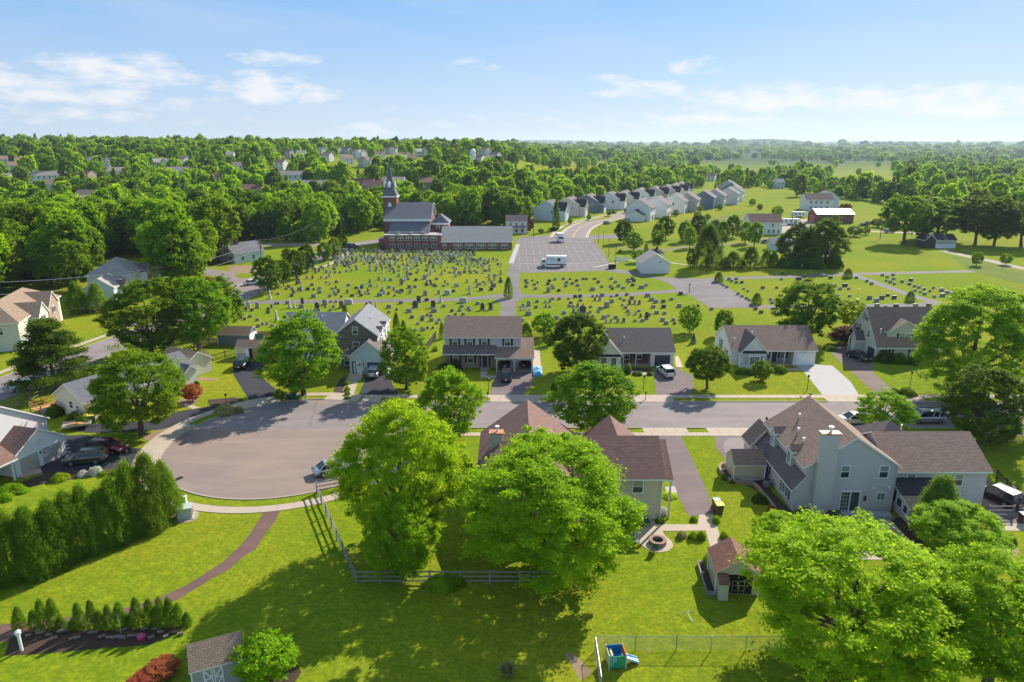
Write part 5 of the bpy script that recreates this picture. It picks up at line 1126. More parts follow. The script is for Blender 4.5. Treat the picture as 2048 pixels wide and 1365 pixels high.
x,y=P(1533,972); r=empty('air_conditioner',(x,y,0),0,'round grey air conditioner beside the blue grey house','air conditioner'); MB().tube((0,0,0),(0,0,.75),.42,.42,18).build('casing',M['steel'],r); MB().tube((0,0,.75),(0,0,.78),.34,.34,16).build('fan_guard',M['iron'],r)
x,y=P(1497,966); r=empty('garden_bench',(x,y,0),0,'grey bench against the tan shed','bench'); MB().box(-.95,.95,-.3,.3,.42,.5).build('seat',M['steel'],r)
for s in(-.8,.8): MB().box(s-.05,s+.05,-.25,.25,0,.42).build('leg',M['iron'],r)
for px,py,lb in ((1607,1040,'black covered grill left of the chimney'),(1668,1045,'large black covered grill by the patio door')):
    x,y=P(px,py); r=empty('covered_grill',(x,y,.03),0,lb,'grill'); b=MB(); b.prism([(-.8,0),(.8,0),(.75,.8),(.5,1.15),(-.5,1.15),(-.75,.8)],'y',-.4,.4); b.build('cover',plain('black cover',(.02,.02,.023),.6,.2),r); 
    for s in(-.6,.6): MB().tube((s,-.45,.06),(s,-.38,.06),.07).build('wheel',M['tyre'],r)
x,y=P(1760,1035); r=empty('hot_tub_cover',(x,y,.03),0,'folded grey covers stacked on the blue house patio','cover')
for i in range(3): MB().box(-1.2+.1*i,1.2-.1*i,-.5,.5,i*.14,.12+i*.14).build('panel',gl,r)
x,y=P(1075,745); t_=MB(); rn=np.random.default_rng(4); n=9
V=[[(-.75+1.5*i/n+rn.normal()*.04,-2.2+4.4*j/n+rn.normal()*.06,.15+.55*math.sin(PI*i/n)*(.6+.4*math.sin(j*1.3))+rn.random()*.16) for i in range(n+1)] for j in range(n+1)]
for j in range(n):
    for i in range(n): t_.face([V[j][i],V[j][i+1],V[j+1][i+1],V[j+1][i]])
for k in range(n):
    for (p,q) in ((V[0][k],V[0][k+1]),(V[n][k],V[n][k+1]),(V[k][0],V[k+1][0]),(V[k][n],V[k+1][n])): t_.face([p,q,(q[0],q[1],0),(p[0],p[1],0)])
tag(t_.build('tarpaulin',plain('bright blue tarpaulin',(.12,.42,.72),.4,.25,2),None,(x,y,.02)),'crumpled bright blue tarpaulin right of the open garage','tarpaulin')
x,y=P(1374,1231); r=empty('sprinkler',(x,y,0),R(20),'thin lawn sprinkler on three legs in the back yard','sprinkler'); 
for a in (20,150,265): MB().tube((0,0,.3),(.9*math.cos(R(a)),.9*math.sin(R(a)),0),.02,.02,6).build('leg',M['steel'],r)
MB().tube((0,0,.3),(0,0,.7),.02,.02,6).build('head',M['steel'],r)
# gutter drains
for px,py,lb in ((366,888,'dark kerb drain on the left side of the cul-de-sac'),(357,958,'dark kerb drain beside the arborvitae screen'),(958,808,'dark kerb drain across from the brick house')):
    x,y=P(px,py); o=MB().box(-.5,.5,-.3,.3,0,.02).build('storm_drain',M['iron'],None,(x,y,.014),R(60) if px<400 else 0); tag(o,lb,'drain')
# mailboxes and lamp posts
def mailbox(px,py,label,rz=0):
    x,y=P(px,py); r=empty('mailbox',(x,y,0),R(rz),label,'mailbox'); MB().box(-.05,.05,-.05,.05,0,1.05).build('post',M['wood'],r); b=MB(); b.prism([(-.1,1.05),(.1,1.05),(.1,1.2),(.05,1.28),(-.05,1.28),(-.1,1.2)],'y',-.25,.25); b.build('box',M['iron'] if px>600 else M['whitep'],r); MB().box(.11,.13,-.1,.0,1.15,1.4).build('flag',M['redl'],r)
for px,py,lb,rz in ((372,868,'white mailbox on the left verge of the cul-de-sac',30),(384,857,'second mailbox on the left verge of the cul-de-sac',30),(1291,800,'mailbox before the dark garage ranch',0),(804,799,'mailbox by the blue garage drive',0),(975,801,'mailbox in front of the brick house',0),(611,797,'mailbox under the big round tree',0),(1619,803,'mailbox on a stone foot by the pale driveway',0)): mailbox(px,py,lb,rz)
def yardlamp(px,py,h,label,mat='iron'):
    x,y=P(px,py); r=empty('lamp_post',(x,y,0),0,label,'lamp post'); MB().tube((0,0,0),(0,0,h),.05,.04,8).build('pole',M[mat],r); b=MB(); b.lathe([(.06,h),(.15,h+.08),(.17,h+.32),(0,h+.45)],n=8); b.build('lantern',M['iron'],r)
for px,py,h,lb in ((1287,783,2.2,'black lamp post in a stone ring before the dark garage ranch'),(1614,782,2.2,'black lamp post beside the pale driveway'),(977,789,2.2,'lamp post before the brick house'),(1820,772,2.,'lamp post before the dormered house'),(258,936,1.9,'lamp post in the bed by the olive wagon'),(454,816,1.8,'lamp post by the black driveway'),(1530,870,2.1,'black lamp post by the sidewalk left of the blue grey house'),(1442,560,1.8,'black post beside the wide cemetery drive'),(1378,587,2.,'black post at the lower cemetery drive'),(1379,585,2.,'thin black post in the cemetery')): yardlamp(px,py,h,lb)
for i,(px,py) in enumerate(((1197,487),(1206,498),(1217,515),(1231,528))):
    x,y=P(px,py); r=empty('park_lamp',(x,y,0),0,'tall thin park lamp beside the parking lot, '+ordn[i]+' from the back','lamp post',group='park lamps'); MB().tube((0,0,0),(0,0,6.2),.08,.05,8).build('pole',M['iron'],r); b=MB(); b.box(-.25,.45,-.12,.12,6.2,6.32); b.build('lamp_head',M['iron'],r); MB().tube((0,0,0),(0,0,.5),.16,.14,8).build('base',M['conc'],r)
# utility poles and wires
POL=[]
def pole(px,py,ytop,label,arm=True,rz=20,trans=False,ground=False):
    x,y=P(px,py); h=ZAT(y,ytop); r=empty('utility_pole',(x,y,0),R(rz),label,'utility pole'); MB().tube((0,0,0),(0,0,h),.17,.11,8).build('pole',M['bark_l'],r)
    if arm:
        for z in (h-.5,h-1.6): MB().box(-1.3,1.3,-.06,.06,z,z+.12).build('crossarm',M['bark_l'],r)
        for s in(-1.2,-.6,.6,1.2):
            MB().tube((s,0,h-.4),(s,0,h-.15),.05,.04,6).build('insulator',M['g_white'],r)
    if trans: MB().tube((.35,0,h-3.2),(.35,0,h-2.1),.25,.25,10).build('transformer',M['steel'],r)
    POL.append((x,y,h)); return r
pole(322,590,532,'utility pole beside the grey house',trans=True); pole(523,522,478,'utility pole with many crossarms by the cottage',trans=True); pole(640,487,439,'utility pole left of the church road'); pole(684,480,429,'utility pole at the road left of the church'); pole(1067,474,426,'slim utility pole by the white cottage',arm=False); pole(1760,478,425,'leaning utility pole in the field',arm=True,rz=5); pole(1582,462,425,'utility pole by the camper trailers',arm=True); pole(-250,700,560,'utility pole beyond the left edge')
for px,py,yt,lb in ((1568,300,279,'distant lattice mast on the plain'),(1977,302,287,'distant mast near the right edge')):
    x,y,z=PG(px,py+6); x*=.35;y*=.35; z=float(HG(x,y)); h=ZAT(y,yt)-z; r=empty('radio_mast',(x,y,z),0,lb,'mast'); b=MB()
    for k in range(3): a=2*PI*k/3; b.tube((1.1*math.cos(a),1.1*math.sin(a),0),(.3*math.cos(a),.3*math.sin(a),h),.16,.1,5)
    n=int(h/4)
    for i in range(n):
        z0=h*i/n; z1=h*(i+1)/n; r0=1.1-.8*i/n; r1=1.1-.8*(i+1)/n
        for k in range(3): a=2*PI*k/3; c=2*PI*(k+1)/3; b.tube((r0*math.cos(a),r0*math.sin(a),z0),(r1*math.cos(c),r1*math.sin(c),z1),.08,.08,4,caps=False)
    b.build('lattice',M['steel'],r); MB().tube((0,0,h),(0,0,h+1.2),.5,.5,8).build('antenna',M['redl'],r)
def wire(p,q,sag,label,r_=.035):
    b=MB(); n=14; pts_=[Vector(p).lerp(Vector(q),i/n)-Vector((0,0,sag*4*(i/n)*(1-i/n))) for i in range(n+1)]
    for a,c in zip(pts_,pts_[1:]): b.tube(a,c,r_,r_,5,caps=False)
    tag(b.build('power_line',M['steel']),label,'wire',group='overhead wires along the side street')
A=[(x,y,h) for x,y,h in POL]
for (i,j,dz,lb) in ((7,0,-.6,'thick overhead cable from the left edge to the pole by the grey house'),(7,0,-3.2,'lower overhead cable from the left edge to the grey house pole'),(0,1,-.6,'overhead cable between the grey house pole and the cottage pole'),(0,1,-3.,'lower overhead cable between the grey house and cottage poles'),(1,2,-.5,'overhead cable from the cottage pole to the church road pole'),(2,3,-.5,'overhead cable between the two church road poles'),(2,3,-2.5,'lower overhead cable between the two church road poles')):
    a=A[i]; c=A[j]; wire((a[0],a[1],a[2]+dz),(c[0],c[1],c[2]+dz),1.4,lb,.05 if i in(7,0) else .03)
# wooden deck beside the ranch
r=empty('wooden_deck',(*P(118,818),0),R(61),'orange cedar deck with rails behind the ranch gable','deck'); MB().box(-3,1,-1.5,1.5,.7,.8).build('floor',M['newwood'],r)
for a in (-3,-1,1):
    for c in(-1.5,1.5): MB().box(a-.06,a+.06,c-.06,c+.06,0,1.7).build('post',M['newwood'],r)
rl=MB(); 
for z in(1.2,1.65): rl.box(-3,1,-1.53,-1.47,z,z+.08); rl.box(-3,1,1.47,1.53,z,z+.08); rl.box(-3.03,-2.97,-1.5,1.5,z,z+.08)
rl.build('railing',M['newwood'],r)
# logs, stones and a white pipe in the lower left bed
rn=random.Random(3)
for i in range(26):
    px=60+i*12+rn.uniform(-4,4); py=1272+rn.uniform(-8,10)-(px>180)*4; x,y=P(px,py); L_=rn.uniform(.25,.6); a=rn.uniform(.1,.7)
    o=MB().tube((-L_/2,0,.12),(L_/2,0,.13),.13,.11,7).build('firewood_log',M['bark_l'] if i%3 else M['g_brown'],None,(x,y,.02),a); tag(o,('pale' if i%3==0 else 'grey brown')+' log in the mulch below the small arborvitae, '+ordn[i]+' from left','log',group='logs in the mulch bed')
x,y=P(44,1302); p=MB(); p.tube((0,0,0),(0,0,1.5),.11,.11,10); p.lathe([(.2,1.5),(.22,1.75),(0,1.9)],n=10); tag(p.build('bird_feeder_post',M['whitep'],None,(x,y,0)),'white post with a domed top at the left of the log bed','post')
x,y=P(284,1279); b=MB(); b.lathe([(0,0),(.3,.02),(.33,.3),(.2,.45),(0,.5)],n=12); tag(b.build('toy_ball',plain('magenta plastic',(.5,.05,.14),.4,.1),None,(x,y,.02)),'magenta object in the log bed','ball')
x,y=P(244,1278); b=MB(); b.tube((0,0,0),(0,0,2.),.025,.02,6); b.box(-.3,.3,-.02,.02,0,.3); tag(b.build('garden_stake',M['steel'],None,(x,y,0)),'thin metal stake among the small arborvitae','stake')
for i in range(5): 
    x,y=P(129+i*2.5,884+i*7); tag(MB().box(-.35,.35,-.18,.18,0,.05).build('stepping_stone',M['lightconc'],None,(x,y,.02)),'pale stepping stone beside the white garage, '+ordn[i],'stone',group='stepping stones')
for px,py,w in ((4,944,1.2),(60,948,2.2)): 
    x,y=P(px,py); tag(MB().box(-w/2,w/2,-.7,.7,0,.1).build('stone_step',plain('pink flagstone',(.5,.32,.26),.8,.15),None,(x,y,.025),R(40)),'pink flagstone slab before the white house, '+('left' if px<30 else 'right'),'step')
# ---------------------------------------------------------------- headstones
def gm(kind,mat):
    t=MB(); b=MB(); b.box(-.62,.62,-.22,.22,0,.16)
    if kind=='b': t.prism([(-.5,.16),(.5,.16),(.5,.9),(.3,.97),(0,1.),(-.3,.97),(-.5,.9)],'y',-.12,.12)
    elif kind=='s': t.prism([(-.5,.16),(.5,.16),(.5,1.),(-.5,1.)],'y',-.13,.13)
    elif kind=='t': t.prism([(-.5,.1),(.5,.1),(.5,.82),(.38,.93),(.15,1.),(-.15,1.),(-.38,.93),(-.5,.82)],'y',-.1,.1)
    elif kind=='m': t.prism([(-.5,.16),(.5,.16),(.5,.8),(.42,.84),(.36,1.),(-.36,1.),(-.42,.84),(-.5,.8)],'y',-.2,.2)
    elif kind=='o': b=MB(); b.box(-.5,.5,-.5,.5,0,.1); b.box(-.4,.4,-.4,.4,.1,.22); t.prism([(-.28,.22),(.28,.22),(.16,.9),(0,1.),(-.16,.9)],'y',-.2,.2)
    elif kind=='f': b=MB(); b.box(-.5,.5,-.3,.3,0,.05); t.box(-.45,.45,-.25,.25,.05,.1)
    return t.mesh('tablet',[M[mat]]),b.mesh('base',[M['g_grey' if mat!='g_white' else 'g_white']])
GC={}
def grave(x,y,w,h,kind,mat,label,rz=0.,group='headstones in the churchyard'):
    k=(kind,mat)
    if k not in GC: GC[k]=gm(kind,mat)
    r=empty('headstone',(x,y,0),rz,label,'headstone',group); r.scale=(w*.86,max(.8,min(1.6,w)) if kind!='o' else w,h*.86)
    for n,m in zip(('tablet','base'),GC[k]):
        o=bpy.data.objects.new(n,m); COL.objects.link(o); o.parent=r
R6=[(178,200,30,'b'),(288,215,35,'b'),(305,188,25,'b'),(462,222,45,'b'),(510,187,38,'b'),(350,163,35,'d'),(415,163,35,'d'),(462,162,18,'d'),(510,155,30,'b'),(260,143,32,'b'),(243,158,28,'b'),(290,157,28,'b'),(347,112,28,'b'),(450,128,35,'b'),(113,232,28,'o'),(610,156,20,'b'),(592,218,30,'b'),(625,190,22,'t'),(660,185,24,'t'),(640,205,20,'d'),(683,220,18,'d'),(732,187,18,'t'),(770,214,38,'r'),(842,212,32,'r'),(835,188,28,'b'),(845,150,28,'d'),(850,135,32,'b'),(917,135,32,'b'),(740,130,32,'b'),(710,135,40,'f'),(902,198,18,'d'),(895,176,16,'t'),(990,210,45,'b'),(1008,172,25,'b'),(1060,198,26,'r'),(1110,212,18,'d'),(1128,180,30,'b'),(1165,178,38,'d'),(1103,165,18,'t'),(1065,147,32,'b'),(1165,105,18,'b'),(1216,80,32,'b'),(1228,147,36,'b'),(1272,143,32,'b'),(1355,205,36,'m'),(1365,128,28,'d'),(1424,127,24,'d'),(1393,97,24,'b'),(1350,75,34,'m'),(1445,80,30,'b'),(1580,178,30,'d'),(1530,198,52,'w'),(1607,135,32,'b'),(1710,195,34,'o'),(1800,168,38,'d'),(1883,165,36,'d'),(1900,133,46,'d'),(1790,122,20,'d'),(1958,102,32,'d'),(1883,103,20,'b'),(1910,55,32,'b'),
(12,308,34,'t'),(100,322,30,'r'),(98,348,32,'d'),(125,305,20,'t'),(160,275,24,'b'),(180,275,20,'b'),(252,272,36,'b'),(270,305,28,'o'),(308,305,26,'o'),(365,305,44,'b'),(372,278,26,'k'),(490,318,40,'k'),(552,280,42,'m'),(600,262,20,'b'),(555,303,16,'d'),(740,275,70,'w'),(685,305,40,'t'),(620,300,28,'b'),(640,262,24,'b'),(912,275,34,'b'),(885,278,16,'d'),(960,298,22,'o'),(1063,305,42,'b'),(1160,272,40,'b'),(1225,340,50,'b'),(1275,305,48,'k'),(1302,262,38,'k'),(1366,250,36,'d'),(1418,302,42,'k'),(1425,338,56,'b'),(1503,298,34,'b'),(1478,262,30,'o'),(1657,262,66,'w'),(1647,300,34,'b'),(1630,332,34,'b'),(1700,315,36,'b'),(1773,278,38,'b'),(1812,322,38,'k'),(1877,320,36,'k'),(1710,330,24,'b'),(1568,336,28,'d'),(1597,362,20,'d'),(1658,362,26,'b'),(1545,380,34,'b'),(1405,410,42,'b'),(1465,408,32,'b'),(1330,408,28,'d'),(1333,386,36,'b'),(1248,388,36,'b'),(1400,375,26,'b'),(1370,368,20,'d'),(1295,438,28,'b'),(1328,475,18,'d'),(1373,472,20,'d'),(1415,472,18,'d'),(1225,490,24,'b'),(1275,490,24,'b'),(1340,488,36,'b'),(1448,433,30,'b'),(1125,325,20,'b'),(1065,345,26,'b'),(165,402,34,'o'),(12,408,32,'b'),(55,440,20,'b'),(90,440,20,'b'),(20,458,36,'b'),(130,455,32,'b'),(380,335,20,'b'),(410,335,20,'b'),(445,335,20,'b'),(480,335,20,'b'),(596,328,24,'b'),(500,330,26,'b'),(-60,305,36,'t'),(-30,330,30,'r'),(-80,330,26,'t'),(-45,380,34,'b'),(-90,400,22,'b'),(-120,390,26,'b')]
R7=[(110,94,30,'r'),(163,92,16,'d'),(120,112,26,'b'),(112,142,30,'b'),(203,108,16,'d'),(180,126,26,'b'),(190,157,30,'b'),(298,97,32,'d'),(288,122,30,'d'),(322,135,28,'b'),(343,84,24,'b'),(330,153,26,'b'),(290,178,34,'m'),(375,173,28,'d'),(412,80,24,'b'),(437,108,32,'b'),(430,135,30,'b'),(482,118,26,'b'),(516,95,26,'b'),(525,132,32,'b'),(540,165,14,'b'),(465,80,20,'b'),(570,80,22,'d'),(595,80,20,'d'),(650,78,12,'d'),(668,78,16,'d'),(690,105,30,'b'),(645,165,44,'b'),(718,142,28,'b'),(828,105,30,'b'),(795,78,30,'b'),(803,158,30,'b'),(852,136,34,'b'),(890,153,32,'b'),(928,92,32,'d'),(935,105,30,'b'),(975,95,34,'d'),(962,78,30,'d'),(965,130,32,'d'),(1035,150,50,'b'),(1072,130,28,'b'),(788,138,26,'b'),
(200,262,30,'b'),(265,265,16,'t'),(302,262,18,'t'),(323,240,32,'b'),(378,240,34,'b'),(133,290,36,'m'),(88,288,20,'b'),(193,305,30,'b'),(68,305,22,'b'),(105,310,18,'b'),(270,302,16,'t'),(303,302,20,'b'),(130,362,56,'b'),(80,415,40,'b'),(452,238,20,'b'),(505,222,34,'d'),(545,220,36,'d'),(547,252,34,'b'),(470,272,32,'b'),(457,298,30,'b'),(487,298,24,'b'),(492,340,24,'t'),(525,298,18,'t'),(528,335,22,'t'),(565,345,60,'k'),(415,355,40,'b'),(355,395,46,'b'),(567,295,16,'t'),(630,303,28,'b'),(643,378,22,'b'),(605,370,20,'t'),(625,345,20,'d'),(645,218,16,'b'),(663,248,22,'t'),(702,248,22,'t'),(680,215,18,'b'),(720,212,40,'b'),(797,262,42,'b'),(757,300,46,'m'),(705,320,42,'b'),(692,343,28,'b'),(795,220,20,'b'),(838,212,30,'b'),(867,236,22,'b'),(897,250,30,'b'),(918,206,26,'b'),(958,236,38,'b'),(940,278,26,'t'),(980,275,26,'t'),(1018,278,24,'t'),(882,290,18,'b'),(908,310,34,'b'),(925,340,32,'b'),(938,362,20,'t'),(988,360,18,'t'),(1015,335,30,'b'),(1028,380,18,'t'),(1130,305,38,'b'),(1090,370,46,'b'),(1075,398,26,'k'),(1150,265,40,'b'),(1117,248,46,'b'),(1085,215,46,'b'),(1157,352,40,'b'),(1210,262,38,'b'),(1212,305,42,'d'),(1220,355,32,'b'),(1275,242,34,'b'),(1348,202,40,'d'),(1338,300,44,'b'),(1290,408,36,'b'),(1205,410,42,'b'),(1233,435,40,'b'),(1300,435,28,'b'),(1485,298,28,'d'),(735,390,44,'b'),(770,375,20,'b'),(830,390,38,'b'),(752,425,22,'t'),(790,422,20,'t'),(845,420,24,'t'),(893,420,26,'t'),(985,415,24,'b'),(1042,415,36,'b'),(1595,322,34,'b'),(1948,320,34,'b'),(1992,348,38,'b'),(1838,108,30,'d'),(1795,108,26,'b'),(1735,82,34,'b'),(1793,80,26,'b'),(1755,96,30,'b'),(1885,178,18,'b'),(1853,158,18,'b'),(2005,152,32,'b'),(1690,130,22,'b'),(1717,145,24,'b'),(1808,200,26,'b'),(1840,218,24,'b'),(1875,236,22,'b'),(1897,248,20,'b'),(1670,118,18,'b')]
R8=[(112,38,32,'d'),(170,36,18,'d'),(245,82,54,'d'),(293,62,28,'d'),(422,25,28,'b'),(499,72,34,'d'),(255,120,32,'b'),(68,150,22,'b'),(105,82,22,'b'),(707,70,24,'d'),(790,98,24,'b'),(828,118,28,'b'),(525,138,38,'d'),(575,160,34,'b'),(645,158,28,'b'),(613,135,48,'d'),(515,178,26,'b'),(730,155,24,'f'),(552,218,36,'b'),(652,218,30,'b'),(628,262,36,'b'),(718,235,32,'f'),(810,237,42,'b'),(910,235,44,'b'),(957,212,34,'d'),(1008,232,42,'d'),(868,256,46,'b'),(870,300,46,'b'),(938,302,28,'b'),(1022,302,46,'d'),(1177,300,44,'b'),(1283,300,46,'b'),(775,298,32,'b'),(33,270,34,'b'),(35,318,30,'b'),(22,245,32,'b'),(50,345,32,'b'),(913,50,26,'b'),(1000,48,26,'b'),(953,65,24,'b'),(945,92,20,'b'),(1003,80,26,'b'),(977,105,28,'b'),(1010,118,22,'b'),(1072,103,28,'b'),(1142,92,36,'d'),(1130,122,30,'d'),(1172,138,26,'b'),(1207,148,26,'b'),(1177,172,28,'b'),(1248,162,28,'b'),(1217,182,20,'b'),(1252,200,34,'b'),(1322,152,18,'b'),(1295,178,20,'b'),(1328,222,26,'b'),(1387,172,40,'b'),(1395,215,50,'b'),(1430,190,36,'b'),(1465,200,36,'b')]
rg=np.random.default_rng(9); cand=[]
for L_,ox in ((R6,512),(R7,1024),(R8,1536)):
    for a,b_,w,k in L_:
        px=ox+a/4; py=540+b_/4; x,y=P(px,py); wm=w/4/F*(y*.96+10.2); cand.append((x,y,wm,k,px,py))
# the older, crowded plot up by the church
rows=0; y=P(0,588)[1]
while y<243:
    x=-56+ .0*y; crowd=sstep(196,236,y)
    xl=P(560,545)[0] if y<215 else P(640,520)[0]*y/240
    x=xl+rg.uniform(0,2)
    while x<-4-(y>225)*9+ (y<215)*1.:
        px,py=Q(x,y)
        if rg.random()<(.62+.16*float(crowd) if y>199 else .26) and px>560+(545-py)*3.1*(py<545)+(py-545)*-1.2*(py>545) and px<1018-(545-py)*.1:
            k=rg.choice(['t','t','d','b','s','o','w2'],p=[.34,.16,.18,.2,.06,.03,.03]); cand.append((x+rg.uniform(-.2,.2),y+rg.uniform(-.4,.4),float(rg.uniform(.42,.8)) if k in('t','o') else float(rg.uniform(.55,1.0)),str(k),px,py))
        x+=rg.uniform(1.1,2.7) if crowd>.4 else rg.uniform(1.2,3.2)
    y+=2.1 if y>215 else 2.9
def gspec(c):
    x,y,w,k,px,py=c; u=rg.random()
    if k=='b': kind='b' if u<.7 else 's'; mat='g_grey' if u<.8 else 'g_brown'; h=w*.78; h=min(max(h,.55),1.05)
    elif k=='d': kind='s'; mat='g_dark'; h=min(max(w*.75,.5),1.0)
    elif k=='r': kind='b'; mat='g_red'; h=.75
    elif k=='t': kind='t'; mat=('g_grey','g_white','g_brown')[int(u*2.99)]; h=w*1.75
    elif k=='o': kind='o'; mat='g_white'; w=max(w,.7); h=2.6 if w>.8 else 1.8
    elif k=='m': kind='m'; mat='g_grey'; h=1.6
    elif k=='w': kind='m'; mat='g_white'; h=1.5
    elif k=='k': kind='t'; mat='g_dark'; h=2.0; w=max(w,.85)
    elif k=='f': kind='f'; mat='g_grey'; h=1.0
    else: kind='m'; mat='g_white'; h=1.3; w=.8
    return kind,mat,w,h
sp=[gspec(c) for c in cand]; big=sorted(range(len(cand)),key=lambda i:-(sp[i][2]*sp[i][3])/cand[i][1]**2)[:296]; bs=set(big)
mw={'g_grey':'grey granite','g_dark':'dark polished','g_red':'red granite','g_white':'pale marble','g_brown':'brown stone'}; kw={'b':'low curved headstone','s':'square headstone','t':'upright tablet','m':'large monument','o':'obelisk','f':'flat marker'}
def plot(px,py,y):
    if px<1018 and py<600: s='main plot '+('rear' if y>205 else 'middle' if y>185 else 'front')+(' left' if px<700 else ' centre' if px<860 else ' right')
    elif px<1018: s='strip behind the houses '+('left' if px<640 else 'centre' if px<820 else 'right')
    elif py<589 and px<1350: s='plot below the parking lot '+('left' if px<1110 else 'centre' if px<1220 else 'right')
    elif px<1400: s='plot behind the ranch '+('left' if px<1120 else 'centre' if px<1240 else 'right')
    elif px<1740 or py>596: s='right hand plot '+('left' if px<1560 else 'centre' if px<1700 else 'right')
    else: s='far right plot'
    return s
gl_=[]
for i in big:
    x,y,w,k,px,py=cand[i]; kind,mat,w,h=sp[i]; gl_.append((mw[mat]+' '+kw[kind]+', '+plot(px,py,y),px,i))
gl_.sort(); gt={}; gn_={}
for q in gl_: gt[q[0]]=gt.get(q[0],0)+1
for lb,px,i in gl_:
    x,y,w,k,_,py=cand[i]; kind,mat,w,h=sp[i]; gn_[lb]=gn_.get(lb,0)+1
    l2=lb+(', '+ordn[gn_[lb]-1]+' from left' if gt[lb]>1 else '')
    grave(x,y,w,h,kind,mat,l2,rz=float(rg.uniform(-.06,.06)))
# the remaining small old stones by the church
st=MB(); mm=['g_grey','g_dark','g_white','g_brown','g_red']
for i in range(len(cand)):
    if i in bs: continue
    x,y,w,k,px,py=cand[i]; kind,mat,w,h=sp[i]; mi=mm.index(mat)
    st.box(x-w*.6,x+w*.6,y-.2,y+.2,0,.14,0); st.prism([(x-w/2,.14),(x+w/2,.14),(x+w/2,h*.85),(x+w*.3,h),(x-w*.3,h),(x-w/2,h*.85)],'y',y-.1,y+.1,mi)
tag(st.build('small_headstones',[M[q] for q in mm]),'crowd of small old headstones in front of the church',kind='stuff')
print('graves',len(cand))
# stone bench and small markers
b=MB(); b.box(-1.4,1.4,-.25,.25,.42,.52); b.box(-1.1,-.9,-.2,.2,0,.42); b.box(.9,1.1,-.2,.2,0,.42); x,y=P(1050,621); tag(b.build('stone_bench',M['g_grey'],None,(x,y,0)),'long low stone bench beside the lower cemetery drive','bench')
# ---------------------------------------------------------------- trees
def leafcloud(name,c,nrm,size,val,mat,rng,asp=.62):
    N=len(c); n=nrm/np.maximum(np.linalg.norm(nrm,axis=1,keepdims=True),1e-6)
    r=rng.normal(size=(N,3)); t=np.cross(n,r); t/=np.maximum(np.linalg.norm(t,axis=1,keepdims=True),1e-6); b=np.cross(n,t)
    s=size[:,None]
    v=np.stack([c-t*s,c-b*s*asp+n*s*.12,c+t*s,c+b*s*asp+n*s*.12],1).reshape(-1,3)
    me=bpy.data.meshes.new(name); me.vertices.add(4*N); me.vertices.foreach_set('co',v.ravel().astype(np.float32))
    me.loops.add(4*N); me.loops.foreach_set('vertex_index',np.arange(4*N,dtype=np.int32)); me.polygons.add(N); me.polygons.foreach_set('loop_start',np.arange(0,4*N,4,dtype=np.int32))
    me.update(calc_edges=True)
    a=me.attributes.new('v','FLOAT','POINT'); a.data.foreach_set('value',np.repeat(val,4).astype(np.float32)); me.materials.append(mat); return me
def unit(rng,n):
    d=rng.normal(size=(n,3)); return d/np.linalg.norm(d,axis=1,keepdims=True)
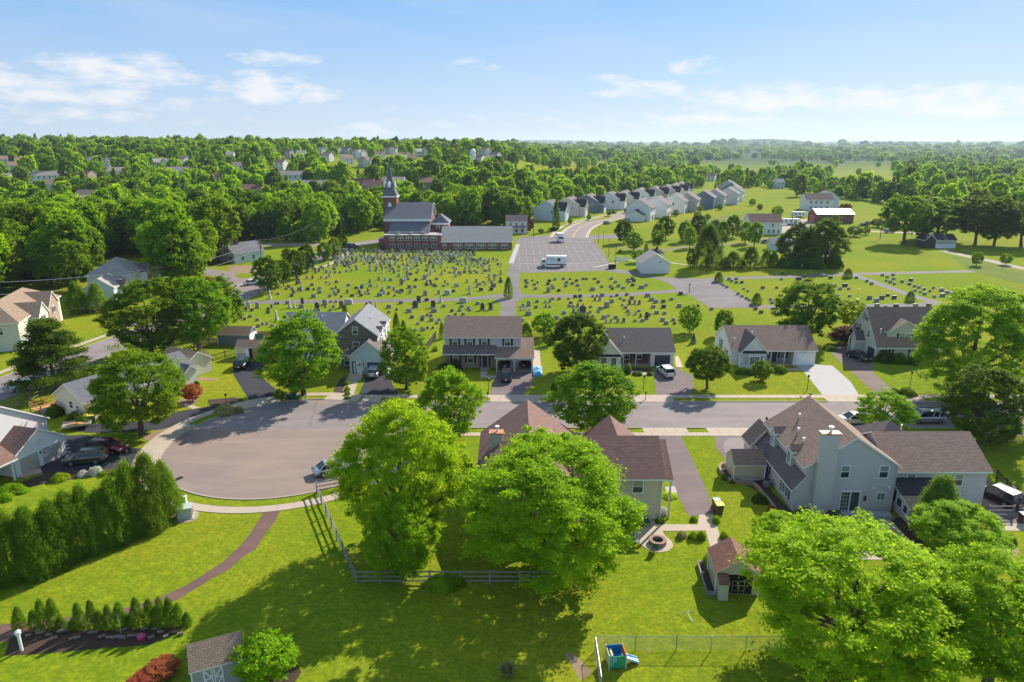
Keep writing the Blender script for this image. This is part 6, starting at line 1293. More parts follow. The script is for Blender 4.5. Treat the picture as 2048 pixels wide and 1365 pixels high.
# every prototype: height 10 m, crown radius 4 m (cone kinds: radius 2 m)
def crown_pts(kind,n,rng):
    if kind in('round','oval','spread','vase'):
        cz,rz={'round':(6.0,4.1),'oval':(5.7,4.4),'spread':(6.2,3.6),'vase':(6.6,3.5)}[kind]
        nl={'round':30,'oval':34,'spread':34,'vase':30}[kind]
        i=np.arange(nl)+.5; ph=np.arccos(1-2*i/nl*.93); th=PI*(1+5**.5)*i+rng.random(nl)*.5
        d=np.stack([np.cos(th)*np.sin(ph),np.sin(th)*np.sin(ph),np.cos(ph)],-1)
        k=.66+rng.random(nl)*.14; L=d*k[:,None]*np.array([4,4,rz]); 
        low=d[:,2]<-.2; L[low,:2]*=.86
        if kind=='oval': L[:,:2]*=(1-.28*np.clip(d[:,2],0,1))[:,None]
        if kind=='vase': L[:,:2]*=(1+.1*d[:,2])[:,None]
        L[:,2]+=cz; r=(.75+rng.random(nl)*.85)*(1.25 if kind=='round' else 1.15)
        nt=nl*(26 if n>100000 else 17); li=rng.integers(0,nl,nt); td=unit(rng,nt); out=(L[li]-np.array([0,0,cz])); out/=np.maximum(np.linalg.norm(out,axis=1,keepdims=True),1e-6)
        td=td+out*.75+np.array([0,0,.35]); td/=np.linalg.norm(td,axis=1,keepdims=True)
        T=L[li]+td*r[li][:,None]*(.55+.62*rng.random(nt)**.8)[:,None]
        # drop tufts buried in another lobe
        dist=np.linalg.norm(T[:,None,:]-L[None],axis=2)/r[None]; dist[np.arange(nt),li]=9; keep=dist.min(1)>.62
        T=T[keep]; td=td[keep]; nt=len(T); tr=(.10+.20*rng.random(nt)**1.5)*(1. if n>100000 else 1.2)
        ti=rng.integers(0,nt,n); q=rng.normal(size=(n,3))*np.array([1,1,.55])*tr[ti][:,None]
        c=T[ti]+q; nn=td[ti]*.5+np.array([0,0,.7])+rng.normal(size=(n,3))*.7
        tv=rng.random(nt); val=np.clip(.55*tv[ti]+.45*rng.random(n)+.0,0,1); return c,nn,val
    if kind=='cone':      # arborvitae: plump column of upright sprays
        nt=520; z=rng.random(nt)**.85; a=rng.random(nt)*2*PI; prof=np.where(z<.2,.80+.2*z/.2,np.power(np.clip((1-z)/.8,0,1),.5)); lob=1+.10*np.sin(a*3+z*6)+.08*np.sin(a*5+z*15+1)+.09*rng.normal(size=nt)
        rr=1.9*prof*lob; T=np.stack([rr*np.cos(a),rr*np.sin(a),z*9.7+.1],-1); ti=rng.integers(0,nt,n); tr=(.10+.14*rng.random(nt))[ti][:,None]
        c=T[ti]+rng.normal(size=(n,3))*tr*np.array([1,1,2.6]); nn=np.stack([np.cos(a),np.sin(a),.5+0*a],-1)[ti]+rng.normal(size=(n,3))*.8; c[:,2]=np.maximum(c[:,2],.05); return c,nn,np.clip(.65*rng.random(nt)[ti]+.35*rng.random(n),0,1)
    if kind=='pine':      # layered horizontal plumes
        nb=70; bz=1.6+8.1*rng.random(nb)**.9; bl=4.1*np.power(np.clip((10.3-bz)/8.5,0.02,1),.62)*(.72+.38*rng.random(nb)); ba=rng.random(nb)*2*PI
        bi=rng.integers(0,nb,n); u=.3+.7*rng.random(n)**.6; rr=bl[bi]*u; w=.5*(1-.4*u)
        c=np.stack([rr*np.cos(ba[bi])+rng.normal(size=n)*w,rr*np.sin(ba[bi])+rng.normal(size=n)*w,bz[bi]+.12*rr+rng.normal(size=n)*.2],-1)
        nn=np.array([0,0,1.])+rng.normal(size=(n,3))*.6; return c,nn,np.clip(.6*rng.random(nb)[bi]+.4*rng.random(n),0,1)
    if kind=='spruce':
        z=rng.random(n)**.75; prof=(1-z); tier=.75+.25*((z*14)%1.); a=rng.random(n)*2*PI; rr=2*prof*tier*(.55+.5*rng.random(n)**.5)
        c=np.stack([rr*np.cos(a),rr*np.sin(a),z*9.6+.4-.25*rr],-1); return c,np.stack([np.cos(a)*.5,np.sin(a)*.5,.8+0*a],-1)+rng.normal(size=(n,3))*.5,rng.random(n)
    if kind=='bush':      # 1 m radius x 1.6 high dome, scaled
        nl=16; d=unit(rng,nl); d[:,2]=np.abs(d[:,2]); L=d*.55; r=.42+.15*rng.random(nl); li=rng.integers(0,nl,n); td=unit(rng,n)+d[li]*.6; td/=np.linalg.norm(td,axis=1,keepdims=True)
        c=L[li]+td*r[li][:,None]*(.85+.2*rng.random(n))[:,None]; c[:,2]=np.abs(c[:,2])*1.25+.05; return c,td+rng.normal(size=(n,3))*.6,np.clip(.5*rng.random(nl)[li]+.5*rng.random(n),0,1)
PROTO={}
def proto(kind,lod,seed,leaf='mid'):
    k=(kind,lod,seed)
    if k in PROTO: return PROTO[k]
    rng=np.random.default_rng(seed*17+len(kind)*7+lod*3)
    n,ls={0:(120000,.068),1:(52000,.10),2:(13000,.20),3:(4200,.34),4:(1300,.62)}[lod]
    if kind in('cone','spruce'): n=int(n*.42); ls*=.8
    if kind=='bush': n=int(n*.16); ls*=.42
    c,nn,val=crown_pts(kind,n,rng)
    if kind in('round','oval','spread','vase'):
        zt=np.percentile(c[:,2],99.6); zb=np.percentile(c[:,2],.4); lo={'round':1.5,'oval':1.2,'spread':2.3,'vase':2.6}[kind]; c[:,2]=lo+(c[:,2]-zb)*(10-lo)/(zt-zb); c[:,:2]*=4.15/np.percentile(np.linalg.norm(c[:,:2],axis=1),98.5)
    size=ls*(.6+.8*rng.random(len(c)))
    me=leafcloud('crown',c,nn,size,val,LF[leaf],rng)
    # trunk and limbs
    tb=MB(); tall=kind not in('bush',)
    if tall:
        if kind in('cone','spruce','pine'):
            tb.tube((0,0,-.3),(0,0,8.6 if kind!='cone' else 6),.17 if kind!='pine' else .26,.04,8)
            if kind=='pine' and lod<3:
                for i in range(14):
                    a=rng.random()*2*PI; z=2+6*rng.random(); l=3.3*(10.3-z)/8.5; tb.tube((0,0,z),(l*math.cos(a),l*math.sin(a),z+.12*l),.07,.02,5,caps=False)
        else:
            fh={'round':2.9,'oval':2.3,'spread':2.6,'vase':2.2}[kind]; lean=rng.normal(size=2)*.12
            tb.tube((0,0,-.3),(0,0,.25),.36,.27,9); tb.tube((0,0,.25),(lean[0],lean[1],fh),.27,.2,9)
            if lod<4:
                nb=7 if lod>2 else 10
                for i in range(nb):
                    a=2*PI*i/nb+rng.random()*.6; el=.5+rng.random()*.8; l=2.2+1.6*rng.random(); s0=Vector((lean[0],lean[1],fh-.15+.25*(i%3)))
                    e=s0+Vector((math.cos(a)*math.cos(el),math.sin(a)*math.cos(el),math.sin(el)))*l; tb.tube(s0,e,.12,.055,6,caps=False)
                    for j in range(2 if lod<3 else 0):
                        a2=a+rng.normal()*.7; e2=e+Vector((math.cos(a2)*.7,math.sin(a2)*.7,.6+rng.random()*.5))*1.3; tb.tube(e,e2,.05,.018,5,caps=False)
                tb.tube((lean[0],lean[1],fh),(0,0,7.4),.16,.04,7,caps=False)
    PROTO[k]=(me,tb.mesh('trunk',[M['bark']]) if tall else None); return PROTO[k]
def tree(name,label,cat,x,y,Rr,H,kind='round',leaf='mid',lod=2,seed=0,group=None,z=0.,bark=None,simple=False,rz=None,bk=None):
    cm,tm=proto(kind,lod,seed,leaf); base={'cone':2.,'spruce':2.,'bush':1.}.get(kind,4.); bh=1.6 if kind=='bush' else 10.
    rz=random.random()*6.28 if rz is None else rz
    def slot(o,m):
        if o.material_slots[0].material!=m: o.material_slots[0].link='OBJECT'; o.material_slots[0].material=m
    if tm is None:
        o=bpy.data.objects.new(name,cm); COL.objects.link(o); o.location=(x,y,z); o.rotation_euler=(0,0,rz); o.scale=(Rr/base,Rr/base,H/bh); slot(o,LF[leaf]); return tag(o,label,cat,group)
    r=empty(name,(x,y,z),rz,label,cat,group); r.scale=(Rr/base,Rr/base,H/bh)
    c=bpy.data.objects.new('crown',cm); COL.objects.link(c); c.parent=r; slot(c,LF[leaf])
    t_=bpy.data.objects.new('trunk',tm); COL.objects.link(t_); t_.parent=r
    if bark: slot(t_,M[bark])
    return r
def TP(name,label,cat,cx,w,ytop,bx,by,kind='round',leaf='mid',lod=2,seed=0,group=None,bark=None,rz=None,dy=0.,sc_=1.):
    """tree from its outline: crown centre column cx, crown width w, top row ytop, foot of trunk (bx,by)"""
    x,y=P(bx,by); y+=dy; H=ZAT(y,ytop)
    if H>37 or H<.3: H=6
    if kind in('round','oval','spread','vase'):
        R0=w/2/F*((y*.96+(CH-.55*H)*.277)); lo_,hi_=H*.4,H*1.25
        for _ in range(30):
            m_=(lo_+hi_)/2; top=min(Q(0,y+R0*math.cos(a_),m_*.58+m_*.42*math.sin(a_))[1] for a_ in [i_*PI/24 for i_ in range(25)])
            if top<ytop: hi_=m_
            else: lo_=m_
        H=m_
    # the widest part of the crown stands at .6 H: use the depth there
    zc=.55*H; d=y*math.cos(PT)-(zc-CH)*math.sin(PT); Rr=w/2/F*d*sc_
    xc=(cx-CX)/F*d
    return tree(name,label,cat,(x*.35+xc*.65),y,Rr,H,kind,leaf,lod,seed,group,bark=bark,rz=rz)
random.seed(5)
# --- foreground
TP('maple_tree','huge spring green maple standing before the brown roofed house, behind the split rail fence','tree',1092,366,874,1106,1140,'round','lime',0,1)
TP('maple_tree','large yellow green maple beside the cul-de-sac and the left arm of the split rail fence','tree',806,256,806,800,1090,'oval','fresh',0,2)
TP('young_maple_tree','young green tree with a thin trunk just inside the corner of the split rail fence','tree',805,142,985,804,1157,'oval','bright',1,3)
TP('maple_tree','bright green tree between the yellow green maple and the brown roofed house, by the street','tree',893,132,740,905,885,'oval','bright',1,4)
TP('maple_tree','dark green street tree between the two hipped gables of the brown roofed house','tree',1193,170,722,1182,872,'oval','mid',1,5)
TP('maple_tree','dense dark green tree left of the grey roofed ranch house with the dark garage door','tree',1156,116,628,1152,748,'oval','dark',1,6)
TP('maple_tree','big round green tree hiding the left wing of the stone gabled house','tree',608,168,628,592,790,'oval','mid',1,7)
TP('maple_tree','slim green tree right of the blue garage door','tree',812,98,657,809,777,'oval','mid',1,8)
TP('maple_tree','light green maple in front of the long white ranch by the cul-de-sac','tree',268,178,697,285,868,'oval','mid',1,9)
TP('pine_tree','broad layered pine by the side street fence on the left','tree',100,156,640,108,784,'pine','pine',1,1)
TP('maple_tree','tall green tree over the side street, left of the dark pair','tree',292,150,560,305,715,'oval','mid',1,10)
TP('oak_tree','dark green tree beside the low picket fence, middle of the three','tree',392,130,556,395,700,'oval','mid',1,11)
TP('oak_tree','dark green tree nearest the cemetery gate, right of the three','tree',445,80,552,446,660,'oval','dark',1,12)
TP('maple_tree','enormous pale green maple filling the lower right corner in front of the blue house','tree',1705,425,1030,1700,1335,'round','fresh',0,13,sc_=1.0)
TP('willow_tree','feathery fine leaved tree right of the enormous pale maple','tree',1995,330,1095,1985,1380,'vase','lime',0,14)
TP('hawthorn_tree','low mid green tree behind the blue house porch roof','tree',1915,168,995,1905,1112,'round','bright',1,15)
TP('arborvitae_tree','yellowish cone shaped evergreen against the back of the grey wing','tree',1880,84,955,1872,1062,'cone','pine',1,16)
TP('maple_tree','small light green tree at the left corner of the blue house patio','tree',1560,112,1022,1560,1110,'round','yellow',1,17)
TP('maple_tree','tall light green tree covering the right side of the beige dormered house','tree',1950,222,577,1938,800,'oval','bright',0,18)
TP('oak_tree','dark green street tree by the black picket fence at the right','tree',1968,156,733,1968,888,'oval','dark',1,19)
TP('maple_tree','small light green street tree between the two parked cars','tree',1768,104,783,1766,877,'round','bright',1,23)
TP('magnolia_tree','rounded lawn tree on a bare trunk, left of the white ranch house','tree',1420,88,692,1410,778,'spread','dark',1,21)
TP('young_tree','very small lawn tree in a mulch ring before the bay window','tree',1522,42,721,1523,762,'oval','mid',2,22)
TP('maple_tree','spreading bright tree behind the right end of the white ranch house','tree',1612,122,563,1615,684,'round','mid',1,23)
TP('young_tree','thin pale green tree between the white ranch and the dormered house','tree',1704,56,602,1700,662,'vase','yellow',2,24)
TP('purple_shrub_tree','wide purple leaved shrub left of the dormered house','shrub',1692,62,652,1692,689,'round','purple',2,25)
TP('maple_tree','small round tree at the rear of the cemetery grass, behind the lawn','tree',1380,44,610,1382,666,'round','mid',2,26)
TP('holly_tree','dark egg shaped tree behind the left gable of the white ranch','tree',1449,38,621,1445,672,'oval','dark',2,27)
TP('blue_spruce','tiny blue spruce on the lawn behind the houses','tree',1387,15,666,1387,687,'spruce','bluespruce',2,28)
TP('young_tree','light green tree behind the patio of the brick and blue house','tree',1088,48,626,1090,675,'round','bright',2,29)
TP('round_shrub','ball shaped shrub behind the driveway tarpaulin','shrub',1095,22,668,1096,692,'round','dark',2,30)
TP('magnolia_tree','low shade tree behind the bright maple by the driveway lamp','tree',1128,50,752,1120,803,'round','dark',2,31)
# ---------------------------------------------------------------- street and park trees, hedges
G1='young trees in the park right of the parking lot'
for k,(cx,w,yt,bx,by,kd) in enumerate([(1247,36,441,1250,487,'oval'),(1268,36,465,1268,502,'round'),(1315,27,448,1316,498,'oval'),(1333,34,433,1330,479,'round'),(1370,30,442,1372,485,'oval'),(1380,27,455,1380,497,'oval'),(1397,34,430,1397,478,'round'),
  (1447,27,444,1445,492,'oval'),(1430,24,440,1432,470,'oval'),(1466,31,431,1466,476,'round'),(1491,26,444,1492,487,'oval'),(1510,31,445,1509,494,'round')]):
    TP('park_tree','young green park tree, '+['left of the four lamp posts','overlapping its taller neighbour by the lamp posts','pointed, just above the gazebo','round, by the first white garden','leafy, at the back of the park','slim, by the grey path','pale round, under the beige new house','slim, behind the huge dark tree','small, far back in the park','pale, below the slate blue house','left of the pair near the farmhouse','right of the pair near the farmhouse'][k],'tree',cx,w,yt,bx,by,kd,'mid' if k%3 else 'dark',2,40+k%4,G1)
TP('park_tree','little spreading lawn tree beside the white picket panel','tree',1276,29,500,1276,526,'spread','mid',2,41); TP('cypress_tree','tiny dark column tree above the gazebo path','tree',1292,10,488,1292,508,'cone','conif',2,2); TP('park_tree','thin young tree left of the huge dark maple','tree',1381,17,497,1381,535,'oval','dark',2,42)
TP('dark_maple_tree','huge dark maple standing alone between the park and the cemetery','tree',1417,60,452,1415,536,'cone','dark',0,43)
for cx,w,yt,bx,by,kd,lb in ((1590,72,446,1588,531,'round','left crown of the big dark tree cluster'),(1652,84,438,1655,532,'round','right crown of the big dark tree cluster'),(1622,60,455,1620,534,'oval','middle crown of the big dark tree cluster')): TP('dark_maple_tree',lb,'tree',cx,w,yt,bx,by,'oval','dark',1,44)
for i,(cx,w,yt,by) in enumerate(((1467,36,504,536),(1502,36,495,536),(1533,24,501,535),(1547,22,506,535),(1563,16,515,536),(1450,22,515,537))): TP('yew_tree','dark conical evergreen in the row along the park, '+ordn[i]+' counted','tree',cx,w,yt,cx,by,'cone','conif',2,3+i%2,'dark evergreens along the park edge')
for cx,w,yt,by,lb in ((1017,18,555,597,'dark conical evergreen in the middle of the cemetery crossroads'),(1438,18,545,564,'cone shaped evergreen at the top corner of the wide cemetery drive'),(1514,20,587,609,'cone shaped evergreen below the wide cemetery drive'),(1696,18,538,556,'cone shaped evergreen on the long upper cemetery drive'),(1821,18,583,603,'cone shaped evergreen inside the bend of the right cemetery drive')): TP('cone_evergreen',lb,'tree',cx,w,yt,cx,by,'cone','conif',2,5)
for cx,w,yt,by,lb in ((793,15,626,668,'tall thin evergreen right of the stone house'),(807,13,641,668,'shorter thin evergreen right of the stone house'),(690,12,610,632,'tiny pointed evergreen behind the stone house roof'),(884,12,645,678,'narrow dark evergreen at the left rear of the brick house'),(1052,24,646,676,'wide dark hedge clump at the right rear of the brick house')): TP('cone_evergreen',lb,'tree',cx,w,yt,cx,by,'cone','conif',2,6)
G2='street trees along the cemetery'
for k,(cx,w,yt,bx,by) in enumerate([(533,57,514,536,586),(566,36,520,567,573),(590,40,500,592,558),(614,36,489,615,545),(649,31,485,650,523),(668,29,475,668,517),(575,26,497,577,530),(683,22,470,684,500)]):
    TP('street_tree',['nearest and largest street tree by the cemetery corner','thin street tree second along the cemetery','third street tree along the cemetery','fourth street tree along the cemetery','fifth street tree, small, by the pale walk','last street tree before the church lawn','pale tree behind the row of street trees','bushy tree across the road by the church'][k],'tree',cx,w,yt,bx,by,'oval' if k!=1 else 'vase','dark' if k<4 else 'mid',2,50+k%3,G2)
G3='big shade trees behind the field on the right'
for k,(cx,w,yt,bx,by) in enumerate([(1812,98,392,1813,488),(1880,112,396,1875,482),(1955,92,394,1958,490),(1995,80,398,1992,492),(2050,90,400,2045,494),(1850,60,400,1850,478)]): TP('shade_tree',['light green shade tree left of the open dark shed','broad shade tree behind the open dark shed','dark shade tree right of the open shed','shade tree second from the right edge','shade tree cut by the right edge','shade tree behind the first two of the field row'][k],'tree',cx,w,yt,bx,by,'round' if k%2 else 'spread','dark' if k>1 else 'mid',2,60+k%3,G3)
TP('pine_tree','dark pine left of the pair beside the grey house','tree',154,42,567,155,627,'cone','conif',2,7); TP('pine_tree','dark pine right of the pair beside the grey house','tree',193,36,568,196,624,'cone','conif',2,8)
for i,(cx,w,yt,by,lf) in enumerate(((1710,30,452,473,'mid'),(1732,16,454,470,'mid'),(1668,20,430,466,'dark'),(1755,26,438,455,'dark'),(1775,22,440,458,'dark'),(1954,22,505,532,'mid'),(2012,22,508,530,'mid'),(1555,22,412,437,'mid'),(1690,26,408,436,'purple'),(1112,14,400,462,'dark'),(1107,22,455,462,'dark'),(1082,12,458,467,'mid'))): TP('bushy_tree','bushy growth, '+['wide, by the farm yard','little, by the farm yard','upright, at the barn corner','left of the two by the parked cars','right of the two by the parked cars','beside the gravel track','beside the gravel track, near the right edge','behind the farmhouse','purple brown, behind the barn','tall thin, by the new street','at the foot of the thin tree by the new street','by the white cottage'][i],'tree',cx,w,yt,cx,by,'round' if cx!=1112 else 'cone',lf,3,70)
TP('purple_plum_tree','purple plum tree left of the new street entrance','tree',1056,24,436,1056,466,'round','purple',3,71); TP('purple_plum_tree','dull purple tree behind the three dark side street trees','tree',412,40,555,412,590,'round','purple',3,72)
for i,(cx,w,yt,by) in enumerate(((1140,10,436,450),(1178,10,428,441),(1218,10,421,433),(1252,10,416,427),(1280,10,411,422),(1352,12,420,433),(1400,12,412,425),(1440,12,408,421),(1505,14,398,412),(1520,12,408,420),(1395,16,424,440),(1415,14,428,440))):
    TP('yard_tree','small young tree among the new houses, '+ordn[i]+' counted','tree',cx,w,yt,cx,by,'oval','mid',3,75+i%2,'young trees among the new houses')
# hedge of big arborvitae, left foreground
hd=[(12,1022,1160,92),(62,1018,1150,84),(108,1003,1132,80),(140,985,1118,72),(172,975,1105,72),(205,985,1095,66),(228,960,1085,76),(262,930,1068,74),(300,912,1052,80),(338,950,1030,60),(250,1010,1075,60),(300,985,1062,66),(-40,1040,1172,90),(330,925,1040,64),(80,1060,1152,60)]
for i,(cx,yt,by,w) in enumerate(sorted(hd)): TP('arborvitae','full dark arborvitae in the tall screen, '+ordn[i]+' from the left','shrub',cx,w*.86,yt,cx,by,'cone','conif',1,10+i%4,'arborvitae screen in the left foreground')
sr=[(38,1216,24),(68,1222,22),(85,1200,26),(107,1199,26),(122,1235,22),(158,1208,24),(148,1238,24),(184,1202,22),(200,1222,24),(218,1212,22),(240,1206,26),(258,1228,22),(274,1198,26),(300,1200,26),(322,1196,24),(340,1196,24),(357,1208,22),(374,1226,18),(312,1215,24)]
for i,(cx,yt,w) in enumerate(sorted(sr)): TP('small_arborvitae','small upright arborvitae above the mulch bed, '+ordn[i]+' from the left','shrub',cx,w,yt,cx,1258-(cx>250)*6,'cone','conif',2,14+i%3,'row of small arborvitae')
TP('round_bush','large round green bush right of the cross braced shed','shrub',533,118,1262,530,1360,'round','bright',2,80)
TP('barberry_shrub','ragged dark red shrub left of the cross braced shed','shrub',324,72,1312,322,1352,'vase','red',2,81); TP('barberry_shrub','low dark red shrub at the bottom edge','shrub',296,66,1332,290,1368,'vase','red',2,82)
TP('azalea_shrub','bright crimson bush beside the long white ranch','shrub',384,38,768,384,803,'round','red',2,83)
bl=[(365,765,24,783,'mid'),(376,770,24,785,'dark'),(390,758,16,770,'dark'),(108,805,34,832,'dark'),(150,820,34,845,'dark'),(168,828,30,850,'dark'),(22,965,44,985,'bright'),(120,945,34,960,'yellow'),(10,985,30,1000,'bright'),(46,975,26,984,'bright'),
 (190,930,26,948,'flower'),(165,940,22,952,'flower'),(205,942,18,950,'mid'),(232,936,22,948,'mid'),(268,932,20,942,'bright'),(694,770,12,782,'mid'),(695,780,12,790,'mid'),(692,760,12,770,'mid'),(694,790,12,798,'mid'),
 (1387,1062,20,1078,'mid'),(1364,1060,22,1075,'straw'),(1402,1060,20,1078,'mid'),(1448,1060,18,1078,'mid'),(1388,1032,16,1042,'mid'),(1433,1030,18,1046,'mid'),(1413,1102,16,1128,'mid'),(1326,1010,18,1030,'flower'),(1340,984,30,994,'yellow'),(1320,1035,18,1046,'dark'),
 (890,722,30,740,'dark'),(912,720,22,738,'dark'),(905,705,14,735,'dark'),(1255,738,14,748,'dark'),(1258,722,10,746,'conif'),(1275,742,20,750,'dark'),(1300,742,14,750,'dark'),(1560,728,30,744,'dark'),(1545,735,20,744,'dark'),(1500,738,26,748,'dark'),(1480,738,20,748,'dark'),
 (1770,698,34,724,'dark'),(1800,702,30,726,'mid'),(1830,706,30,728,'dark'),(1752,712,20,722,'mid'),(1815,772,34,790,'mid'),(1790,775,22,788,'dark'),(1660,690,26,700,'mid'),(450,808,46,826,'straw'),(475,812,24,826,'straw'),(558,775,20,795,'mid'),
 (1040,672,18,690,'conif'),(870,690,14,702,'mid'),(1520,985,30,1005,'dark'),(1545,1010,26,1028,'red'),(1560,1022,22,1036,'dark'),(1450,945,14,960,'dark'),(1465,958,12,966,'dark'),(2020,1065,26,1085,'mid'),(1230,808,30,822,'dark'),(1245,798,20,812,'dark'),(955,785,22,800,'straw'),
 (1240,498,10,506,'mid'),(910,960,50,1000,'dark'),(930,900,36,960,'dark'),(1180,1045,60,1075,'mid'),(880,1150,60,1172,'yellow'),(905,1145,50,1170,'mid'),(1250,1065,28,1080,'dark'),(1560,700,10,706,'dark'),(1572,508,34,536,'dark'),(1600,506,38,537,'dark'),(1632,505,38,537,'dark'),(1668,502,36,536,'dark'),(1585,500,30,530,'mid')]
nm={'mid':'green','dark':'dark green','bright':'light green','yellow':'yellow green','flower':'white flowering','straw':'straw tinged','conif':'evergreen','red':'red leaved'}
def where(px,py):
    L=[((0,250),(900,1010),'in the bed by the white house'),((300,420),(740,800),'beside the white ranch end'),((80,200),(790,860),'by the ranch gable end'),((660,700),(740,800),'along the ramp walk'),((1280,1480),(990,1140),'along the patio walks'),((860,950),(690,760),'before the brick house'),((1230,1320),(700,760),'before the dark garage ranch'),
       ((1470,1600),(690,760),'before the bay window ranch'),((1740,1860),(690,730),'against the dormered house'),((1430,1600),(940,1040),'in the bed left of the blue grey house'),((860,960),(880,1010),'beside the brown roofed house'),((430,560),(770,830),'by the black driveway mouth'),((780,1300),(1030,1180),'under the big maples')]
    for a,b,t in L:
        if a[0]<=px<=a[1] and b[0]<=py<=b[1]: return t
    return 'out on the lawn'
seen={}
for i,(cx,yt,w,by,lf) in enumerate(bl):
    lb=nm[lf]+' garden shrub '+where(cx,by); seen[lb]=seen.get(lb,0)+1
    if seen[lb]>1: lb=nm[lf]+' shrub '+where(cx,by)+', '+ordn[seen[lb]-1]+' such'
    TP('garden_shrub',lb,'shrub',cx,w,yt,cx,by,'bush',lf,2,84+i%4)
def grasstuft(x,y,r,h,label):
    rng=np.random.default_rng(abs(int(x*10))+1); b=MB()
    for i in range(240):
        a=rng.random()*6.28; s=rng.random(); p=Vector((.25*r*s*math.cos(a),.25*r*s*math.sin(a),0)); e=Vector((r*s*math.cos(a),r*s*math.sin(a),h*(1-.45*s*s))); w=Vector((-math.sin(a),math.cos(a),0))*.035; m=(p+e)/2+Vector((0,0,.2*h))
        b.face([p-w,p+w,m+w,m-w]); b.face([m-w,m+w,e])
    o=b.build('ornamental_grass',LF['straw'],None,(x,y,0)); tag(o,label,'grass')
x,y=P(1015,1352); grasstuft(x,y,.9,1.2,'pale tuft of ornamental grass at the bottom edge, centre')
# ---------------------------------------------------------------- the woods: nearest as single trees, the rest as one mass
FOREST=[(-900,760),(-60,640),(-10,604),(60,588),(135,590),(180,570),(215,515),(335,515),(340,575),(372,600),(430,590),(446,530),(455,486),(620,486),(690,482),(702,468),(765,460),(1005,455),(1090,440),(1100,424),(1120,412),(1240,398),(1300,388),(1400,376),(1440,384),(1530,372),(1560,400),(1690,398),(1760,412),(1830,430),(2048,440),(2700,470),(3200,470),(3200,296),(-1500,296),(-1500,760)]
CLEAR=[[(1090,324),(1215,322),(1240,332),(1215,345),(1165,362),(1120,352),(1085,338)],[(1240,330),(1330,326),(1400,322),(1500,318),(1620,320),(1640,330),(1540,345),(1400,340),(1320,345)],[(1400,345),(1480,335),(1560,338),(1540,352),(1480,350)],[(1640,345),(1700,338),(1790,348),(1780,360),(1690,362)],
 [(1416,362),(1445,362),(1450,382),(1415,382)],[(1480,400),(1560,378),(1640,392),(1600,425),(1480,430)],[(990,335),(1075,325),(1110,345),(1040,352)],[(1000,322),(1050,318),(1060,330),(1005,332)],[(1390,310),(1500,304),(1560,312),(1480,318)],[(1560,330),(1700,318),(1840,330),(1800,345),(1650,340)],
 [(640,318),(760,330),(735,345),(640,335)],[(800,308),(900,318),(880,330),(800,325)],[(960,300),(1040,306),(1030,320),(960,312)],[(855,395),(880,395),(885,385),(860,385)],[(815,388),(825,375),(850,380)]]
HS=[]   # far houses: (px,py,width px,kind)
for q in ((80,368,80,'row'),(14,372,36,'row'),(110,386,44,'tan'),(148,424,74,'row'),(170,410,40,'tan'),(168,366,24,'red'),(232,358,32,'row'),(354,357,46,'row'),(432,372,26,'red'),(504,398,32,'red'),(6,332,18,'sm'),(52,334,42,'sm'),(180,333,16,'sm'),(208,337,22,'sm'),(323,338,26,'sm'),(366,333,18,'sm'),(412,328,18,'sm'),(478,346,17,'sm'),(425,303,12,'sm'),
 (582,366,54,'row'),(617,387,76,'row'),(722,384,52,'red'),(748,388,46,'red'),(786,380,44,'row'),(857,382,28,'red'),(547,311,22,'sm'),(602,319,18,'sm'),(577,316,14,'sm'),(652,324,17,'sm'),(672,309,18,'sm'),(692,309,15,'sm'),(717,317,24,'sm'),(732,334,32,'sm'),(782,309,28,'sm'),(806,325,36,'sm'),(847,315,26,'sm'),(826,330,18,'sm'),(812,303,17,'sm'),(912,303,22,'sm'),(970,312,26,'sm'),(987,322,18,'sm'),(957,330,13,'sm'),
 (1046,309,26,'sm'),(1079,311,12,'sm'),(1257,357,26,'dark'),(1421,363,15,'sm'),(1561,378,18,'lt'),(640,312,16,'sm'),(760,322,20,'sm'),(885,306,18,'sm'),(700,330,20,'sm'),(530,330,16,'sm'),(460,322,15,'sm'),(1890,362,18,'sm'),(2008,363,14,'sm'),(1880,312,12,'sm'),(925,336,10,'sm'),(30,345,22,'sm'),(600,330,18,'sm'),(560,340,18,'sm')):
    HS.append(q)
colw={'row':('white','worn_sh'),'tan':('cream','tan_sh'),'red':('tanbrick','red_sh'),'sm':('white','grey_sh'),'dark':('grey','black_sh'),'lt':('paleblue','lt_sh')}
kinddesc={'row':'pale row of joined town houses','tan':'tan roofed house','red':'brick house with a reddish roof','sm':'small white house','dark':'low dark roofed building','lt':'light roofed house'}
hpos=[]; hpx=[]
random.seed(11)
def region(px,py):
    a='far left' if px<250 else 'left' if px<520 else 'left of centre' if px<760 else 'centre' if px<1050 else 'right of centre' if px<1500 else 'far right'
    return a
cnt={}
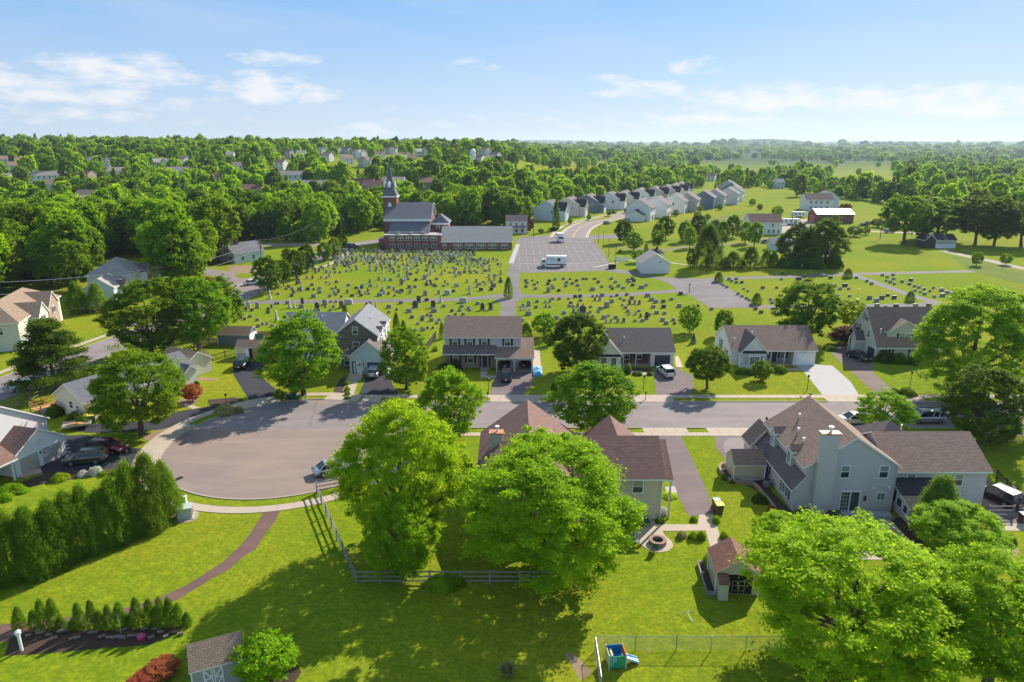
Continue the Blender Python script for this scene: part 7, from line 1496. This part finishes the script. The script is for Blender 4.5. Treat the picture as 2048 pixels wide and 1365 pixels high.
for i,(px,py,wp,kd) in enumerate(HS):
    x,y,z=PG(px,py); d=y*.96+(CH-z)*.277; Wd=wp/F*d
    rot=random.choice((-28,-15,12,25,40)) if kd=='sm' else random.choice((8,18,-8))
    if kd in('row',): rot=14 if px<300 else -4
    key=kinddesc[kd]+' on the '+region(px,py)+' hillside'; cnt[key]=cnt.get(key,0)+1
    if cnt[key]>1: key=kinddesc[kd]+', number '+ordn[cnt[key]-1].replace('first','one')+' on the '+region(px,py)+' hillside'
    wm,rm=colw[kd]
    if kd=='sm': wm=random.choice(('white','cream','grayblue','white')); rm=random.choice(('grey_sh','dark_sh','worn_sh'))
    h=House('hillside_house',key,'house',x-Wd/2,y,rot,z-.5,'houses on the wooded hillside'); L=Wd; D=9 if kd!='row' else 10; H=6 if kd!='dark' else 4
    h.vol(0,L,0,D,0,H,'x',2.6,wm,rm,ov=.4)
    if kd=='sm' and L>9: h.vol(L*.55,L*.9,-2,5,0,H,'y',2.3,wm,rm,ov=.3)
    n=max(2,int(L/3.4))
    for k in range(n):
        for zz in (1.0,3.9):
            if zz<H-1: h.win('f',L*(k+.5)/n*(.5 if kd=='sm' and L>9 else 1),0,zz,1.0,1.4,'d')
    h.finish(); hpos.append((x,y,Wd)); hpx.append((px,py,wp))
# red barn cluster and silo on the hill
x,y,z=PG(918,338); h=House('hill_barn','red barn with a white roof on the hillside','barn',x-5,y,-25,z-.5); h.vol(0,11,0,9,0,5,'y',4,'brick','white_metal'); h.vol(-9,-.1,2,8,0,3,'x',1.5,'white','white_metal'); h.finish(); hpos.append((x,y,22))
x,y,z=PG(946,322); s=MB(); s.tube((0,0,0),(0,0,9),2.6,2.6,16); s.lathe([(2.6,9),(2.2,10.2),(1.2,11.1),(0,11.5)],n=16); o=s.build('silo',M['white_metal'],None,(x,y,z-.5)); tag(o,'domed white silo beside the hill barn','silo'); hpos.append((x,y,10))
rng=np.random.default_rng(3)
def okpos(x,y,z,px,py,s=1.2):
    top=py-9.*s*F/max(y,200.)
    for c in CLEAR:
        if y>330 and inpoly(px,top,c) and rng.random()<.9: return False
    for a,b,w in hpx:
        if abs(px-a)<w*.5+3.5*s*F/max(y,200.) and py>b-2 and top<b-2-.12*w and rng.random()<.93: return False
    if not inpoly(px,py,FOREST): return False
    for c in CLEAR:
        if inpoly(px,py,c) and rng.random()<.86: return False
    for hx,hy,w in hpos:
        if abs(x-hx)<w/2+5 and -30<y-hy<14 and math.hypot(x-hx,(y-hy)*.5)<w/2+14: return False
    # development, farm and large buildings
    if 20<x<165 and 250<y<420 and y<392+0*x and px<1640 : 
        if py>376+ (0 if px<1400 else 6): return False
    return True
pts=[]
def ring(y0,y1,sp,smin,smax,xw=.86):
    y=y0
    while y<y1:
        w=xw*y+80; x=-w
        while x<w:
            jx=x+rng.uniform(-.42,.42)*sp; jy=y+rng.uniform(-.42,.42)*sp; x+=sp
            z=float(HG(jx,jy)); px,py=Q(jx,jy,z)
            if px<-700 or px>2750: continue
            if not okpos(jx,jy,z,px,py,(smin+smax)/2): continue
            dn=math.sin(jx*.021+1.3)*math.sin(jy*.017)+.5*math.sin(jx*.05+jy*.043)
            if jy>420 and px>1060 and dn<-.45+.45*float(sstep(1300,1900,px)): continue
            if px>1500 and 400<jy<700 and rng.random()<.6: s=.35+.35*rng.random()
            else: s=rng.uniform(smin,smax)
            pts.append((jx,jy,z-.4,s))
        y+=sp
ring(148,262,8.4,1.0,1.75); ring(262,330,8.2,.75,1.45); ring(330,560,8.6,.6,1.35); ring(560,900,9.6,.6,1.3); ring(900,1500,14,.8,1.6); ring(1500,2600,30,1.7,2.9,.8); ring(2600,4600,60,2.6,4.4,.78); ring(4600,9000,150,4.2,8.,.76)
pts=np.array(pts); dist=np.hypot(pts[:,0],pts[:,1]); pxs=np.array([Q(p[0],p[1],p[2])[0] for p in pts]); vis=(pxs>-60)&(pxs<2110)
size=pts[:,3]/dist*vis
order=np.argsort(-size)[:225]; ind=set(order.tolist())
kinds=[('round','mid',3,1),('oval','mid',3,2),('spread','mid',3,3),('round','dark',3,4),('oval','bright',3,5),('vase','bright',3,6)]
wt=[]
for i in order:
    x,y,z,s=pts[i]; kd,lf,ld,sd=kinds[int(rng.integers(0,6))]; px,py=Q(x,y,z)
    loc='far left' if px<200 else 'left' if px<480 else 'left of the steeple' if px<760 else 'behind the church' if px<1060 else 'behind the new houses' if px<1500 else 'right'
    dep='front' if y<215 else 'middle' if y<290 else 'rear'
    lb={'mid':'mid green','dark':'dark green','bright':'light green'}[lf]+' '+{'round':'rounded','oval':'oval','spread':'wide','vase':'vase shaped'}[kd]+' tree, '+dep+' woods '+loc
    wt.append((lb,px,i,x,y,z,s,kd,lf,sd))
wt.sort(key=lambda q:(q[0],q[1])); ccount={}; tot_={}
for q in wt: tot_[q[0]]=tot_.get(q[0],0)+1
for lb,px,i,x,y,z,s,kd,lf,sd in wt:
    ccount[lb]=ccount.get(lb,0)+1
    if tot_[lb]>1: lb=lb+', '+ordn[ccount[lb]-1]+' from left'
    tree('forest_tree',lb,'tree',x,y,4.1*s*rng.uniform(.9,1.15),11.5*s*rng.uniform(.9,1.15),kd,lf,2 if y<260 else 3,sd,'trees of the woods',z=z)
rest=np.array([p for i,p in enumerate(pts) if i not in ind])
def woods(name,P_,protos,label):
    me=bpy.data.meshes.new(name); me.vertices.add(len(P_)); me.vertices.foreach_set('co',P_[:,:3].astype(np.float32).ravel())
    a=me.attributes.new('scl','FLOAT_VECTOR','POINT'); s=P_[:,3:4]; sv=np.concatenate([s*1.02,s*1.02,s*1.1*np.where(s>1.9,.62,1)*rng.uniform(.74,1.3,(len(P_),1))],1)*rng.uniform(.85,1.15,(len(P_),1)); a.data.foreach_set('vector',sv.astype(np.float32).ravel())
    b=me.attributes.new('rot','FLOAT_VECTOR','POINT'); rv=np.zeros((len(P_),3)); rv[:,2]=rng.random(len(P_))*6.28; b.data.foreach_set('vector',rv.astype(np.float32).ravel())
    c=me.attributes.new('idx','INT','POINT'); c.data.foreach_set('value',rng.integers(0,len(protos),len(P_)).astype(np.int32))
    o=bpy.data.objects.new(name,me); COL.objects.link(o); tag(o,label,kind='stuff')
    g=bpy.data.node_groups.new(name,'GeometryNodeTree'); g.interface.new_socket('Geometry',in_out='INPUT',socket_type='NodeSocketGeometry'); g.interface.new_socket('Geometry',in_out='OUTPUT',socket_type='NodeSocketGeometry')
    N=g.nodes; L=g.links; gi=N.new('NodeGroupInput'); go=N.new('NodeGroupOutput'); ip=N.new('GeometryNodeInstanceOnPoints'); jn=N.new('GeometryNodeJoinGeometry')
    for q in protos[::-1]:
        oi=N.new('GeometryNodeObjectInfo'); oi.inputs['Object'].default_value=q; oi.inputs['As Instance'].default_value=True; L.new(oi.outputs['Geometry'],jn.inputs[0])
    L.new(gi.outputs[0],ip.inputs['Points']); L.new(jn.outputs[0],ip.inputs['Instance']); ip.inputs['Pick Instance'].default_value=True
    for nm_,tp,sk in (('scl','FLOAT_VECTOR','Scale'),('rot','FLOAT_VECTOR','Rotation'),('idx','INT','Instance Index')):
        na=N.new('GeometryNodeInputNamedAttribute'); na.data_type=tp; na.inputs['Name'].default_value=nm_; L.new(na.outputs['Attribute'],ip.inputs[sk])
    L.new(ip.outputs[0],go.inputs[0]); md=o.modifiers.new('scatter','NODES'); md.node_group=g; return o
# the instanced crowns are the crowns of five real trees at the back of the wood
srcs=[]
for k,(px,py,kd,lf) in enumerate(((900,420,'round','mid'),(960,415,'oval','bright'),(1150,392,'round','mid'),(860,425,'spread','bright'),(1050,410,'oval','dark'),(1000,418,'cone','conif'),(930,424,'round','lime'))):
    x,y,z=PG(px,py); t_=tree('forest_tree','tree deep in the woods behind the church, '+ordn[k]+' of seven','tree',x,y,4.4,12.,kd,lf,4,20+k,'trees of the woods',z=z-.4); c=[q for q in t_.children if q.name.startswith('crown')][0]; srcs.append(c)
woods('distant_woodland',rest,srcs,'woods covering the hillside and the plain to the horizon')
print('forest pts',len(pts),'rest',len(rest))
# ---------------------------------------------------------------- air
hb=MB(); hb.box(-15500,15500,-240,15900,-14,175); hm=bpy.data.materials.new('haze air'); hm.use_nodes=True; nn=hm.node_tree.nodes; nn.clear()
vo=nn.new('ShaderNodeVolumePrincipled'); vo.inputs['Density'].default_value=.00007; vo.inputs['Color'].default_value=(.70,.84,1,1); vo.inputs['Anisotropy'].default_value=.25; oo=nn.new('ShaderNodeOutputMaterial'); hm.node_tree.links.new(vo.outputs[0],oo.inputs['Volume'])
tag(hb.build('haze',hm),kind='stuff')
print('objects',len(bpy.data.objects))
